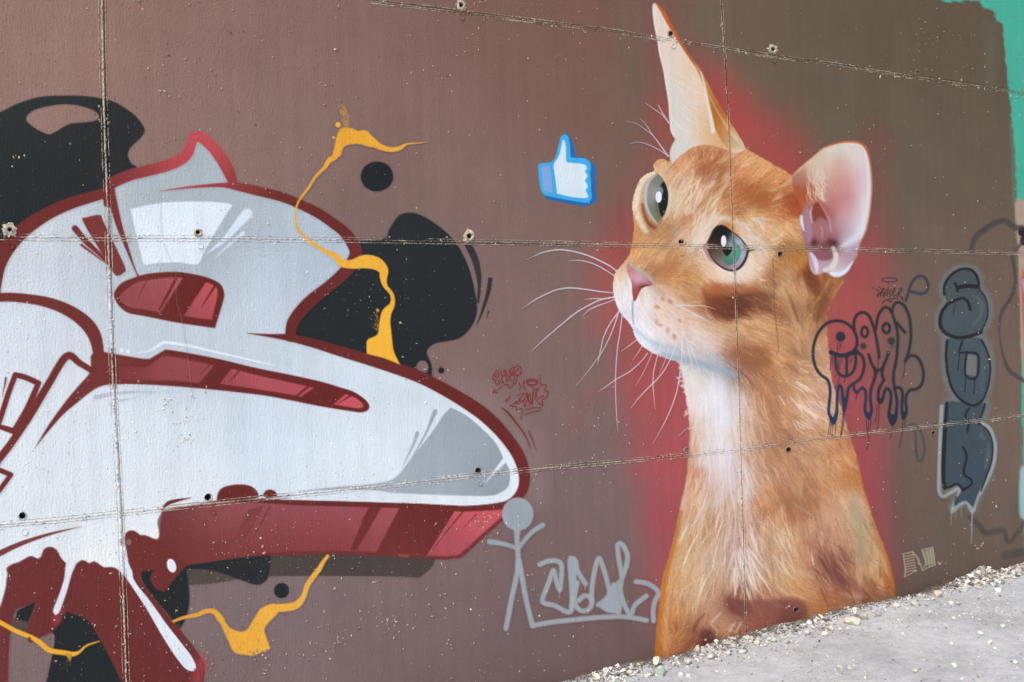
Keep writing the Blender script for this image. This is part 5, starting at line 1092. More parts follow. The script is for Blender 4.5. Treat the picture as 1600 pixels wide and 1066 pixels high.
# ears painted as their own fields
EL = [(1022, 20, 222, 208, 190), (1028, 50, 222, 206, 188), (1040, 50, 220, 202, 182), (1036, 80, 222, 206, 190), (1055, 85, 226, 204, 182), (1042, 110, 218, 212, 202), (1065, 115, 232, 206, 180), (1080, 120, 226, 204, 176), (1050, 145, 214, 210, 200), (1070, 145, 224, 212, 198), (1085, 150, 234, 204, 172), (1095, 145, 230, 202, 172), (1055, 180, 218, 208, 192), (1070, 180, 214, 216, 212), (1085, 185, 234, 206, 176),
      (1100, 180, 230, 196, 160), (1058, 210, 214, 206, 194), (1075, 205, 216, 220, 216), (1090, 208, 232, 204, 172), (1100, 200, 224, 186, 146), (1055, 235, 214, 208, 198), (1065, 228, 220, 214, 204), (1108, 200, 214, 160, 108)]
earl_c = lambda a, b: field(EL, a, b, 13) * (1 + 0.03 * f1 + 0.02 * f2)[..., None] if a.shape == X.shape else field(EL, a, b, 13)
C.fill(EARL, earl_c, 1.0)
C.fill([(1024, 4), (1031, 6), (1041, 19), (1053, 41), (1066, 64), (1081, 87), (1096, 109), (1111, 137), (1126, 164), (1141, 189), (1153, 207), (1165, 233, 'c'), (1136, 232, 'c'), (1124, 214), (1115, 195), (1108, 165), (1100, 138), (1090, 112), (1076, 90), (1060, 66), (1044, 40), (1033, 20)],
       lerp_field([(1035, 18, 186, 96, 40), (1055, 48, 184, 92, 38), (1075, 78, 176, 92, 40), (1098, 118, 196, 132, 76), (1108, 150, 192, 122, 58), (1118, 165, 182, 108, 48), (1122, 190, 178, 100, 42), (1135, 200, 206, 140, 66), (1128, 215, 190, 112, 48), (1145, 208, 206, 172, 132), (1155, 226, 208, 190, 164), (1140, 228, 202, 164, 110)], 12), 1.2)
C.stroke([(1095, 112, 1.5), (1101, 135, 3), (1107, 165, 4), (1112, 190, 6), (1114, 206, 6)], (232, 224, 210), 1.6, 0.95)
C.stroke([(1108, 150, 1.5), (1122, 176, 2), (1138, 202, 4), (1152, 218, 6)], (216, 200, 178), 2.2, 0.6)
C.stroke([(1022, 10, 3), (1024, 40, 3), (1030, 80, 3), (1038, 118, 3), (1043, 150, 3.5), (1047, 190, 4), (1052, 212, 3)], (230, 224, 214), 1.8, 0.8)
for k in range(46):
    x = 1046 + rngc.random() * 45; y = 110 + rngc.random() * 95
    hair(x, y, x + 14 + 14 * rngc.random(), y + 8 + 10 * rngc.random(), 1.5, (236, 232, 226), 0.3, 0.1)
ER = [(1300, 236, 212, 204, 188), (1330, 234, 216, 206, 190), (1280, 248, 212, 192, 168), (1268, 262, 214, 184, 158), (1252, 276, 176, 122, 104), (1290, 262, 212, 190, 168), (1310, 262, 206, 156, 144), (1330, 258, 212, 184, 174), (1346, 250, 224, 212, 208), (1300, 285, 204, 150, 138), (1322, 290, 202, 140, 134), (1340, 285, 212, 178, 176), (1353, 285, 224, 214, 218), (1310, 315, 194, 126, 126), (1290, 322, 190, 120, 108),
      (1330, 325, 200, 154, 154), (1352, 325, 226, 220, 222), (1345, 350, 222, 230, 240), (1318, 350, 192, 150, 152), (1335, 345, 206, 178, 180), (1305, 362, 180, 130, 136), (1248, 298, 172, 92, 66), (1258, 312, 178, 84, 48), (1264, 330, 170, 112, 110), (1262, 352, 160, 118, 126), (1262, 372, 168, 126, 132), (1285, 345, 142, 84, 82), (1280, 330, 148, 72, 56), (1288, 365, 164, 108, 116), (1278, 380, 118, 66, 70), (1300, 380, 112, 58, 58),
      (1290, 396, 146, 92, 100), (1278, 402, 166, 120, 130), (1272, 412, 212, 186, 200), (1284, 414, 186, 156, 164), (1300, 412, 206, 194, 192), (1318, 402, 180, 138, 146), (1325, 414, 192, 160, 168), (1310, 426, 216, 212, 222), (1272, 424, 196, 148, 160), (1333, 392, 172, 136, 156), (1325, 378, 200, 206, 222)]
C.fill(EARR, lambda a, b: field(ER, a, b, 11), 1.0)
for k in range(60):
    x = 1262 + rngc.random() * 28; y = 258 + rngc.random() * 45
    hair(x, y, x + 5 + 6 * rngc.random(), y + 12 + 14 * rngc.random(), 1.4, (226, 214, 190), 0.5, 0.25)
C.stroke([(1236, 275, 3), (1251, 263, 4), (1271, 246, 4), (1290, 231, 3.5)], (218, 184, 138), 1.5, 0.9)
C.stroke([(1290, 229.5, 2.5), (1310, 223, 3.5), (1330, 221, 4), (1345, 223.5, 5), (1353, 232, 4), (1359, 250, 4), (1362, 280, 4), (1362, 300, 4), (1359, 330, 4), (1353, 360, 4), (1344, 383, 4)], (186, 92, 42), 1.1, 0.95)
C.stroke([(1352, 240, 2), (1357, 262, 5), (1358, 290, 7), (1356, 320, 9), (1351, 348, 11), (1342, 367, 12), (1326, 379, 10), (1314, 386, 5)], (224, 224, 226), 4.5, 0.68)
C.stroke([(1258, 318, 7), (1261, 345, 10), (1265, 375, 9)], (170, 134, 146), 3.5, 0.7)
C.fill([(1269, 324), (1280, 315), (1288, 328), (1291, 344), (1280, 338), (1271, 346)], (134, 62, 46), 2.2, 0.92)
C.fill([(1273, 350), (1284, 341), (1293, 350), (1295, 368), (1284, 377), (1273, 369)], (166, 108, 108), 4, 0.7)
C.stroke([(1280, 316, 2.5), (1289, 331, 3.2), (1296, 345, 3.6), (1298, 362, 2.5)], (206, 160, 160), 1.8, 0.6)
C.fill([(1268, 392), (1284, 388), (1302, 391), (1300, 405), (1278, 406)], (138, 84, 92), 2.5, 0.9)
C.blob(1272, 380, 6, 8, 0, (84, 44, 48), 0.95); C.blob(1301, 380, 10, 7, 20, (88, 42, 42), 0.95); C.blob(1287, 386, 9, 6, 0, (120, 66, 68), 0.7)
C.stroke([(1282, 352, 2), (1285, 362, 2.5), (1284, 372, 1.5)], (198, 148, 150), 1.5, 0.7)
C.stroke([(1302, 388, 6), (1306, 400, 8), (1304, 412, 8), (1296, 420, 8), (1288, 422, 5)], (218, 212, 204), 1.6, 0.95)
C.stroke([(1299, 427, 5), (1310, 429, 7), (1322, 423, 6), (1332, 410, 3)], (226, 230, 240), 1.6, 0.9)
C.stroke([(1252, 338, 4), (1253, 350, 5), (1256, 360, 2)], (222, 224, 236), 1.5, 0.9)
C.stroke([(1268, 324, 2), (1266, 334, 3.4), (1269, 348, 2)], (206, 190, 204), 1.6, 0.7)
C.stroke([(1267, 396, 4), (1273, 406, 7), (1276, 418, 6), (1276, 426, 3)], (224, 214, 226), 1.6, 0.85)
C.stroke([(1276, 350, 3), (1284, 344, 3), (1291, 352, 3), (1293, 368, 2)], (186, 130, 134), 2.2, 0.35)
C.stroke([(1278, 320, 4), (1272, 332, 4), (1273, 345, 3)], (132, 62, 46), 2, 0.7)
C.stroke([(1246, 296, 9), (1256, 312, 11), (1250, 330, 8)], (176, 84, 40), 5, 0.6)

# cover = silhouette, then shared out between the parts
P_all = catmull(SIL, True)
def furry(P, seed, a=1.3):
    r = np.random.default_rng(seed); n = len(P)
    nrm = np.roll(P, -1, 0) - np.roll(P, 1, 0); nrm = np.stack([nrm[:, 1], -nrm[:, 0]], 1); nrm /= np.maximum(np.hypot(nrm[:, 0], nrm[:, 1]), 1e-6)[:, None]
    return P + nrm * r.normal(0, a * 0.6, (n, 1))
mB = C.cover(C.sd_poly(furry(P_all, 3, 0.7), X, Y), 1.5)
for h_ in RIM:
    w_ = C.win(min(p[0] for p in h_) - 4, min(p[1] for p in h_) - 4, max(p[0] for p in h_) + 4, max(p[1] for p in h_) + 4)
    mB[w_[0]] = np.maximum(mB[w_[0]], 0.9 * C.cover(C.sd_line(np.array(h_), w_[1], w_[2]), 0.9))
mL = C.cover(C.sd_poly(catmull(EARL, True), X, Y), 1.1)
mR = C.cover(C.sd_poly(catmull(EARR, True), X, Y), 1.1)
C.a[:] = 1
inL = C.sd_poly(catmull(EARL, True), X, Y) < 0.75
low = (Y < 236 - 0.18 * (X - 1100)) | ~(C.sd_poly(P_all, X, Y) < 0)
inL = (C.sd_poly(catmull(EARL, True), X, Y) < 2.5) & low
inR = C.sd_poly(catmull(EARR, True), X, Y) < 2.5
tot = np.maximum(np.maximum(mB, mL), mR)
HEADP = catmull(HEAD + [(1090, 574), (1130, 588), (1165, 590), (1230, 578), (1275, 560), (1310, 520), (1330, 470), (1340, 440), (1340, 300), (1260, 250), (1160, 200), (1060, 200)], True)
head = C.sd_poly(HEADP, X, Y) < 0
C.a = tot
def part(name, sel, off):
    # neighbouring parts share one row of vertices so that no seam opens
    lab = sel.astype(float)
    A = C.a.copy()
    save = C.a
    cellsel = lab[:-1, :-1] * 1.0
    keep = np.zeros(A.shape, bool)
    keep[:-1, :-1] |= cellsel > 0; keep[1:, :-1] |= cellsel > 0; keep[:-1, 1:] |= cellsel > 0; keep[1:, 1:] |= cellsel > 0
    vis = A > 0.012
    cell = (vis[:-1, :-1] | vis[1:, :-1] | vis[:-1, 1:] | vis[1:, 1:]) & (cellsel > 0)
    cx = C.xs[:-1] + C.h / 2; cy = C.ys[:-1] + C.h / 2
    gx, gy = np.meshgrid(cx, cy)
    for (hx, hy, hr) in HOLES:
        cell &= np.hypot(gx - hx, gy - hy) > hr
    pc = max(pieces(cell), key=len)              # stray flecks at the rim go
    jj, ii = np.nonzero(cell); jj = jj[pc]; ii = ii[pc]; a = jj * C.nx + ii
    F = np.stack([a, a + C.nx, a + C.nx + 1, a + 1], 1)
    used, inv = np.unique(F, return_inverse=True); F = inv.reshape(F.shape)
    wx, wz = to_wall(C.xs[used % C.nx], C.ys[used // C.nx])
    al = A.reshape(-1, 1)[used]
    seen = CANVAS.get(C.xs[used % C.nx], C.ys[used // C.nx]) * (1 - al) + np.clip(C.rgb.reshape(-1, 3)[used], 0, 255) * al
    col = np.concatenate([s2l(seen) / GAIN, np.ones((len(used), 1))], 1)
    return link(bpy.data.objects.new(name, paint_mesh(name, np.stack([wx, np.full(wx.shape, -off), wz], 1), F, col)), cat)
OFF = STEP * 4
sR = inR; sL = inL & ~inR; sH = head & ~inR & ~inL; sB = ~head & ~inR & ~inL
part('ear', sL, OFF); part('ear', sR, OFF); part('head', sH, OFF); part('body', sB, OFF)
CANVAS.put(C, C.a)

# eyes
e = Layer(1000, 265, 1050, 358, 0.9)
EO = [(1007, 310), (1010, 290), (1018, 278), (1027, 271, 'c'), (1036, 280), (1042, 295), (1044, 310), (1041, 325), (1035, 340), (1026, 352, 'c'), (1017, 341), (1010, 327)]
e.fill(EO, lerp_field([(1012, 300, 150, 150, 138), (1016, 320, 140, 142, 128), (1022, 285, 136, 138, 128), (1030, 280, 108, 116, 98), (1020, 340, 134, 138, 112), (1028, 345, 120, 112, 70), (1024, 325, 110, 118, 92), (1022, 305, 152, 150, 136), (1030, 330, 102, 108, 86)], 8), 1.0)
e.stroke([(1026, 273, 1), (1016, 281, 3), (1010, 294, 4.5), (1008.5, 312, 4.5), (1012, 328, 4), (1020, 342, 3), (1027, 350, 2)], (188, 192, 202), 1.4, 0.9)
e.stroke([(1032, 292, 2), (1026, 306, 3), (1025, 322, 3), (1030, 338, 2)], (74, 92, 60), 2, 0.6)
eye = e.build('eye', cat, STEP * 5)
e = Layer(1022, 280, 1048, 345, 0.8)
e.fill([(1037, 284), (1043, 298), (1043.5, 315), (1040, 330), (1034, 339), (1029, 324), (1028, 307), (1031, 293)], (28, 30, 30), 0.9)
e.build('pupil', eye, STEP * 6)
e = Layer(1018, 285, 1042, 325, 0.7)
e.disc(1032, 299, 4, (150, 162, 172), 7, 1.5, 0.8); e.disc(1029, 308, 5, (232, 238, 246), 9, 1.0)
e.build('glint', eye, STEP * 7)
e = Layer(1085, 335, 1180, 430, 0.9)
zz = lambda p: Z(1080, 330, 9.69, p)
e.fill(zz([(105, 640), (150, 565), (250, 440), (330, 280), (420, 210), (520, 230), (640, 320), (760, 420), (870, 560), (975, 590), (880, 620), (830, 740), (740, 860), (640, 905), (520, 890), (400, 820), (300, 760), (200, 690)]), lerp_field([(1097, 392, 212, 176, 160), (1104, 386, 182, 128, 120), (1112, 372, 84, 46, 38), (1122, 358, 40, 28, 26), (1140, 362, 46, 36, 34), (1155, 376, 150, 108, 84), (1168, 388, 120, 82, 72), (1150, 412, 60, 50, 54)], 8), 1.2)
e.fill(zz([(245, 520), (270, 420), (340, 310), (430, 240), (530, 260), (640, 340), (760, 440), (850, 560), (850, 640), (800, 760), (720, 860), (630, 895), (540, 880), (430, 830), (330, 750), (265, 640)]),
       lerp_field([(1113, 372, 40, 28, 24), (1120, 362, 22, 20, 20), (1128, 357, 22, 20, 20), (1138, 365, 24, 22, 22), (1112, 382, 62, 38, 30), (1115, 392, 92, 62, 50), (1120, 400, 104, 94, 76), (1118, 380, 60, 34, 26), (1128, 404, 98, 104, 86), (1124, 394, 98, 86, 66), (1135, 412, 140, 118, 126), (1145, 416, 166, 146, 160), (1126, 410, 150, 122, 124), (1152, 408, 172, 156, 172), (1160, 396, 184, 170, 186), (1156, 384, 186, 190, 200), (1150, 375, 168, 180, 190), (1146, 370, 90, 104, 112), (1164, 386, 110, 116, 124)], 5.5), 1.0)
e.stroke(zz([(240, 560, 14), (300, 690, 16), (400, 800, 20), (520, 880, 24), (640, 900, 30), (740, 850, 40), (810, 750, 40), (850, 640, 34), (850, 560, 24), (760, 430, 16), (650, 330, 16)]), (48, 44, 50), 1.0, 0.95)
e.stroke(zz([(110, 650, 10), (150, 575, 24), (190, 640, 24), (225, 720, 14)]), (232, 216, 198), 1.2, 0.9)
e.stroke(zz([(200, 560, 20), (235, 640, 24), (300, 740, 20)]), (186, 122, 118), 1.6, 0.7)
eye = e.build('eye', cat, STEP * 5)
e = Layer(1120, 360, 1165, 420, 0.8)
e.fill(zz([(480, 620), (530, 690), (600, 640), (640, 560), (650, 470), (700, 500), (755, 590), (740, 690), (680, 770), (600, 815), (530, 810), (490, 740)]), lerp_field([(1135, 406, 78, 122, 100), (1140, 400, 84, 160, 132), (1150, 398, 76, 166, 138), (1155, 392, 74, 150, 124), (1146, 408, 66, 120, 104), (1148, 382, 86, 150, 130), (1132, 396, 96, 108, 88)], 6), 1.2)
e.build('iris', eye, STEP * 6)
e = Layer(1120, 375, 1155, 405, 0.7)
e.fill(zz([(480, 560), (520, 545), (625, 540), (625, 590), (580, 650), (535, 685), (500, 650), (475, 600)]), (30, 26, 24), 0.9)
e.build('pupil', eye, STEP * 7)
e = Layer(1120, 360, 1142, 392, 0.7)
e.disc(1130.6, 377, 4.2, (234, 238, 246), 9, 0.9)
e.build('glint', eye, STEP * 8)
# nose
e = Layer(970, 405, 1028, 478, 0.9)
e.fill([(981, 412), (990, 420), (1005, 430), (1017, 440), (1020, 444), (1010, 447.5), (1002, 452), (998, 460), (993, 470), (990, 471), (988, 455), (986, 440), (980, 425)],
       lerp_field([(985, 420, 190, 132, 134), (992, 430, 206, 150, 158), (995, 440, 214, 176, 190), (1005, 438, 204, 150, 158), (1012, 444, 172, 110, 112), (989, 445, 172, 100, 100), (991, 462, 160, 72, 68), (996, 455, 178, 84, 78), (1000, 449, 120, 58, 54)], 5), 0.9)
e.stroke([(1000, 450, 2.4), (1006, 446.5, 3), (1016, 446, 1.5)], (104, 46, 46), 0.9, 0.9); e.stroke([(988, 440, 1.2), (988, 456, 1.4), (990, 470, 1)], (150, 96, 92), 0.9, 0.7)
e.stroke([(983, 412, 3), (994, 419, 5), (1008, 428, 6), (1020, 440, 4)], (178, 172, 164), 1.8, 0.85)
e.build('nose', cat, STEP * 5)
# whiskers
ZA = (800, 370, 5.33); ZB = (900, 520, 5.33); ZC = (930, 370, 4.633); ZD = (960, 130, 8.2)
WH = [Z(*ZA, [(120, 192, 1), (220, 145, 7), (300, 120, 10), (400, 108, 11), (520, 125, 12), (640, 160, 12), (760, 215, 12), (830, 255, 11), (872, 290, 9)]),
      Z(*ZA, [(470, 203, 2), (540, 197, 7), (610, 205, 8), (700, 235, 9), (780, 280, 9), (850, 325, 7)]),
      Z(*ZA, [(85, 597, 1), (200, 520, 8), (310, 465, 9), (400, 435, 10), (500, 427, 11), (620, 440, 11), (740, 457, 11), (835, 468, 8)]),
      Z(*ZA, [(605, 524, 3), (680, 515, 8), (760, 516, 8), (850, 500, 7)]),
      Z(*ZA, [(150, 965, 1), (260, 860, 7), (400, 740, 9), (530, 635, 11), (640, 570, 11), (740, 525, 11), (850, 505, 9)]),
      Z(*ZA, [(585, 662, 2), (640, 610, 7), (700, 580, 9), (770, 555, 8), (850, 525, 7)]),
      Z(*ZA, [(895, 615, 11), (840, 690, 10), (790, 770, 9), (755, 860, 8), (735, 950, 7), (710, 1070, 2)]),
      Z(*ZA, [(885, 640, 10), (850, 740, 9), (810, 840, 8), (760, 940, 7), (700, 1030, 6), (600, 1160, 4), (530, 1240, 2)]),
      Z(*ZB, [(385, -165, 9), (365, 0, 9), (345, 120, 9), (332, 280, 9), (328, 440, 8), (332, 600, 7), (340, 740, 5), (350, 830, 1)]),
      Z(*ZB, [(510, 55, 8), (440, 110, 7), (375, 156, 2)]), Z(*ZB, [(548, 115, 7), (510, 175, 6), (470, 230, 2)]),
      Z(*ZB, [(595, 170, 8), (540, 240, 9), (450, 320, 9), (330, 390, 8), (240, 455, 6), (180, 492, 1)]),
      Z(*ZB, [(650, 110, 5), (620, 200, 5), (580, 290, 5), (540, 370, 5), (490, 450, 1)]),
      Z(*ZB, [(715, -60, 7), (705, 80, 8), (670, 220, 8), (645, 330, 8), (640, 440, 8), (650, 550, 5), (658, 640, 1)]),
      Z(*ZB, [(775, 110, 5), (745, 220, 6), (715, 290, 4), (690, 345, 1)]),
      Z(*ZB, [(850, 40, 8), (815, 150, 9), (760, 270, 9), (690, 370, 10), (600, 460, 9), (520, 545, 8), (455, 630, 2)]),
      Z(*ZB, [(885, 0, 9), (880, 180, 9), (865, 330, 9), (840, 480, 9), (790, 630, 9), (720, 780, 6), (635, 930, 1)]),
      Z(*ZC, [(535, 560, 6), (570, 640, 8), (610, 740, 8), (650, 880, 5), (660, 920, 1)]),
      Z(*ZB, [(890, -10, 9), (930, 120, 10), (965, 280, 9), (990, 420, 9), (1005, 560, 9), (1003, 700, 8), (985, 850, 8), (950, 985, 3)]),
      Z(*ZB, [(895, -5, 7), (950, 110, 8), (1000, 240, 7), (1040, 350, 3)]),
      Z(*ZC, [(580, 495, 7), (680, 500, 8), (780, 500, 6), (870, 525, 2)]), Z(*ZC, [(590, 500, 6), (680, 540, 7), (780, 590, 6), (870, 645, 2)]),
      Z(*ZB, [(855, 858, 2), (890, 825, 4), (940, 780, 3)]), Z(*ZB, [(935, 803, 9), (965, 792, 9), (998, 785, 5)]),
      Z(*ZD, [(395, 255, 3), (500, 330, 8), (600, 400, 9), (690, 500, 12)]), Z(*ZD, [(560, 285, 10), (620, 390, 12), (700, 520, 14)]),
      Z(*ZD, [(325, 450, 3), (400, 530, 7), (470, 640, 10), (560, 760, 14), (690, 940, 18)]), Z(*ZD, [(140, 487, 3), (280, 520, 5), (400, 600, 8), (480, 660, 9)]),
      Z(*ZD, [(200, 780, 3), (300, 755, 6), (420, 785, 9), (560, 850, 10), (690, 935, 10)])]
for k, w in enumerate(WH):
    xs = [p[0] for p in w]; ys = [p[1] for p in w]
    e = Layer(min(xs) - 4, min(ys) - 4, max(xs) + 4, max(ys) + 4, 0.75)
    e.stroke([(p[0], p[1], p[2] * 0.95) for p in w], (224, 220, 232), 0.75, 0.80)
    e.build('whisker', cat, STEP * 9 + 0.00001 * k)
# ------------------------------------------------------------------ grey stick figure and tag
GR = (160, 170, 175)
zz = lambda p: Z(740, 760, 4.2625, p)
L = Layer(755, 770, 1045, 995, 1.2)
c_ = Z(740, 760, 4.2625, [(293, 185)])[0]
L.disc(c_[0], c_[1], 24.6, (156, 166, 170), 26, 1.6)
for s in ([(290, 280, 44), (288, 340, 36), (292, 400, 34), (296, 480, 36), (298, 540, 44)], [(105, 368, 34), (180, 380, 30), (240, 395, 28), (290, 415, 26)], [(460, 258, 32), (400, 295, 30), (350, 345, 28), (305, 405, 26)],
          [(298, 520, 34), (280, 620, 34), (250, 760, 34), (232, 860, 34), (215, 945, 34)], [(302, 500, 36), (325, 620, 34), (350, 760, 34), (392, 930, 34)]):
    L.stroke(zz(s), GR, 1.8, 0.92)
o = L.build('stick_figure_graffiti', None, STEP * 10)
tag(o, 'pale grey sprayed stick figure with a solid round head and raised arms', 'graffiti')
L = Layer(805, 830, 1045, 995, 1.2)
for s in ([(405, 925), (520, 905), (700, 885), (880, 870), (1020, 870), (1150, 892)], [(440, 520), (500, 497), (565, 500), (585, 530), (583, 600), (572, 690), (545, 610), (530, 560), (500, 640), (458, 750), (470, 778), (540, 795), (628, 838), (655, 800), (650, 650), (640, 500), (655, 478), (680, 500), (690, 560), (745, 650)],
          [(650, 800), (665, 700), (668, 560), (660, 490)], [(690, 640), (672, 740), (690, 810), (740, 830), (780, 800), (785, 750), (740, 728), (700, 760)], [(785, 760), (790, 650), (815, 520), (835, 480), (855, 520), (885, 620), (905, 720), (890, 800)],
          [(830, 790), (890, 740), (935, 655), (930, 760), (905, 825), (850, 795)], [(940, 660), (950, 780), (965, 840), (975, 740), (940, 680)], [(965, 640), (1000, 780), (1045, 850), (1075, 790), (1150, 730)], [(975, 680), (985, 600), (965, 480), (958, 390), (975, 378), (1005, 410), (1025, 470), (1010, 550), (985, 620)],
          [(1080, 635), (1150, 645), (1210, 680), (1230, 715), (1205, 770), (1195, 830), (1198, 895)]):
    L.stroke(zz(W(s, 32)), GR, 1.8, 0.92)
L.fill(zz([(860, 790), (930, 690), (980, 800), (960, 845), (900, 835)]), GR, 1.5, 0.97)
L.stroke(zz([(573, 690, 8), (571, 745, 4)]), GR, 0.9, 0.8); L.stroke(zz([(743, 650, 8), (742, 690, 4)]), GR, 0.9, 0.8)
o = L.build('letter_graffiti', None, STEP * 11)
tag(o, 'pale grey sprayed looping letters above a long underline, between stick figure and cat', 'graffiti')

# ------------------------------------------------------------------ thin red marker scribbles
RM = (130, 32, 40)
zz = lambda p: Z(720, 540, 6.6625, p)
def marker(name, lab, bb, strokes, w, col, h=0.75, off=STEP * 6, zf=None, soft=0.6, al=0.95):
    L = Layer(*bb, h)
    for s in strokes: L.stroke((zf or zz)(W(s, w)), col, soft, al)
    o = L.build(name, None, off); tag(o, lab, 'graffiti'); return o
def ell(cx, cy, rx, ry, n=18, a0=0, turns=1.0):
    return [(cx + rx * math.cos(a0 + t), cy + ry * math.sin(a0 + t)) for t in np.linspace(0, 2 * math.pi * turns, n)]
marker('scribble_graffiti', 'tiny dark red scribbled face with an arrow, drawn on brown near the lettering', (766, 566, 820, 618),
       [[(330, 350), (345, 300), (380, 258), (395, 310), (360, 362), (335, 345)], [(350, 300), (365, 330), (380, 285)], [(345, 370), (370, 402), (400, 402), (412, 375), (392, 362), (388, 385)], [(415, 260), (425, 310), (470, 312), (466, 255)], [(440, 262), (445, 287)], [(455, 262), (460, 287)],
        [(500, 270), (550, 225), (546, 300), (505, 292), (510, 265)], [(520, 268), (525, 290)], [(535, 264), (538, 285)], [(560, 232), (590, 208), (625, 235), (628, 285), (595, 318), (562, 300), (575, 262), (600, 240), (605, 270)], [(430, 315), (500, 318), (560, 308), (595, 305)], [(430, 320), (420, 350), (442, 380), (425, 385)],
        ell(482, 358, 13, 13), [(510, 320), (512, 360), (560, 362), (556, 325)], [(440, 380), (450, 410), (480, 400), (510, 440), (550, 410), (575, 382), (588, 310)], [(540, 385), (555, 405)], [(440, 420), (390, 455), (335, 490), (352, 462)], [(335, 490), (382, 492)]], 9, RM)
marker('scribble_graffiti', 'tiny dark red jagged scribbled letters in a burst under a spiral halo', (785, 582, 860, 658),
       [ell(740, 382, 62, 34, 20), ell(742, 388, 45, 20, 16, 1.0), [(690, 375), (740, 360), (790, 375)], [(730, 420), (760, 450), (800, 465), (815, 440)], [(823, 308), (824, 315)], [(823, 335), (824, 352)], [(830, 370), (830, 410), (892, 412), (870, 468), (912, 486), (880, 555), (850, 560), (852, 630), (820, 598)],
        [(588, 520), (662, 500), (600, 570), (650, 582), (688, 490), (692, 562), (720, 500), (735, 618), (762, 470), (802, 460), (770, 540), (830, 622)], [(780, 480), (800, 560), (855, 520), (845, 600)], [(515, 632), (572, 590), (640, 570), (665, 640), (690, 570), (722, 600), (702, 630)], [(560, 600), (600, 600), (575, 580)],
        [(515, 632), (582, 640), (575, 672), (642, 660), (625, 770)], [(680, 668), (760, 648), (836, 650)], [(670, 720), (750, 692), (836, 676)], [(605, 395), (625, 430), (610, 460)], [(660, 370), (650, 410), (668, 460)], [(460, 575), (520, 530)], [(475, 582), (505, 566)], [(700, 520), (710, 600)], [(745, 500), (750, 600)]], 9, RM)

# ------------------------------------------------------------------ navy tag over the cat's shoulder
NV = lerp_field([(1290, 520, 40, 46, 51), (1285, 600, 44, 60, 77), (1350, 500, 44, 42, 49), (1380, 520, 44, 45, 49), (1420, 520, 42, 48, 49), (1300, 660, 36, 52, 79), (1400, 650, 36, 42, 55), (1330, 560, 48, 42, 53)], 40)
zz = lambda p: Z(1260, 425, 7.105, p)
q = lambda p: [(a[0], a[1] + 959) + tuple(a[2:]) for a in p]
L = Layer(1262, 465, 1450, 710, 0.9)
for s in ([(265, 890), (300, 905), (370, 925), (450, 912), (510, 885), (548, 845), (562, 790), (556, 720), (520, 640), (450, 575), (370, 545), (280, 550), (200, 590), (135, 670), (95, 760), (75, 850), (75, 950), (95, 1040), (130, 1110), (175, 1155), (230, 1195), (256, 1260), (262, 1360), (250, 1480), (246, 1560), (275, 1620), (292, 1650), (320, 1600), (337, 1520), (341, 1380), (350, 1300), (372, 1260), (392, 1290), (402, 1380), (420, 1425), (442, 1405), (456, 1350), (464, 1295), (495, 1260), (535, 1232), (590, 1190), (625, 1120), (641, 1040), (632, 970), (600, 915), (550, 890)],
          [(530, 640), (525, 570), (540, 510), (575, 465), (620, 450), (670, 465), (710, 520), (740, 600), (765, 690), (785, 790), (800, 880), (805, 950)],
          [(690, 920), (720, 1010), (750, 1070), (790, 1098), (830, 1080), (860, 1030), (890, 960), (912, 895)],
          q([(757, 110), (762, 180), (742, 270), (717, 340), (708, 430), (716, 520), (722, 580), (704, 640), (684, 655), (656, 610), (650, 540), (660, 440), (655, 365), (622, 327), (590, 348), (556, 385), (532, 350), (518, 285)]),
          q([(862, 60), (838, 170), (852, 220), (860, 240), (830, 290), (805, 340), (796, 400), (802, 460), (828, 480), (852, 440), (862, 380), (886, 336), (916, 346), (936, 390), (936, 470), (922, 560), (912, 640)]),
          [(770, 640), (780, 560), (800, 480), (840, 415), (880, 390), (920, 410), (950, 460), (975, 530), (1000, 620), (1015, 720), (1010, 830), (1000, 950), (985, 1040), (970, 1110), (966, 1200), (976, 1280), (992, 1360), (1006, 1440), (1002, 1530)],
          [(950, 440), (960, 390), (985, 350), (1030, 338), (1075, 365), (1110, 420), (1140, 500), (1155, 600), (1160, 700), (1150, 800), (1130, 900), (1098, 985)], [(1000, 560), (1040, 610), (1090, 670)],
          [(1095, 995), (1130, 945), (1180, 925), (1230, 950), (1270, 1010), (1295, 1100), (1295, 1190), (1270, 1260), (1220, 1300), (1150, 1312), (1112, 1360), (1100, 1440), (1110, 1520), (1100, 1590), (1080, 1625)], q([(992, 325), (1040, 332), (1066, 380), (1062, 480), (1058, 560), (1072, 640)]),
          q([(322, -40), (325, 60), (345, 145), (382, 190), (430, 200), (490, 178), (530, 120), (546, 50), (545, -40)]), q([(446, -40), (445, 190)])):
    L.stroke(zz(W(s, 33)), NV, 1.1, 0.96)
L.stroke(zz(W([(270, 892), (340, 920), (430, 928), (520, 900), (560, 885)], 48)), NV, 1.1, 0.95)
for (cx, cy, rx, ry, w) in ((645, 667, 35, 56, 32), (886, 626, 40, 52, 34)):
    L.stroke(zz(W(ell(cx, cy, rx, ry), w)), NV, 1.1, 0.95)
for (cx, cy, r) in ((378, 718, 55), (630, 825, 34), (942, 765, 42)):
    a = zz([(cx, cy)])[0]; L.disc(a[0], a[1], r / 7.1, NV, soft=1.0 if r == 55 else 2.6, alpha=0.95 if r == 55 else .85)
L.blob(1394, 540, 4, 5, 0, (60, 56, 66), 0.5)
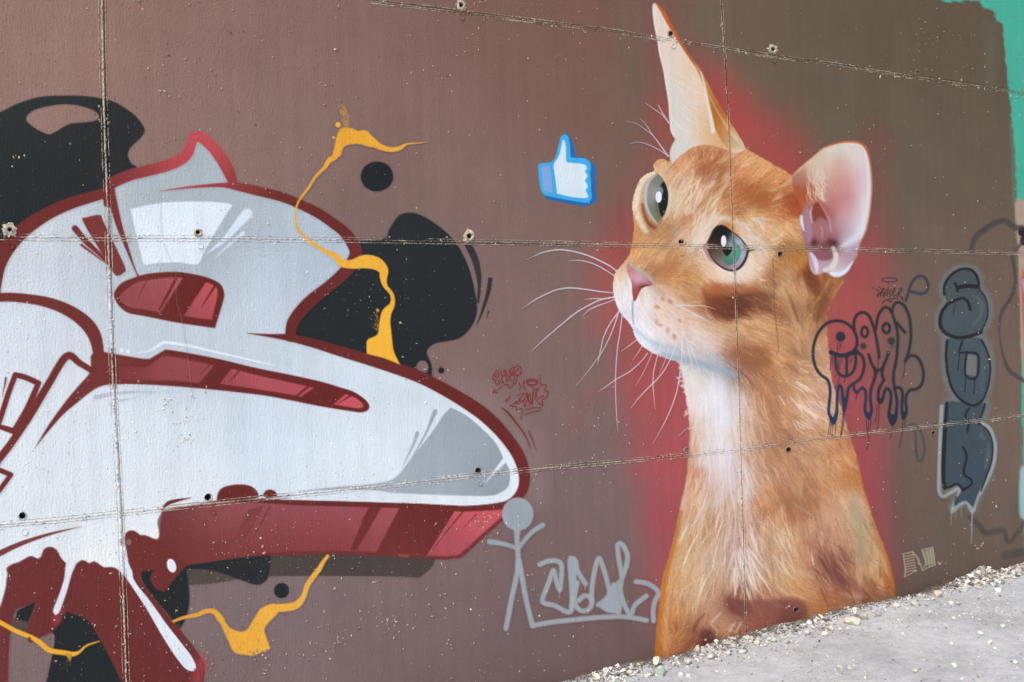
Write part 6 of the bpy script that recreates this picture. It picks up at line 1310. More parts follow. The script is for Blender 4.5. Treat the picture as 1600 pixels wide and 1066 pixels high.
for f in (q([(240, 570), (290, 660), (352, 570), (345, 660), (318, 730), (292, 745), (262, 715)]), q([(385, 410), (425, 440), (468, 410), (455, 500), (435, 580), (410, 640), (400, 560)]), q([(643, 555), (690, 600), (737, 550), (722, 640), (690, 688), (655, 640)]), q([(780, 425), (820, 440), (857, 425), (850, 490), (815, 512), (785, 480)]),
          q([(900, 570), (935, 615), (972, 622), (985, 560), (1012, 560), (1014, 650), (985, 730), (952, 752), (912, 700)]), q([(1045, 555), (1080, 600), (1112, 570), (1102, 650), (1072, 688), (1050, 640)])):
    L.fill(zz(f), NV, 0.9, 0.96)
tg = L.build('letter_graffiti', None, STEP * 8)
tag(tg, 'navy outlined bubble letters with faces and drips, sprayed over the cat shoulder and red glow', 'graffiti')
L = Layer(1262, 530, 1450, 710, 0.75)
for s in ([(255, 720), (245, 830)], [(270, 730), (265, 840)], [(287, 740), (285, 885)], [(325, 700), (318, 840)], [(408, 600), (395, 740), (372, 885)], [(418, 630), (405, 770), (378, 880)], [(798, 0), (790, 150), (770, 220)], [(803, 510), (802, 680), (776, 812)], [(783, 515), (780, 620), (763, 714)], [(660, 680), (668, 760), (678, 850)], [(690, 680), (684, 840), (692, 910), (670, 1012)], [(717, 660), (712, 730), (700, 800)],
          [(957, 745), (950, 805), (925, 902)], [(1066, 680), (1064, 800), (1030, 997)], [(1097, 650), (1090, 770)], [(1093, 50), (1085, 150), (1063, 224)], [(366, 205), (350, 270), (318, 335)], [(431, 212), (417, 272)], [(556, 400), (547, 466)], [(330, 180), (318, 205)], [(275, -20), (262, 130)], [(290, -20), (286, 60)], [(350, -10), (355, 100)], [(372, -10), (368, 120)], [(392, -10), (390, 60)], [(478, -10), (486, 60)], [(510, -10), (495, 40)]):
    L.stroke(zz(W(q(s), 8)), (40, 44, 66), 0.6, 0.9)
for s in ([(345, 770), (342, 860), (335, 920)], [(365, 775), (372, 830), (352, 860)], [(392, 775), (378, 830)]):
    L.stroke(zz(W(s, 7)), (50, 42, 62), 0.6, 0.9)
L.build('drip', tg, STEP * 9, split=True)

o = marker('drop_graffiti', 'navy sprayed teardrop loop beside the small black scribble', (1408, 425, 1456, 475), [[(1100, 320), (1130, 240), (1160, 140), (1200, 80), (1260, 45), (1320, 70), (1350, 140), (1340, 210), (1300, 240), (1230, 235), (1150, 215)]], 32, (56, 62, 70), 1.0, STEP * 5, zz, 1.3)
z8 = lambda p: Z(1300, 640, 4.1, p)
o = marker('drop_graffiti', 'navy sprayed narrow loop hanging across the lower joint of the wall', (1412, 655, 1452, 730), [[(490, 104), (525, 95), (560, 130), (585, 190), (592, 260), (578, 320), (556, 332), (541, 280), (536, 200), (528, 120)]], 17, (72, 74, 78), 1.0, STEP * 5, z8, 1.4, 0.85)
marker('scribble_graffiti', 'small thin black scribbled word under a flat halo ring', (1358, 430, 1416, 478),
       [ell(925, 88, 86, 23, 24), [(775, 195), (800, 207), (788, 275), (825, 225), (822, 270), (846, 200)], [(805, 165), (830, 190), (862, 185), (835, 225), (866, 235), (850, 277), (884, 258)], [(890, 198), (870, 240), (896, 260), (906, 172), (910, 200)], [(908, 128), (908, 134)], [(938, 203), (915, 235), (946, 255), (928, 282)],
        [(950, 240), (986, 200), (976, 178), (955, 215), (975, 272), (1002, 252)], [(1008, 280), (1030, 200), (1052, 172), (1056, 215), (1022, 240), (1058, 292)], [(838, 348), (880, 315), (950, 298), (1010, 295), (1024, 318)], [(900, 318), (945, 336)], [(920, 325), (944, 322)], [(738, 172), (739, 182), (735, 178)], [(1066, 285), (1072, 298), (1062, 310), (1062, 290)]], 8.5, (42, 34, 36), 0.6, STEP * 5, zz, 0.6)

Zs_ = lambda p: Z(1450, 400, 4.8467, p)
zG = lambda p: Z(1450, 200, 4.44, p)
L = Layer(1505, 325, 1625, 650, 1.5)
L.stroke(zG([(296, 860, 30), (325, 765, 36), (400, 700, 40), (480, 652, 40), (540, 648, 36), (600, 690, 38), (650, 690, 36)]), (66, 62, 60), 1.6, 0.75)
L.stroke(Zs_([(727, -120, 26), (680, -60, 24), (640, 0, 24), (655, 100, 24), (660, 220, 26), (620, 330, 28), (560, 420, 26), (540, 520, 16), (545, 630, 12), (570, 760, 18), (610, 860, 30), (670, 910, 30), (740, 955, 28)]), (66, 60, 60), 1.6, 0.72)
o = L.build('faded_line_graffiti', None, STEP * 1.5); tag(o, 'faded dark sprayed line wandering down the brown coat beside the slate letters', 'graffiti')
L = Layer(1505, 800, 1625, 880, 1.5)
L.stroke(z8([(880, 690, 24), (940, 740, 34), (980, 790, 36), (1050, 780, 36), (1100, 780, 34), (1130, 850, 28), (1180, 800, 28), (1240, 720, 30)]), (68, 62, 60), 2, 0.62)
L.stroke(z8([(1110, 935, 52), (1240, 910, 52)]), (70, 64, 64), 2.5, 0.6); L.blob(1536, 855, 14, 6, 20, (140, 74, 62), 0.35); L.blob(1550, 812, 12, 9, 0, (130, 80, 70), 0.3)
o = L.build('faded_line_graffiti', None, STEP * 1.5); tag(o, 'faded dark sprayed zigzag and dash low on the wall, below the slate letters', 'graffiti')

# ------------------------------------------------------------------ slate-blue upright letters
sdk = wall_thing('letter_graffiti', 'three plump slate-blue letters stacked upright with black outlines and pale edge', 'graffiti', 1510, 700)
zS = lambda p: Z(1450, 400, 4.8467, p); z7 = lambda p: Z(1240, 400, 3.553, p)
BLU = lerp_field([(1500, 450, 70, 80, 81), (1500, 500, 74, 84, 87), (1500, 560, 70, 82, 89), (1520, 600, 68, 80, 89), (1500, 680, 66, 76, 81), (1520, 740, 64, 78, 89), (1510, 780, 62, 74, 83)], 40)
S_f = zS([(125, 290), (120, 240), (150, 170), (220, 110), (290, 98), (350, 120), (380, 170), (385, 240), (430, 300), (455, 380), (450, 470), (415, 550), (370, 590), (280, 615), (180, 610), (110, 570), (88, 510), (100, 420), (140, 360)])
D_f = z7([(850, 465), (845, 560), (855, 660), (880, 740), (930, 800), (1000, 832), (1050, 800), (1080, 720), (1092, 620), (1078, 530), (1040, 460), (950, 455)])
K_f = z8([(735, -30), (720, 200), (715, 500, 'c'), (760, 500), (800, 478), (838, 505, 'c'), (800, 570), (778, 622, 'c'), (850, 585), (905, 628, 'c'), (940, 530), (990, 440), (1020, 340), (1027, 240), (1000, 150), (945, 95, 'c'), (970, 30), (985, -30), (920, -50), (820, -50)])
L = Layer(1455, 405, 1570, 850, 1.2)
for f in (S_f, D_f, K_f): L.fill(f, (112, 122, 124), 4.0, 0.62, grow=8)
L.stroke(z8(W([(702, -20), (692, 200), (686, 400), (686, 525), (715, 556), (765, 530), (808, 508), (812, 545), (778, 620), (770, 655), (830, 600), (870, 598), (900, 655), (928, 570), (988, 460), (1036, 340), (1044, 220), (1012, 125), (960, 88)], 22)), (158, 168, 170), 1.6, 0.85)
L.stroke(z8([(897, 655, 10), (895, 760, 8), (892, 875, 5)]), (158, 164, 164), 0.8, 0.8); L.stroke(z8([(766, 655, 8), (760, 745, 4)]), (150, 156, 156), 0.8, 0.7); L.stroke(z8([(800, 600, 6), (792, 700, 4)]), (146, 150, 150), 0.8, 0.6); L.stroke(z8([(828, 610, 6), (826, 690, 4)]), (146, 150, 150), 0.8, 0.6)
L.build('pale_edge', sdk, STEP * 3)
L = Layer(1455, 405, 1570, 850, 1.2)
for f in (S_f, D_f, K_f): L.fill(f, BLU, 1.1)
L.stroke(zS([(410, 690, 10), (420, 800, 24), (418, 920, 22), (405, 1020, 26)]), (92, 100, 104), 3.5, 0.45); L.stroke(zS([(330, 290, 8), (400, 350, 26), (400, 450, 20), (345, 515, 14)]), (96, 106, 110), 3, 0.6)
L.stroke(z8([(955, 165, 26), (975, 185, 20)]), (98, 106, 110), 3, 0.6); L.stroke(z8([(1000, 225, 20), (998, 300, 24), (982, 370, 14)]), (98, 105, 108), 3, 0.6)
wq = z7([(958, 545, 'c'), (1018, 555, 'c'), (1013, 668, 'c'), (957, 658, 'c')]); L.cut(wq, 1.0, smooth=True)
L.build('blue_fill', sdk, STEP * 4)
L = Layer(1455, 405, 1570, 850, 1.0)
K1 = (30, 32, 36)
for s, w, zf in (([(124, 292), (124, 225), (165, 155), (235, 106), (310, 100), (358, 135), (380, 185), (383, 232)], 20, zS), ([(380, 235), (300, 228), (225, 240)], 30, zS), ([(204, 208), (220, 240), (222, 265)], 20, zS),
                 ([(140, 368), (205, 338), (265, 320), (302, 348), (320, 405)], 22, zS), ([(138, 378), (102, 430), (90, 510), (115, 570), (170, 605), (240, 620), (330, 605), (402, 578)], 26, zS), ([(386, 250), (430, 310), (451, 380), (450, 460), (420, 540), (400, 575)], 10, zS),
                 ([(852, 470), (846, 560), (857, 660), (882, 740), (930, 800), (1000, 832), (1045, 805)], 14, z7), ([(1040, 465), (1076, 535), (1092, 620), (1080, 720), (1050, 800), (1000, 832)], 9, z7), ([(958, 538), (1022, 550), (1017, 672), (954, 662), (960, 540)], 12, z7), ([(938, 472), (920, 535), (965, 532)], 10, z7),
                 ([(720, 505), (760, 495), (800, 476), (828, 500), (838, 518)], 15, z8), ([(945, 90), (1000, 140), (1028, 220), (1022, 330), (985, 440), (955, 520)], 9, z8), ([(840, 240), (862, 300), (845, 380), (850, 420), (895, 455), (880, 490), (835, 515)], 15, z8), ([(880, -10), (852, 40), (876, 70), (868, 140)], 14, z8), ([(980, -40), (955, 40), (940, 95)], 9, z8)):
    L.stroke(zf(W(s, w)), K1, 0.9, 0.95)
L.stroke(z8([(735, -40, 22), (722, 150, 26), (715, 300, 28), (713, 430, 26), (722, 505, 22)]), K1, 0.9, 0.95)
for s, zf in (([(955, 680), (950, 755)], z7), ([(1006, 680), (1000, 765)], z7), ([(920, 540), (912, 635)], z7), ([(205, 360), (190, 450)], zS), ([(800, 560), (795, 610)], z8), ([(790, 560), (785, 600)], z8)):
    L.stroke(zf(W(s, 6)), K1, 0.7, 0.85)
L.build('black_outline', sdk, STEP * 5)

# ------------------------------------------------------------------ chalk letters, ghost lines
zc = lambda p: Z(1400, 850, 17.76, p)
rows = [[(200, 275), (330, 250), (470, 215)], [(200, 275), (215, 400), (260, 700), (235, 910)], [(470, 215), (500, 330)]]
for k in range(7):
    y = 330 + k * 72
    rows.append([(215 + k * 6, y + 30), (350, y), (490 + k * 10, y - 30)])
rows += [[(235, 910), (400, 830), (565, 745)], [(500, 720), (565, 745)], [(480, 240), (560, 340), (640, 520), (740, 735)], [(560, 330), (640, 440), (620, 560), (700, 560)], [(720, 165), (760, 280), (830, 540), (750, 660)], [(720, 165), (860, 130), (1010, 95)], [(1010, 95), (1050, 330), (1085, 580)], [(740, 735), (900, 650), (1085, 580)]]
for k in range(9):
    rows.append([(745 + k * 11, 220 + k * 46), (880, 190 + k * 47), (1025 + k * 6, 150 + k * 47)])
rows += [[(1170, 500), (1200, 570), (1260, 510)], [(1190, 530), (1240, 560)], [(860, 140), (930, 620)], [(950, 120), (1010, 600)]]
marker('chalk_letters', 'two small hatched chalk-yellow letters with a dot, beside the cat flank', (1406, 850, 1476, 908), rows, 34, (182, 178, 148), 0.7, STEP * 3, zc, 0.8, 0.62)
# hairline cracks in the paint
L = Layer(1090, 395, 1240, 580, 1.0)
for s in ([(1207, 405), (1209, 440), (1210, 480), (1214, 520), (1216, 545), (1213, 555)],):
    L.stroke(W(s, 1.2), (110, 66, 44), 0.7, 0.6)
L.build('hairline_crack', wall, STEP * 9)
L = Layer(235, 290, 330, 860, 1.0)
for s in ([(250, 300), (252, 360), (256, 380), (266, 405), (274, 425), (276, 470), (284, 500), (290, 540), (297, 590), (300, 620)],):
    L.stroke(W(s, 1.0), (165, 160, 160), 0.7, 0.35)
L.build('hairline_crack', wall, STEP * 12)

# ridges of cement squeezed out of the joints between the panels
def ridge(px, lines, bare, seed):
    """lines: (offset m, width m, height m, fill 0..1); bare: share of unpainted cement showing"""
    rng = np.random.default_rng(seed)
    P = catmull(px, False, 2.0)
    wx, wz = to_wall(P[:, 0], P[:, 1])
    d = np.concatenate([[0], np.cumsum(np.hypot(np.diff(wx), np.diff(wz)))])
    n = max(12, int(d[-1] / 0.005))
    t = np.linspace(0, d[-1], n)
    cx = np.interp(t, d, wx); cz = np.interp(t, d, wz)
    gx_ = np.interp(t, d, P[:, 0]); gy_ = np.interp(t, d, P[:, 1])
    under = sum(CANVAS.get(gx_ + ox_, gy_ + oy_) for ox_, oy_ in ((-7, -7), (7, -7), (-7, 7), (7, 7))) / 4.0
    tx = np.gradient(cx); tz = np.gradient(cz); l = np.hypot(tx, tz); tx /= l; tz /= l
    V = []; F = []; C = []; base = 0
    kn = lambda step: np.interp(t, np.linspace(0, d[-1], max(4, int(d[-1] / step))), rng.random(max(4, int(d[-1] / step))))
    for ln_ in lines:
        off, w, h, fil = ln_[:4]; dark = ln_[4] if len(ln_) > 4 else None
        amt = np.clip(kn(0.16) * 0.35 + kn(0.03) * 0.35 + rng.random(n) * 0.40 - (1.0 - fil), 0, 1) * 2.0
        amt = np.clip(amt, 0, 1.2)
        jit = (rng.random(n) - 0.5) * w * 0.35 + (kn(0.1) - .5) * 0.0012
        ww = w * (0.35 + 0.65 * np.minimum(amt, 1)); hh = 0.0012 + 0.7 * h * amt
        ox, oz = -tz, tx
        rows = []
        for (s, hgt) in ((-1, 0.0), (-0.4, 0.85), (0.4, 1.0), (1, 0.0)):
            q = off + jit + s * ww / 2
            yy = -(hgt * hh * (0.8 + 0.2 * rng.random(n)))
            rows.append(np.stack([cx + ox * q, yy, cz + oz * q], 1))
        V.append(np.stack(rows, 1).reshape(-1, 3))
        pale_under = under.mean(1, keepdims=True) > 165  # cement is paler where the paint underneath is pale
        cem = np.where(pale_under, np.array([[240, 239, 236]]), np.array([[204, 190, 170]])) * (0.86 + 0.2 * rng.random((n, 1)))
        mixv = np.clip(bare + 0.9 * (kn(0.05)[:, None] - 0.5) + 0.7 * (rng.random((n, 1)) - 0.5), 0, 1)
        cc = under * (1 - mixv) + cem * mixv
        cc = cc * np.where(rng.random((n, 1)) < 0.08, 0.6, 1.0)
        if dark is not None: cc = under * dark * (0.8 + 0.4 * rng.random((n, 1)))
        tc = (s2l(np.clip(cc, 0, 255)) / GAIN)[:, None, :] * np.array([0.85, 1, 1, 0.85])[None, :, None]
        C.append(np.concatenate([tc, np.ones((n, 4, 1))], 2).reshape(-1, 4))
        a = base + np.arange(n - 1) * 4
        keep = (amt[:-1] > 0.02) & (amt[1:] > 0.02)
        for k in range(3):
            F.append(np.stack([a + k, a + k + 4, a + k + 5, a + k + 1], 1)[keep])
        base += 4 * n
    me = np_mesh('joint_ridge', np.concatenate(V), np.concatenate(F), np.concatenate(C))
    me.materials.append(MAT['ridge'])
    return link(bpy.data.objects.new('joint_ridge', me), wall)

ridge(JV[0], [(-0.013, 0.0040, 0.0016, 0.66), (-0.002, 0.0075, 0.0040, 1.0), (0.010, 0.0045, 0.0018, 0.74), (0.0050, 0.0030, 0.0004, 0.9, 0.6)], 0.95, 1)
ridge(JV[1], [(-0.005, 0.0055, 0.0022, 0.95), (0.0065, 0.0045, 0.0024, 0.82), (0.001, 0.0038, 0.0004, 0.95, 0.55)], 0.5, 2)
ridge(JH[0], [(-0.006, 0.0050, 0.0016, 0.84), (0.004, 0.0055, 0.0020, 0.90), (-0.014, 0.0090, 0.0018, 0.56)], 0.60, 3)
ridge(JH[1], [(-0.011, 0.0045, 0.0013, 0.78), (0.000, 0.0055, 0.0018, 0.92), (0.010, 0.0045, 0.0013, 0.72)], 0.70, 4)
ridge(JH[2], [(-0.009, 0.0055, 0.0015, 0.76), (0.001, 0.0065, 0.0020, 0.94), (0.011, 0.0050, 0.0014, 0.66)], 0.72, 5)
# joints that run on outside the picture
def along(x0, z0, x1, z1, seed):
    # straight run given on the wall, turned back into grid points
    pts = []
    for t in np.linspace(0, 1, 24):
        p = Vector((x0 + (x1 - x0) * t, 0, z0 + (z1 - z0) * t)) - CPOS
        dd = p.dot(FWD)
        if dd < 0.5: continue
        pts.append((800 + FPX * p.dot(CR) / dd, 533 - FPX * p.dot(CU) / dd))
    if len(pts) > 3: ridge(pts, [(-0.006, 0.0045, 0.0016, 0.8), (0.003, 0.005, 0.002, 0.95)], 0.6, seed)
xr = float(to_wall(1600, 400)[0])
for k, z in enumerate((hz[0], hz[1], hz[2])):
    along(xr + 0.02, z, XE[-1], z, 20 + k)
along(XE[4], 0.1, XE[4], ZE[-1], 24)
xl = float(to_wall(0, 400)[0])
along(xl - 0.02, hz[1], XE[0], hz[1], 25); along(xl - 0.02, hz[2], XE[0], hz[2], 26)
along(float(to_wall(578, 0)[0]) - 0.02, hz[0], XE[0], hz[0], 27)
for k_ in (2, 3): along(XE[k_], float(to_wall(JV[k_ - 2][0][0], 0)[1]) + 0.02, XE[k_], ZE[-1], 28 + k_)
along(XE[1], 0.02, XE[1], ZE[-1], 34)

# formwork tie holes, real cups in the wall, some with a burst crust round them
def cup(hx, hy, hr, crust):
    rng = np.random.default_rng(int(hx * 7 + hy))
    o = empty('tie_hole', None, None)
    cx, cz = [float(v) for v in to_wall(hx, hy)]
    ex, _ = to_wall(hx + hr, hy); _, ez = to_wall(hx, hy - hr)
    ra = float(ex - cx); rb = float(ez - cz)
    o.location = (cx, 0, cz)
    o.parent = wall; o.matrix_parent_inverse = parent_inv(wall)
    tint = s2l(CANVAS.get(np.array([hx - hr * 1.6, hx + hr * 1.6]), np.array([hy, hy])).mean(0) * 0.7 + 55) / GAIN
    n = 22
    an = np.linspace(0, 2 * math.pi, n, endpoint=False)
    rng_r = 1 + 0.10 * rng.standard_normal(n)
    def ring_mesh(name, prof, mat, jag, tint):
        V = []; C = []
        for k, (rf, y) in enumerate(prof):
            j = 1 + jag[k] * rng.standard_normal(n)
            V.append(np.stack([ra * rf * np.cos(an) * j, np.full(n, y) * (1 + jag[k] * rng.standard_normal(n)), rb * rf * np.sin(an) * j], 1))
            C.append(np.concatenate([np.array(tint)[None] * (0.7 + 0.45 * rng.random((n, 1))), np.ones((n, 1))], 1))
        F = []
        for k in range(len(prof) - 1):
            for q in range(n):
                q2 = (q + 1) % n
                F.append((k * n + q, k * n + q2, (k + 1) * n + q2, (k + 1) * n + q))
        me = np_mesh(name, np.concatenate(V), F, np.concatenate(C)); me.materials.append(MAT[mat])
        c = bpy.data.objects.new(name, me); COL.objects.link(c); c.parent = o
        return c
    ring_mesh('hole_wall', [(1.0, 0.0005), (0.93, 0.002), (0.88, 0.010), (0.8, 0.030), (0.35, 0.042), (0.02, 0.043)], 'hole', [0.02, .03, .03, .03, .05, 0], (1, 1, 1))
    if crust:
        k = crust / hr
        ring_mesh('crust', [(k, -0.0006), (k * 0.85, -0.0028), (1 + (k - 1) * .55, -0.0055), (1.25, -0.0070), (1.02, -0.004), (0.9, 0.004)], 'plaster', [0.20, 0.14, 0.12, 0.1, 0.06, 0.02], (1.15, 1.1, 1.0))
    else:
        ring_mesh('lip', [(1.34, -0.0004), (1.2, -0.0026), (1.08, -0.0030), (0.96, 0.002)], 'ridge', [0.10, 0.05, 0.03, 0.02], tint)
for (hx, hy, hr) in HOLES:
    cup(hx, hy, hr, CRUST.get((hx, hy), 0))

# round filler plugs beside the holes
PLUGS = [(18, 385, 5.0), (313, 384, 5.0), (38, 831, 5.4), (332, 800, 4.6), (750, 755, 4.6), (722, 28, 4.0), (736, 389, 4.2), (1052, 72, 4.2), (1209, 95, 3.6),
         (1066, 396, 4.0), (1222, 380, 3.6), (1234, 683, 4.0), (1460, 658, 3.0)]
def plug(hx, hy, hr, alb):
    cx, cz = [float(v) for v in to_wall(hx, hy)]
    n = 20; an = np.linspace(0, 2 * math.pi, n, endpoint=False)
    V = []; 
    for rf, y in ((1.0, -0.0012), (0.93, -0.0032), (0.78, -0.0022), (0.0, -0.0020)):
        wx, wz = to_wall(hx + rf * hr * np.cos(an), hy + rf * hr * np.sin(an))
        V.append(np.stack([wx, np.full(n, y), wz], 1))
    F = [(k * n + q, k * n + (q + 1) % n, (k + 1) * n + (q + 1) % n, (k + 1) * n + q) for k in range(3) for q in range(n)]
    V = np.concatenate(V)
    me = np_mesh('plug', V, F, np.tile(np.append(s2l(alb) / GAIN, 1.0), (len(V), 1)), smooth=True)
    me.materials.append(MAT['solid'])
    link(bpy.data.objects.new('plug', me), wall)
for (hx, hy, hr) in PLUGS: plug(hx, hy, hr, CANVAS.get(np.array([hx * 1.0]), np.array([hy * 1.0]))[0])

# ------------------------------------------------------------------ plaster crumbs and scars standing off the wall
def crumbs():
    rng = np.random.default_rng(17)
    V = []; F = []; Cc = []; base = 0
    spots = []
    for (x, y, s, n) in ((290, 688, 6, 14), (293, 655, 7, 8), (262, 628, 4, 5), (272, 660, 4, 4), (603, 970, 10, 16), (510, 1000, 14, 16), (540, 998, 10, 8), (398, 1022, 10, 18), (415, 1048, 8, 10), (468, 1022, 6, 8), (760, 815, 10, 14), (750, 822, 8, 8), (765, 800, 6, 5), (690, 885, 4, 4), (648, 983, 3, 4), (700, 1008, 4, 4), (735, 1010, 3, 2), (1105, 1002, 9, 10), (1230, 948, 4, 3), (290, 640, 30, 14), (380, 850, 30, 20), (560, 940, 60, 26),
                          (30, 245, 5, 6), (270, 145, 10, 8), (650, 600, 30, 12), (1530, 850, 6, 6), (340, 1000, 60, 26), (100, 960, 60, 20), (220, 930, 30, 14), (680, 940, 70, 26), (480, 90, 120, 16), (280, 90, 40, 16)):
        for k in range(n): spots.append((x + rng.normal() * s, y + rng.normal() * s * 0.8, 0.6 + rng.random() * 1.4))
    nz = smooth_noise((110, 162), 11, rng, 3)
    for k in range(22000):                      # grit and burst blisters all over, in drifts
        x = rng.random() * 1865 - 250; y = rng.random() * 1070
        low = 0.35 * max(0.0, (y - 700) / 366.0)
        if rng.random() > 0.12 + low + 1.5 * max(0.0, nz[int(y / 10), int((x + 250) / 12)]): continue
        if 990 < x < 1380 and rng.random() < 0.5: continue
        spots.append((x, y, 0.42 + 0.70 * rng.random() ** 3 + (1.1 * rng.random() if rng.random() < 0.03 else 0)))
    for jn, dn, sp in ((JV[0], 130, 4.5), (JV[1], 60, 3.5), (JH[0], 260, 4.0), (JH[1], 240, 4.0), (JH[2], 240, 4.5)):
        q = catmull(jn, False, 2.0)
        for k in range(dn):
            p = q[rng.integers(len(q))]; up = jn in JV
            o_ = rng.normal() * sp
            spots.append((p[0] + (o_ if up else rng.normal()), p[1] + (rng.normal() if up else o_ + (2 if jn is JH[0] else 0)), 0.5 + 1.1 * rng.random() ** 2.5))
    for (x, y, r) in spots:
        if y > 885 + (1600 - x) * 0.255 - 12: continue
        n = 7 if r > 0.9 else 4; an = np.linspace(0, 2 * math.pi, n, endpoint=False) + rng.random()
        j = 0.6 + 0.8 * rng.random(n); el = 0.6 + 0.8 * rng.random()
        wx, wz = to_wall(x + r * j * np.cos(an) * el, y + r * j * np.sin(an) / el)
        wx2, wz2 = to_wall(x + r * .45 * j * np.cos(an) * el, y + r * .45 * j * np.sin(an) / el)
        cx, cz = to_wall(x, y); h = 0.0015 + 0.0010 * r * (0.5 + rng.random())
        V += list(zip(wx, np.full(n, -0.0004), wz)) + list(zip(wx2, -h * (0.8 + 0.4 * rng.random(n)), wz2)) + [(float(cx), -h, float(cz))]
        sh = 0.7 + 0.75 * rng.random() ** 1.5
        on_white = CANVAS.get(np.array([x]), np.array([y]))[0].min() > 150
        if on_white: tc = (sh * 1.05 + 0.45, sh * 1.06 + 0.48, sh * 1.06 + 0.52, 1)
        else:
            if rng.random() < 0.12: sh *= 0.45
            if r < 0.9: sh *= 0.66
            else: sh *= 0.85
            tc = (sh, sh * .97, sh * .9, 1)
        Cc += [tc] * (2 * n + 1)
        for q in range(n):
            q2 = (q + 1) % n
            F += [(base + q, base + q2, base + n + q2), (base + q, base + n + q2, base + n + q), (base + n + q, base + n + q2, base + 2 * n)]
        base += 2 * n + 1
    me = np_mesh('plaster_crumbs', V, F, Cc); me.materials.append(MAT['plaster'])
    o = link(bpy.data.objects.new('plaster_crumbs', me), wall); o['kind'] = 'stuff'
crumbs()

# ------------------------------------------------------------------ stones and gravel
def stone_mesh(seed, tint, flat=0.7):
    import bmesh
    rng = np.random.default_rng(seed)
    bm = bmesh.new(); bmesh.ops.create_icosphere(bm, subdivisions=2, radius=1.0)
    cuts = [(Vector(rng.normal(size=3)).normalized(), 0.45 + 0.4 * rng.random()) for _ in range(9)]
    for v in bm.verts:
        p = v.co.copy()
        for nrm, d in cuts:
            e = p.dot(nrm) - d
            if e > 0: p -= nrm * e
        v.co = p * (1 + 0.03 * rng.normal())
    co = np.array([v.co[:] for v in bm.verts]); F = np.array([[v.index for v in f.verts] for f in bm.faces]); bm.free()
    co *= np.array([1, 0.75 + 0.3 * rng.random(), flat])
    co[:, 2] -= co[:, 2].min() * 0.85
    sh = 0.92 + 0.12 * rng.random(len(co))
    C_ = np.concatenate([np.array(tint)[None] * sh[:, None], np.ones((len(co), 1))], 1)
    me = np_mesh('stone', co, F, C_); me.materials.append(MAT['stone'])
    return me
def put_stone(px, py, rpx, label, seed, tint=(1, 1, 1), flat=0.7, group=None, name='stone', on=0.0):
    x, y = to_floor(px, py, 0.03)
    for _ in range(3):
        z = float(floor_z(x, min(y, 0))); x, y = to_floor(px, py, z + on)
    y = min(y, -rpx * 0.0030 - 0.004)
    dep = (Vector((x, y, z)) - CPOS).dot(FWD)
    r = rpx * dep / FPX
    y = min(y, -r * 1.02)
    o = bpy.data.objects.new(name, stone_mesh(seed, tint, flat)); link(o)
    o.location = (x, y, float(floor_z(x, y)) - 0.1 * r + on); o.scale = (r, r, r); o.rotation_euler = (0, 0, seed * 1.7)
    tag(o, label, 'stone', group)
    return o
put_stone(1026, 1037, 8.5, 'cream angular stone perched behind the pale green stone at the cat base', 1, (1.25, 1.2, 1.05), 0.95, on=0.02)
put_stone(1030, 1053, 11, 'pale green broken stone leaning at the cat mural left base', 2, (0.85, 1.02, 0.92), 0.85)
put_stone(933, 1062, 8, 'squarish cream stone against the bare strip of the wall foot', 3, (1.25, 1.2, 1.0), 0.9)
put_stone(1332, 975, 17, 'largest pale slab of broken stone at the foot of the cat mural', 4, (1.15, 1.12, 1.0), 0.42)
put_stone(1337, 957, 7, 'small pale stone balanced on rubble above the largest slab', 5, (1.1, 1.08, 1.0), 0.95, on=0.025)
put_stone(1184, 1008, 7, 'pale pointed stone at the wall foot beside the upright joint', 6, (1.15, 1.13, 1.05), 0.9)
put_stone(1289, 993, 6, 'cream stone in the gravel line left of the largest slab', 7, (1.25, 1.22, 1.05), 0.8)
put_stone(1137, 1024, 6, 'rounded white stone beside small twigs under the cat chest', 8, (1.2, 1.2, 1.12), 0.8)
put_stone(1160, 1020, 8, 'flat beige stone between the twigs under the cat chest', 9, (1.0, 0.97, 0.88), 0.55)
put_stone(1075, 1038, 8, 'pale grey wedge of stone at the cat left paw', 10, (1.0, 0.99, 0.95), 0.7)
put_stone(1089, 1019, 6, 'upright grey chip of stone leaning on the cat mural', 11, (0.9, 0.85, 0.8), 1.2)
put_stone(1465, 933, 9, 'pinkish rounded stone by dry tufts at the wall foot', 12, (1.15, 0.92, 0.82), 0.7)
put_stone(1458, 938, 4, 'small cream stone touching the pinkish stone', 13, (1.1, 1.0, 0.85), 0.8)
put_stone(1402, 949, 6, 'white stone at the cat right flank on the wall foot', 14, (1.15, 1.15, 1.08), 0.85)
put_stone(1537, 902, 6, 'tall grey shard of stone standing against the wall foot', 15, (0.72, 0.68, 0.62), 1.6)
put_stone(1560, 924, 8, 'bluish white stone on the floor near the teal foot strip', 16, (1.1, 1.15, 1.2), 0.65)
put_stone(1064, 1056, 6, 'white stone on the floor beside the pale green stone', 17, (1.15, 1.15, 1.12), 0.8)
put_stone(1077, 1057, 5, 'small round white stone third in line from the pale green stone', 18, (1.15, 1.15, 1.12), 0.85)
put_stone(1486, 944, 5, 'pale chip of stone out from the pinkish stone', 19, (1.05, 1.05, 1.0), 0.8)
put_stone(1497, 945, 5, 'grey chip of stone out from the pinkish stone', 20, (0.8, 0.8, 0.78), 0.7)
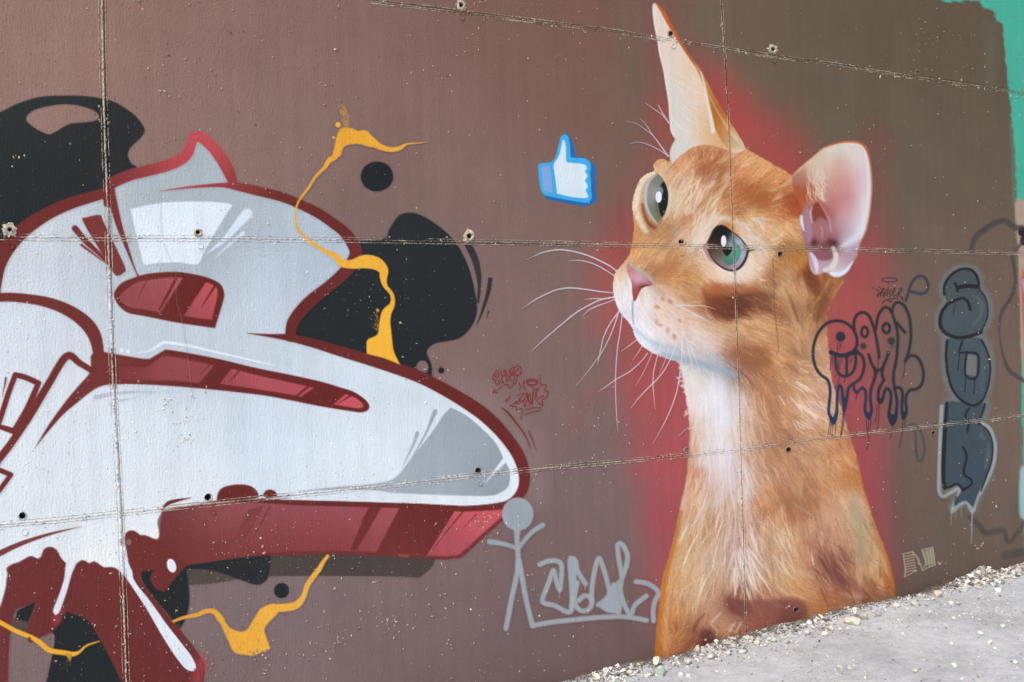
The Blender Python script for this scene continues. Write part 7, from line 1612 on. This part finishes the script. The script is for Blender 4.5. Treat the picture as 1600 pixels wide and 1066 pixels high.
CH = [(1208, 1003, 6, 'grey-brown chunk in the rubble under the dark smear of the cat'), (1262, 991, 7, 'pale chunk in the rubble below the lowest tie hole'), (1298, 985, 6, 'broken pale chunk touching the left end of the largest slab'),
      (1372, 962, 6, 'beige chunk in the rubble right of the largest slab'), (1428, 947, 7, 'grey chunk in the rubble below the chalk letters'), (1508, 921, 6, 'dull beige chunk in the litter below the slate letters'),
      (1590, 893, 7, 'grey chunk against the teal foot strip'), (985, 1054, 7, 'grey chunk on the bare strip left of the cat'), (1112, 1030, 7, 'beige chunk under the cat dark left paw'), (1350, 967, 9, 'rough grey chunk leaning on the right end of the largest slab')]
for k, (px, py, r, lab) in enumerate(CH):
    put_stone(px, py, r, lab, 90 + k, [(0.82, 0.78, 0.7), (1.0, 0.98, 0.9), (1.05, 1.03, 0.95)][k % 3], 0.8)
FL = [(1490, 969, 5), (1567, 981, 5), (1533, 991, 4), (1486, 1008, 4.5), (1546, 1006, 6), (1491, 1043, 6.5), (1430, 1051, 4.5), (1328, 1045, 4.5), (1312, 1045, 5), (1586, 1037, 5), (1555, 1014, 3), (1464, 961, 3), (1585, 927, 3.5), (1595, 1003, 3), (1440, 1020, 3), (1245, 1006, 3), (1229, 1012, 3), (1313, 985, 4.5), (1325, 983, 4), (1502, 1062, 3), (1352, 1060, 3), (1391, 1009, 3), (1575, 972, 3), (1520, 1031, 3), (1404, 970, 3), (1170, 1030, 3.5), (1560, 1062, 3), (1120, 1052, 3.5)]
for k, (px, py, r) in enumerate(FL):
    sh = 0.95 + 0.3 * random.random()
    put_stone(px, py, r, 'small pale stone lying loose on the grey dusty floor', 40 + k, (sh, sh, sh * 0.96), 0.75, 'loose small stones on the floor')

def gravel():
    rng = np.random.default_rng(9)
    octa = np.array([(1, 0, 0), (-1, 0, 0), (0, 1, 0), (0, -1, 0), (0, 0, 1), (0, 0, -1)], float)
    of = np.array([(0, 2, 4), (2, 1, 4), (1, 3, 4), (3, 0, 4), (2, 0, 5), (1, 2, 5), (3, 1, 5), (0, 3, 5)])
    pts = []
    xw0, xw1 = 1.6, 8.0
    for k in range(42000):                       # spread over the floor in drifts
        x = xw0 + rng.random() * (xw1 - xw0); y = -(rng.random() ** 1.3) * 2.6 - 0.01
        d = math.sin(x * 3.7 + y * 2.2) * math.sin(y * 5.1 - x * 1.3 + 1) + 0.5 * math.sin(x * 9 + 2 * y) * math.sin(7 * y + x)
        if rng.random() > 0.30 + 0.5 * d: continue
        pts.append((x, y, 0.0018 + 0.0050 * rng.random() ** 3.5))
    for k in range(3400):                       # denser along the wall foot
        x = xw0 + rng.random() * (xw1 - xw0); y = -abs(rng.normal()) * 0.075 - 0.006
        pts.append((x, y, 0.0022 + 0.0085 * rng.random() ** 3))
    for k in range(1500):                        # coarser rubble in heaps against the wall
        c = MOUNDS[rng.integers(len(MOUNDS))]
        x = c[0] + rng.normal() * c[2] * 0.9; y = -abs(rng.normal()) * 0.06 - 0.012
        pts.append((x, y, 0.004 + 0.016 * rng.random() ** 3))
    shade0 = len(pts)
    for k in range(2600):                       # dark crumbs added as a contact shadow in the crease at the wall
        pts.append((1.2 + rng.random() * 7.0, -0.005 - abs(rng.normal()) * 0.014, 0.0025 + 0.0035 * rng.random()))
    shade1 = len(pts)
    for k in range(260):
        pts.append((2.0 + rng.random() * 5.2, -0.02 - abs(rng.normal()) * 0.4, 0.004 + 0.006 * rng.random() ** 2))
    P = np.array(pts); n = len(P)
    rad = P[:, 2][:, None, None]
    jit = 0.65 + 0.7 * rng.random((n, 6, 1))
    th = rng.random(n) * 6.28
    R = np.zeros((n, 3, 3)); R[:, 0, 0] = np.cos(th); R[:, 0, 1] = -np.sin(th); R[:, 1, 0] = np.sin(th); R[:, 1, 1] = np.cos(th); R[:, 2, 2] = 0.75
    tl = rng.normal(0, 0.35, (n, 2)); R[:, 2, 0] = tl[:, 0]; R[:, 2, 1] = tl[:, 1]
    V = np.einsum('nij,nkj->nki', R, np.repeat(octa[None], n, 0) * jit * rad)
    V[:, :, 0] += P[:, 0][:, None]; V[:, :, 1] += P[:, 1][:, None]; V[:, :, 2] += (floor_z(P[:, 0], P[:, 1]) + P[:, 2] * 0.45)[:, None]
    V[:, :, 1] = np.minimum(V[:, :, 1], -0.0045)
    F = (of[None] + 6 * np.arange(n)[:, None, None]).reshape(-1, 3)
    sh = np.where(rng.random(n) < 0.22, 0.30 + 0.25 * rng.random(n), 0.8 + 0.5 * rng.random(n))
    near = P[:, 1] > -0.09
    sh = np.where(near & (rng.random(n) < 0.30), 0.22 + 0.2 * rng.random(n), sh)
    sh[shade0:shade1] = 0.16 + 0.2 * rng.random(shade1 - shade0)
    warm = 1 - 0.12 * rng.random(n)
    Cc = np.stack([sh, sh * (0.5 + 0.5 * warm), sh * warm, np.ones(n)], 1)
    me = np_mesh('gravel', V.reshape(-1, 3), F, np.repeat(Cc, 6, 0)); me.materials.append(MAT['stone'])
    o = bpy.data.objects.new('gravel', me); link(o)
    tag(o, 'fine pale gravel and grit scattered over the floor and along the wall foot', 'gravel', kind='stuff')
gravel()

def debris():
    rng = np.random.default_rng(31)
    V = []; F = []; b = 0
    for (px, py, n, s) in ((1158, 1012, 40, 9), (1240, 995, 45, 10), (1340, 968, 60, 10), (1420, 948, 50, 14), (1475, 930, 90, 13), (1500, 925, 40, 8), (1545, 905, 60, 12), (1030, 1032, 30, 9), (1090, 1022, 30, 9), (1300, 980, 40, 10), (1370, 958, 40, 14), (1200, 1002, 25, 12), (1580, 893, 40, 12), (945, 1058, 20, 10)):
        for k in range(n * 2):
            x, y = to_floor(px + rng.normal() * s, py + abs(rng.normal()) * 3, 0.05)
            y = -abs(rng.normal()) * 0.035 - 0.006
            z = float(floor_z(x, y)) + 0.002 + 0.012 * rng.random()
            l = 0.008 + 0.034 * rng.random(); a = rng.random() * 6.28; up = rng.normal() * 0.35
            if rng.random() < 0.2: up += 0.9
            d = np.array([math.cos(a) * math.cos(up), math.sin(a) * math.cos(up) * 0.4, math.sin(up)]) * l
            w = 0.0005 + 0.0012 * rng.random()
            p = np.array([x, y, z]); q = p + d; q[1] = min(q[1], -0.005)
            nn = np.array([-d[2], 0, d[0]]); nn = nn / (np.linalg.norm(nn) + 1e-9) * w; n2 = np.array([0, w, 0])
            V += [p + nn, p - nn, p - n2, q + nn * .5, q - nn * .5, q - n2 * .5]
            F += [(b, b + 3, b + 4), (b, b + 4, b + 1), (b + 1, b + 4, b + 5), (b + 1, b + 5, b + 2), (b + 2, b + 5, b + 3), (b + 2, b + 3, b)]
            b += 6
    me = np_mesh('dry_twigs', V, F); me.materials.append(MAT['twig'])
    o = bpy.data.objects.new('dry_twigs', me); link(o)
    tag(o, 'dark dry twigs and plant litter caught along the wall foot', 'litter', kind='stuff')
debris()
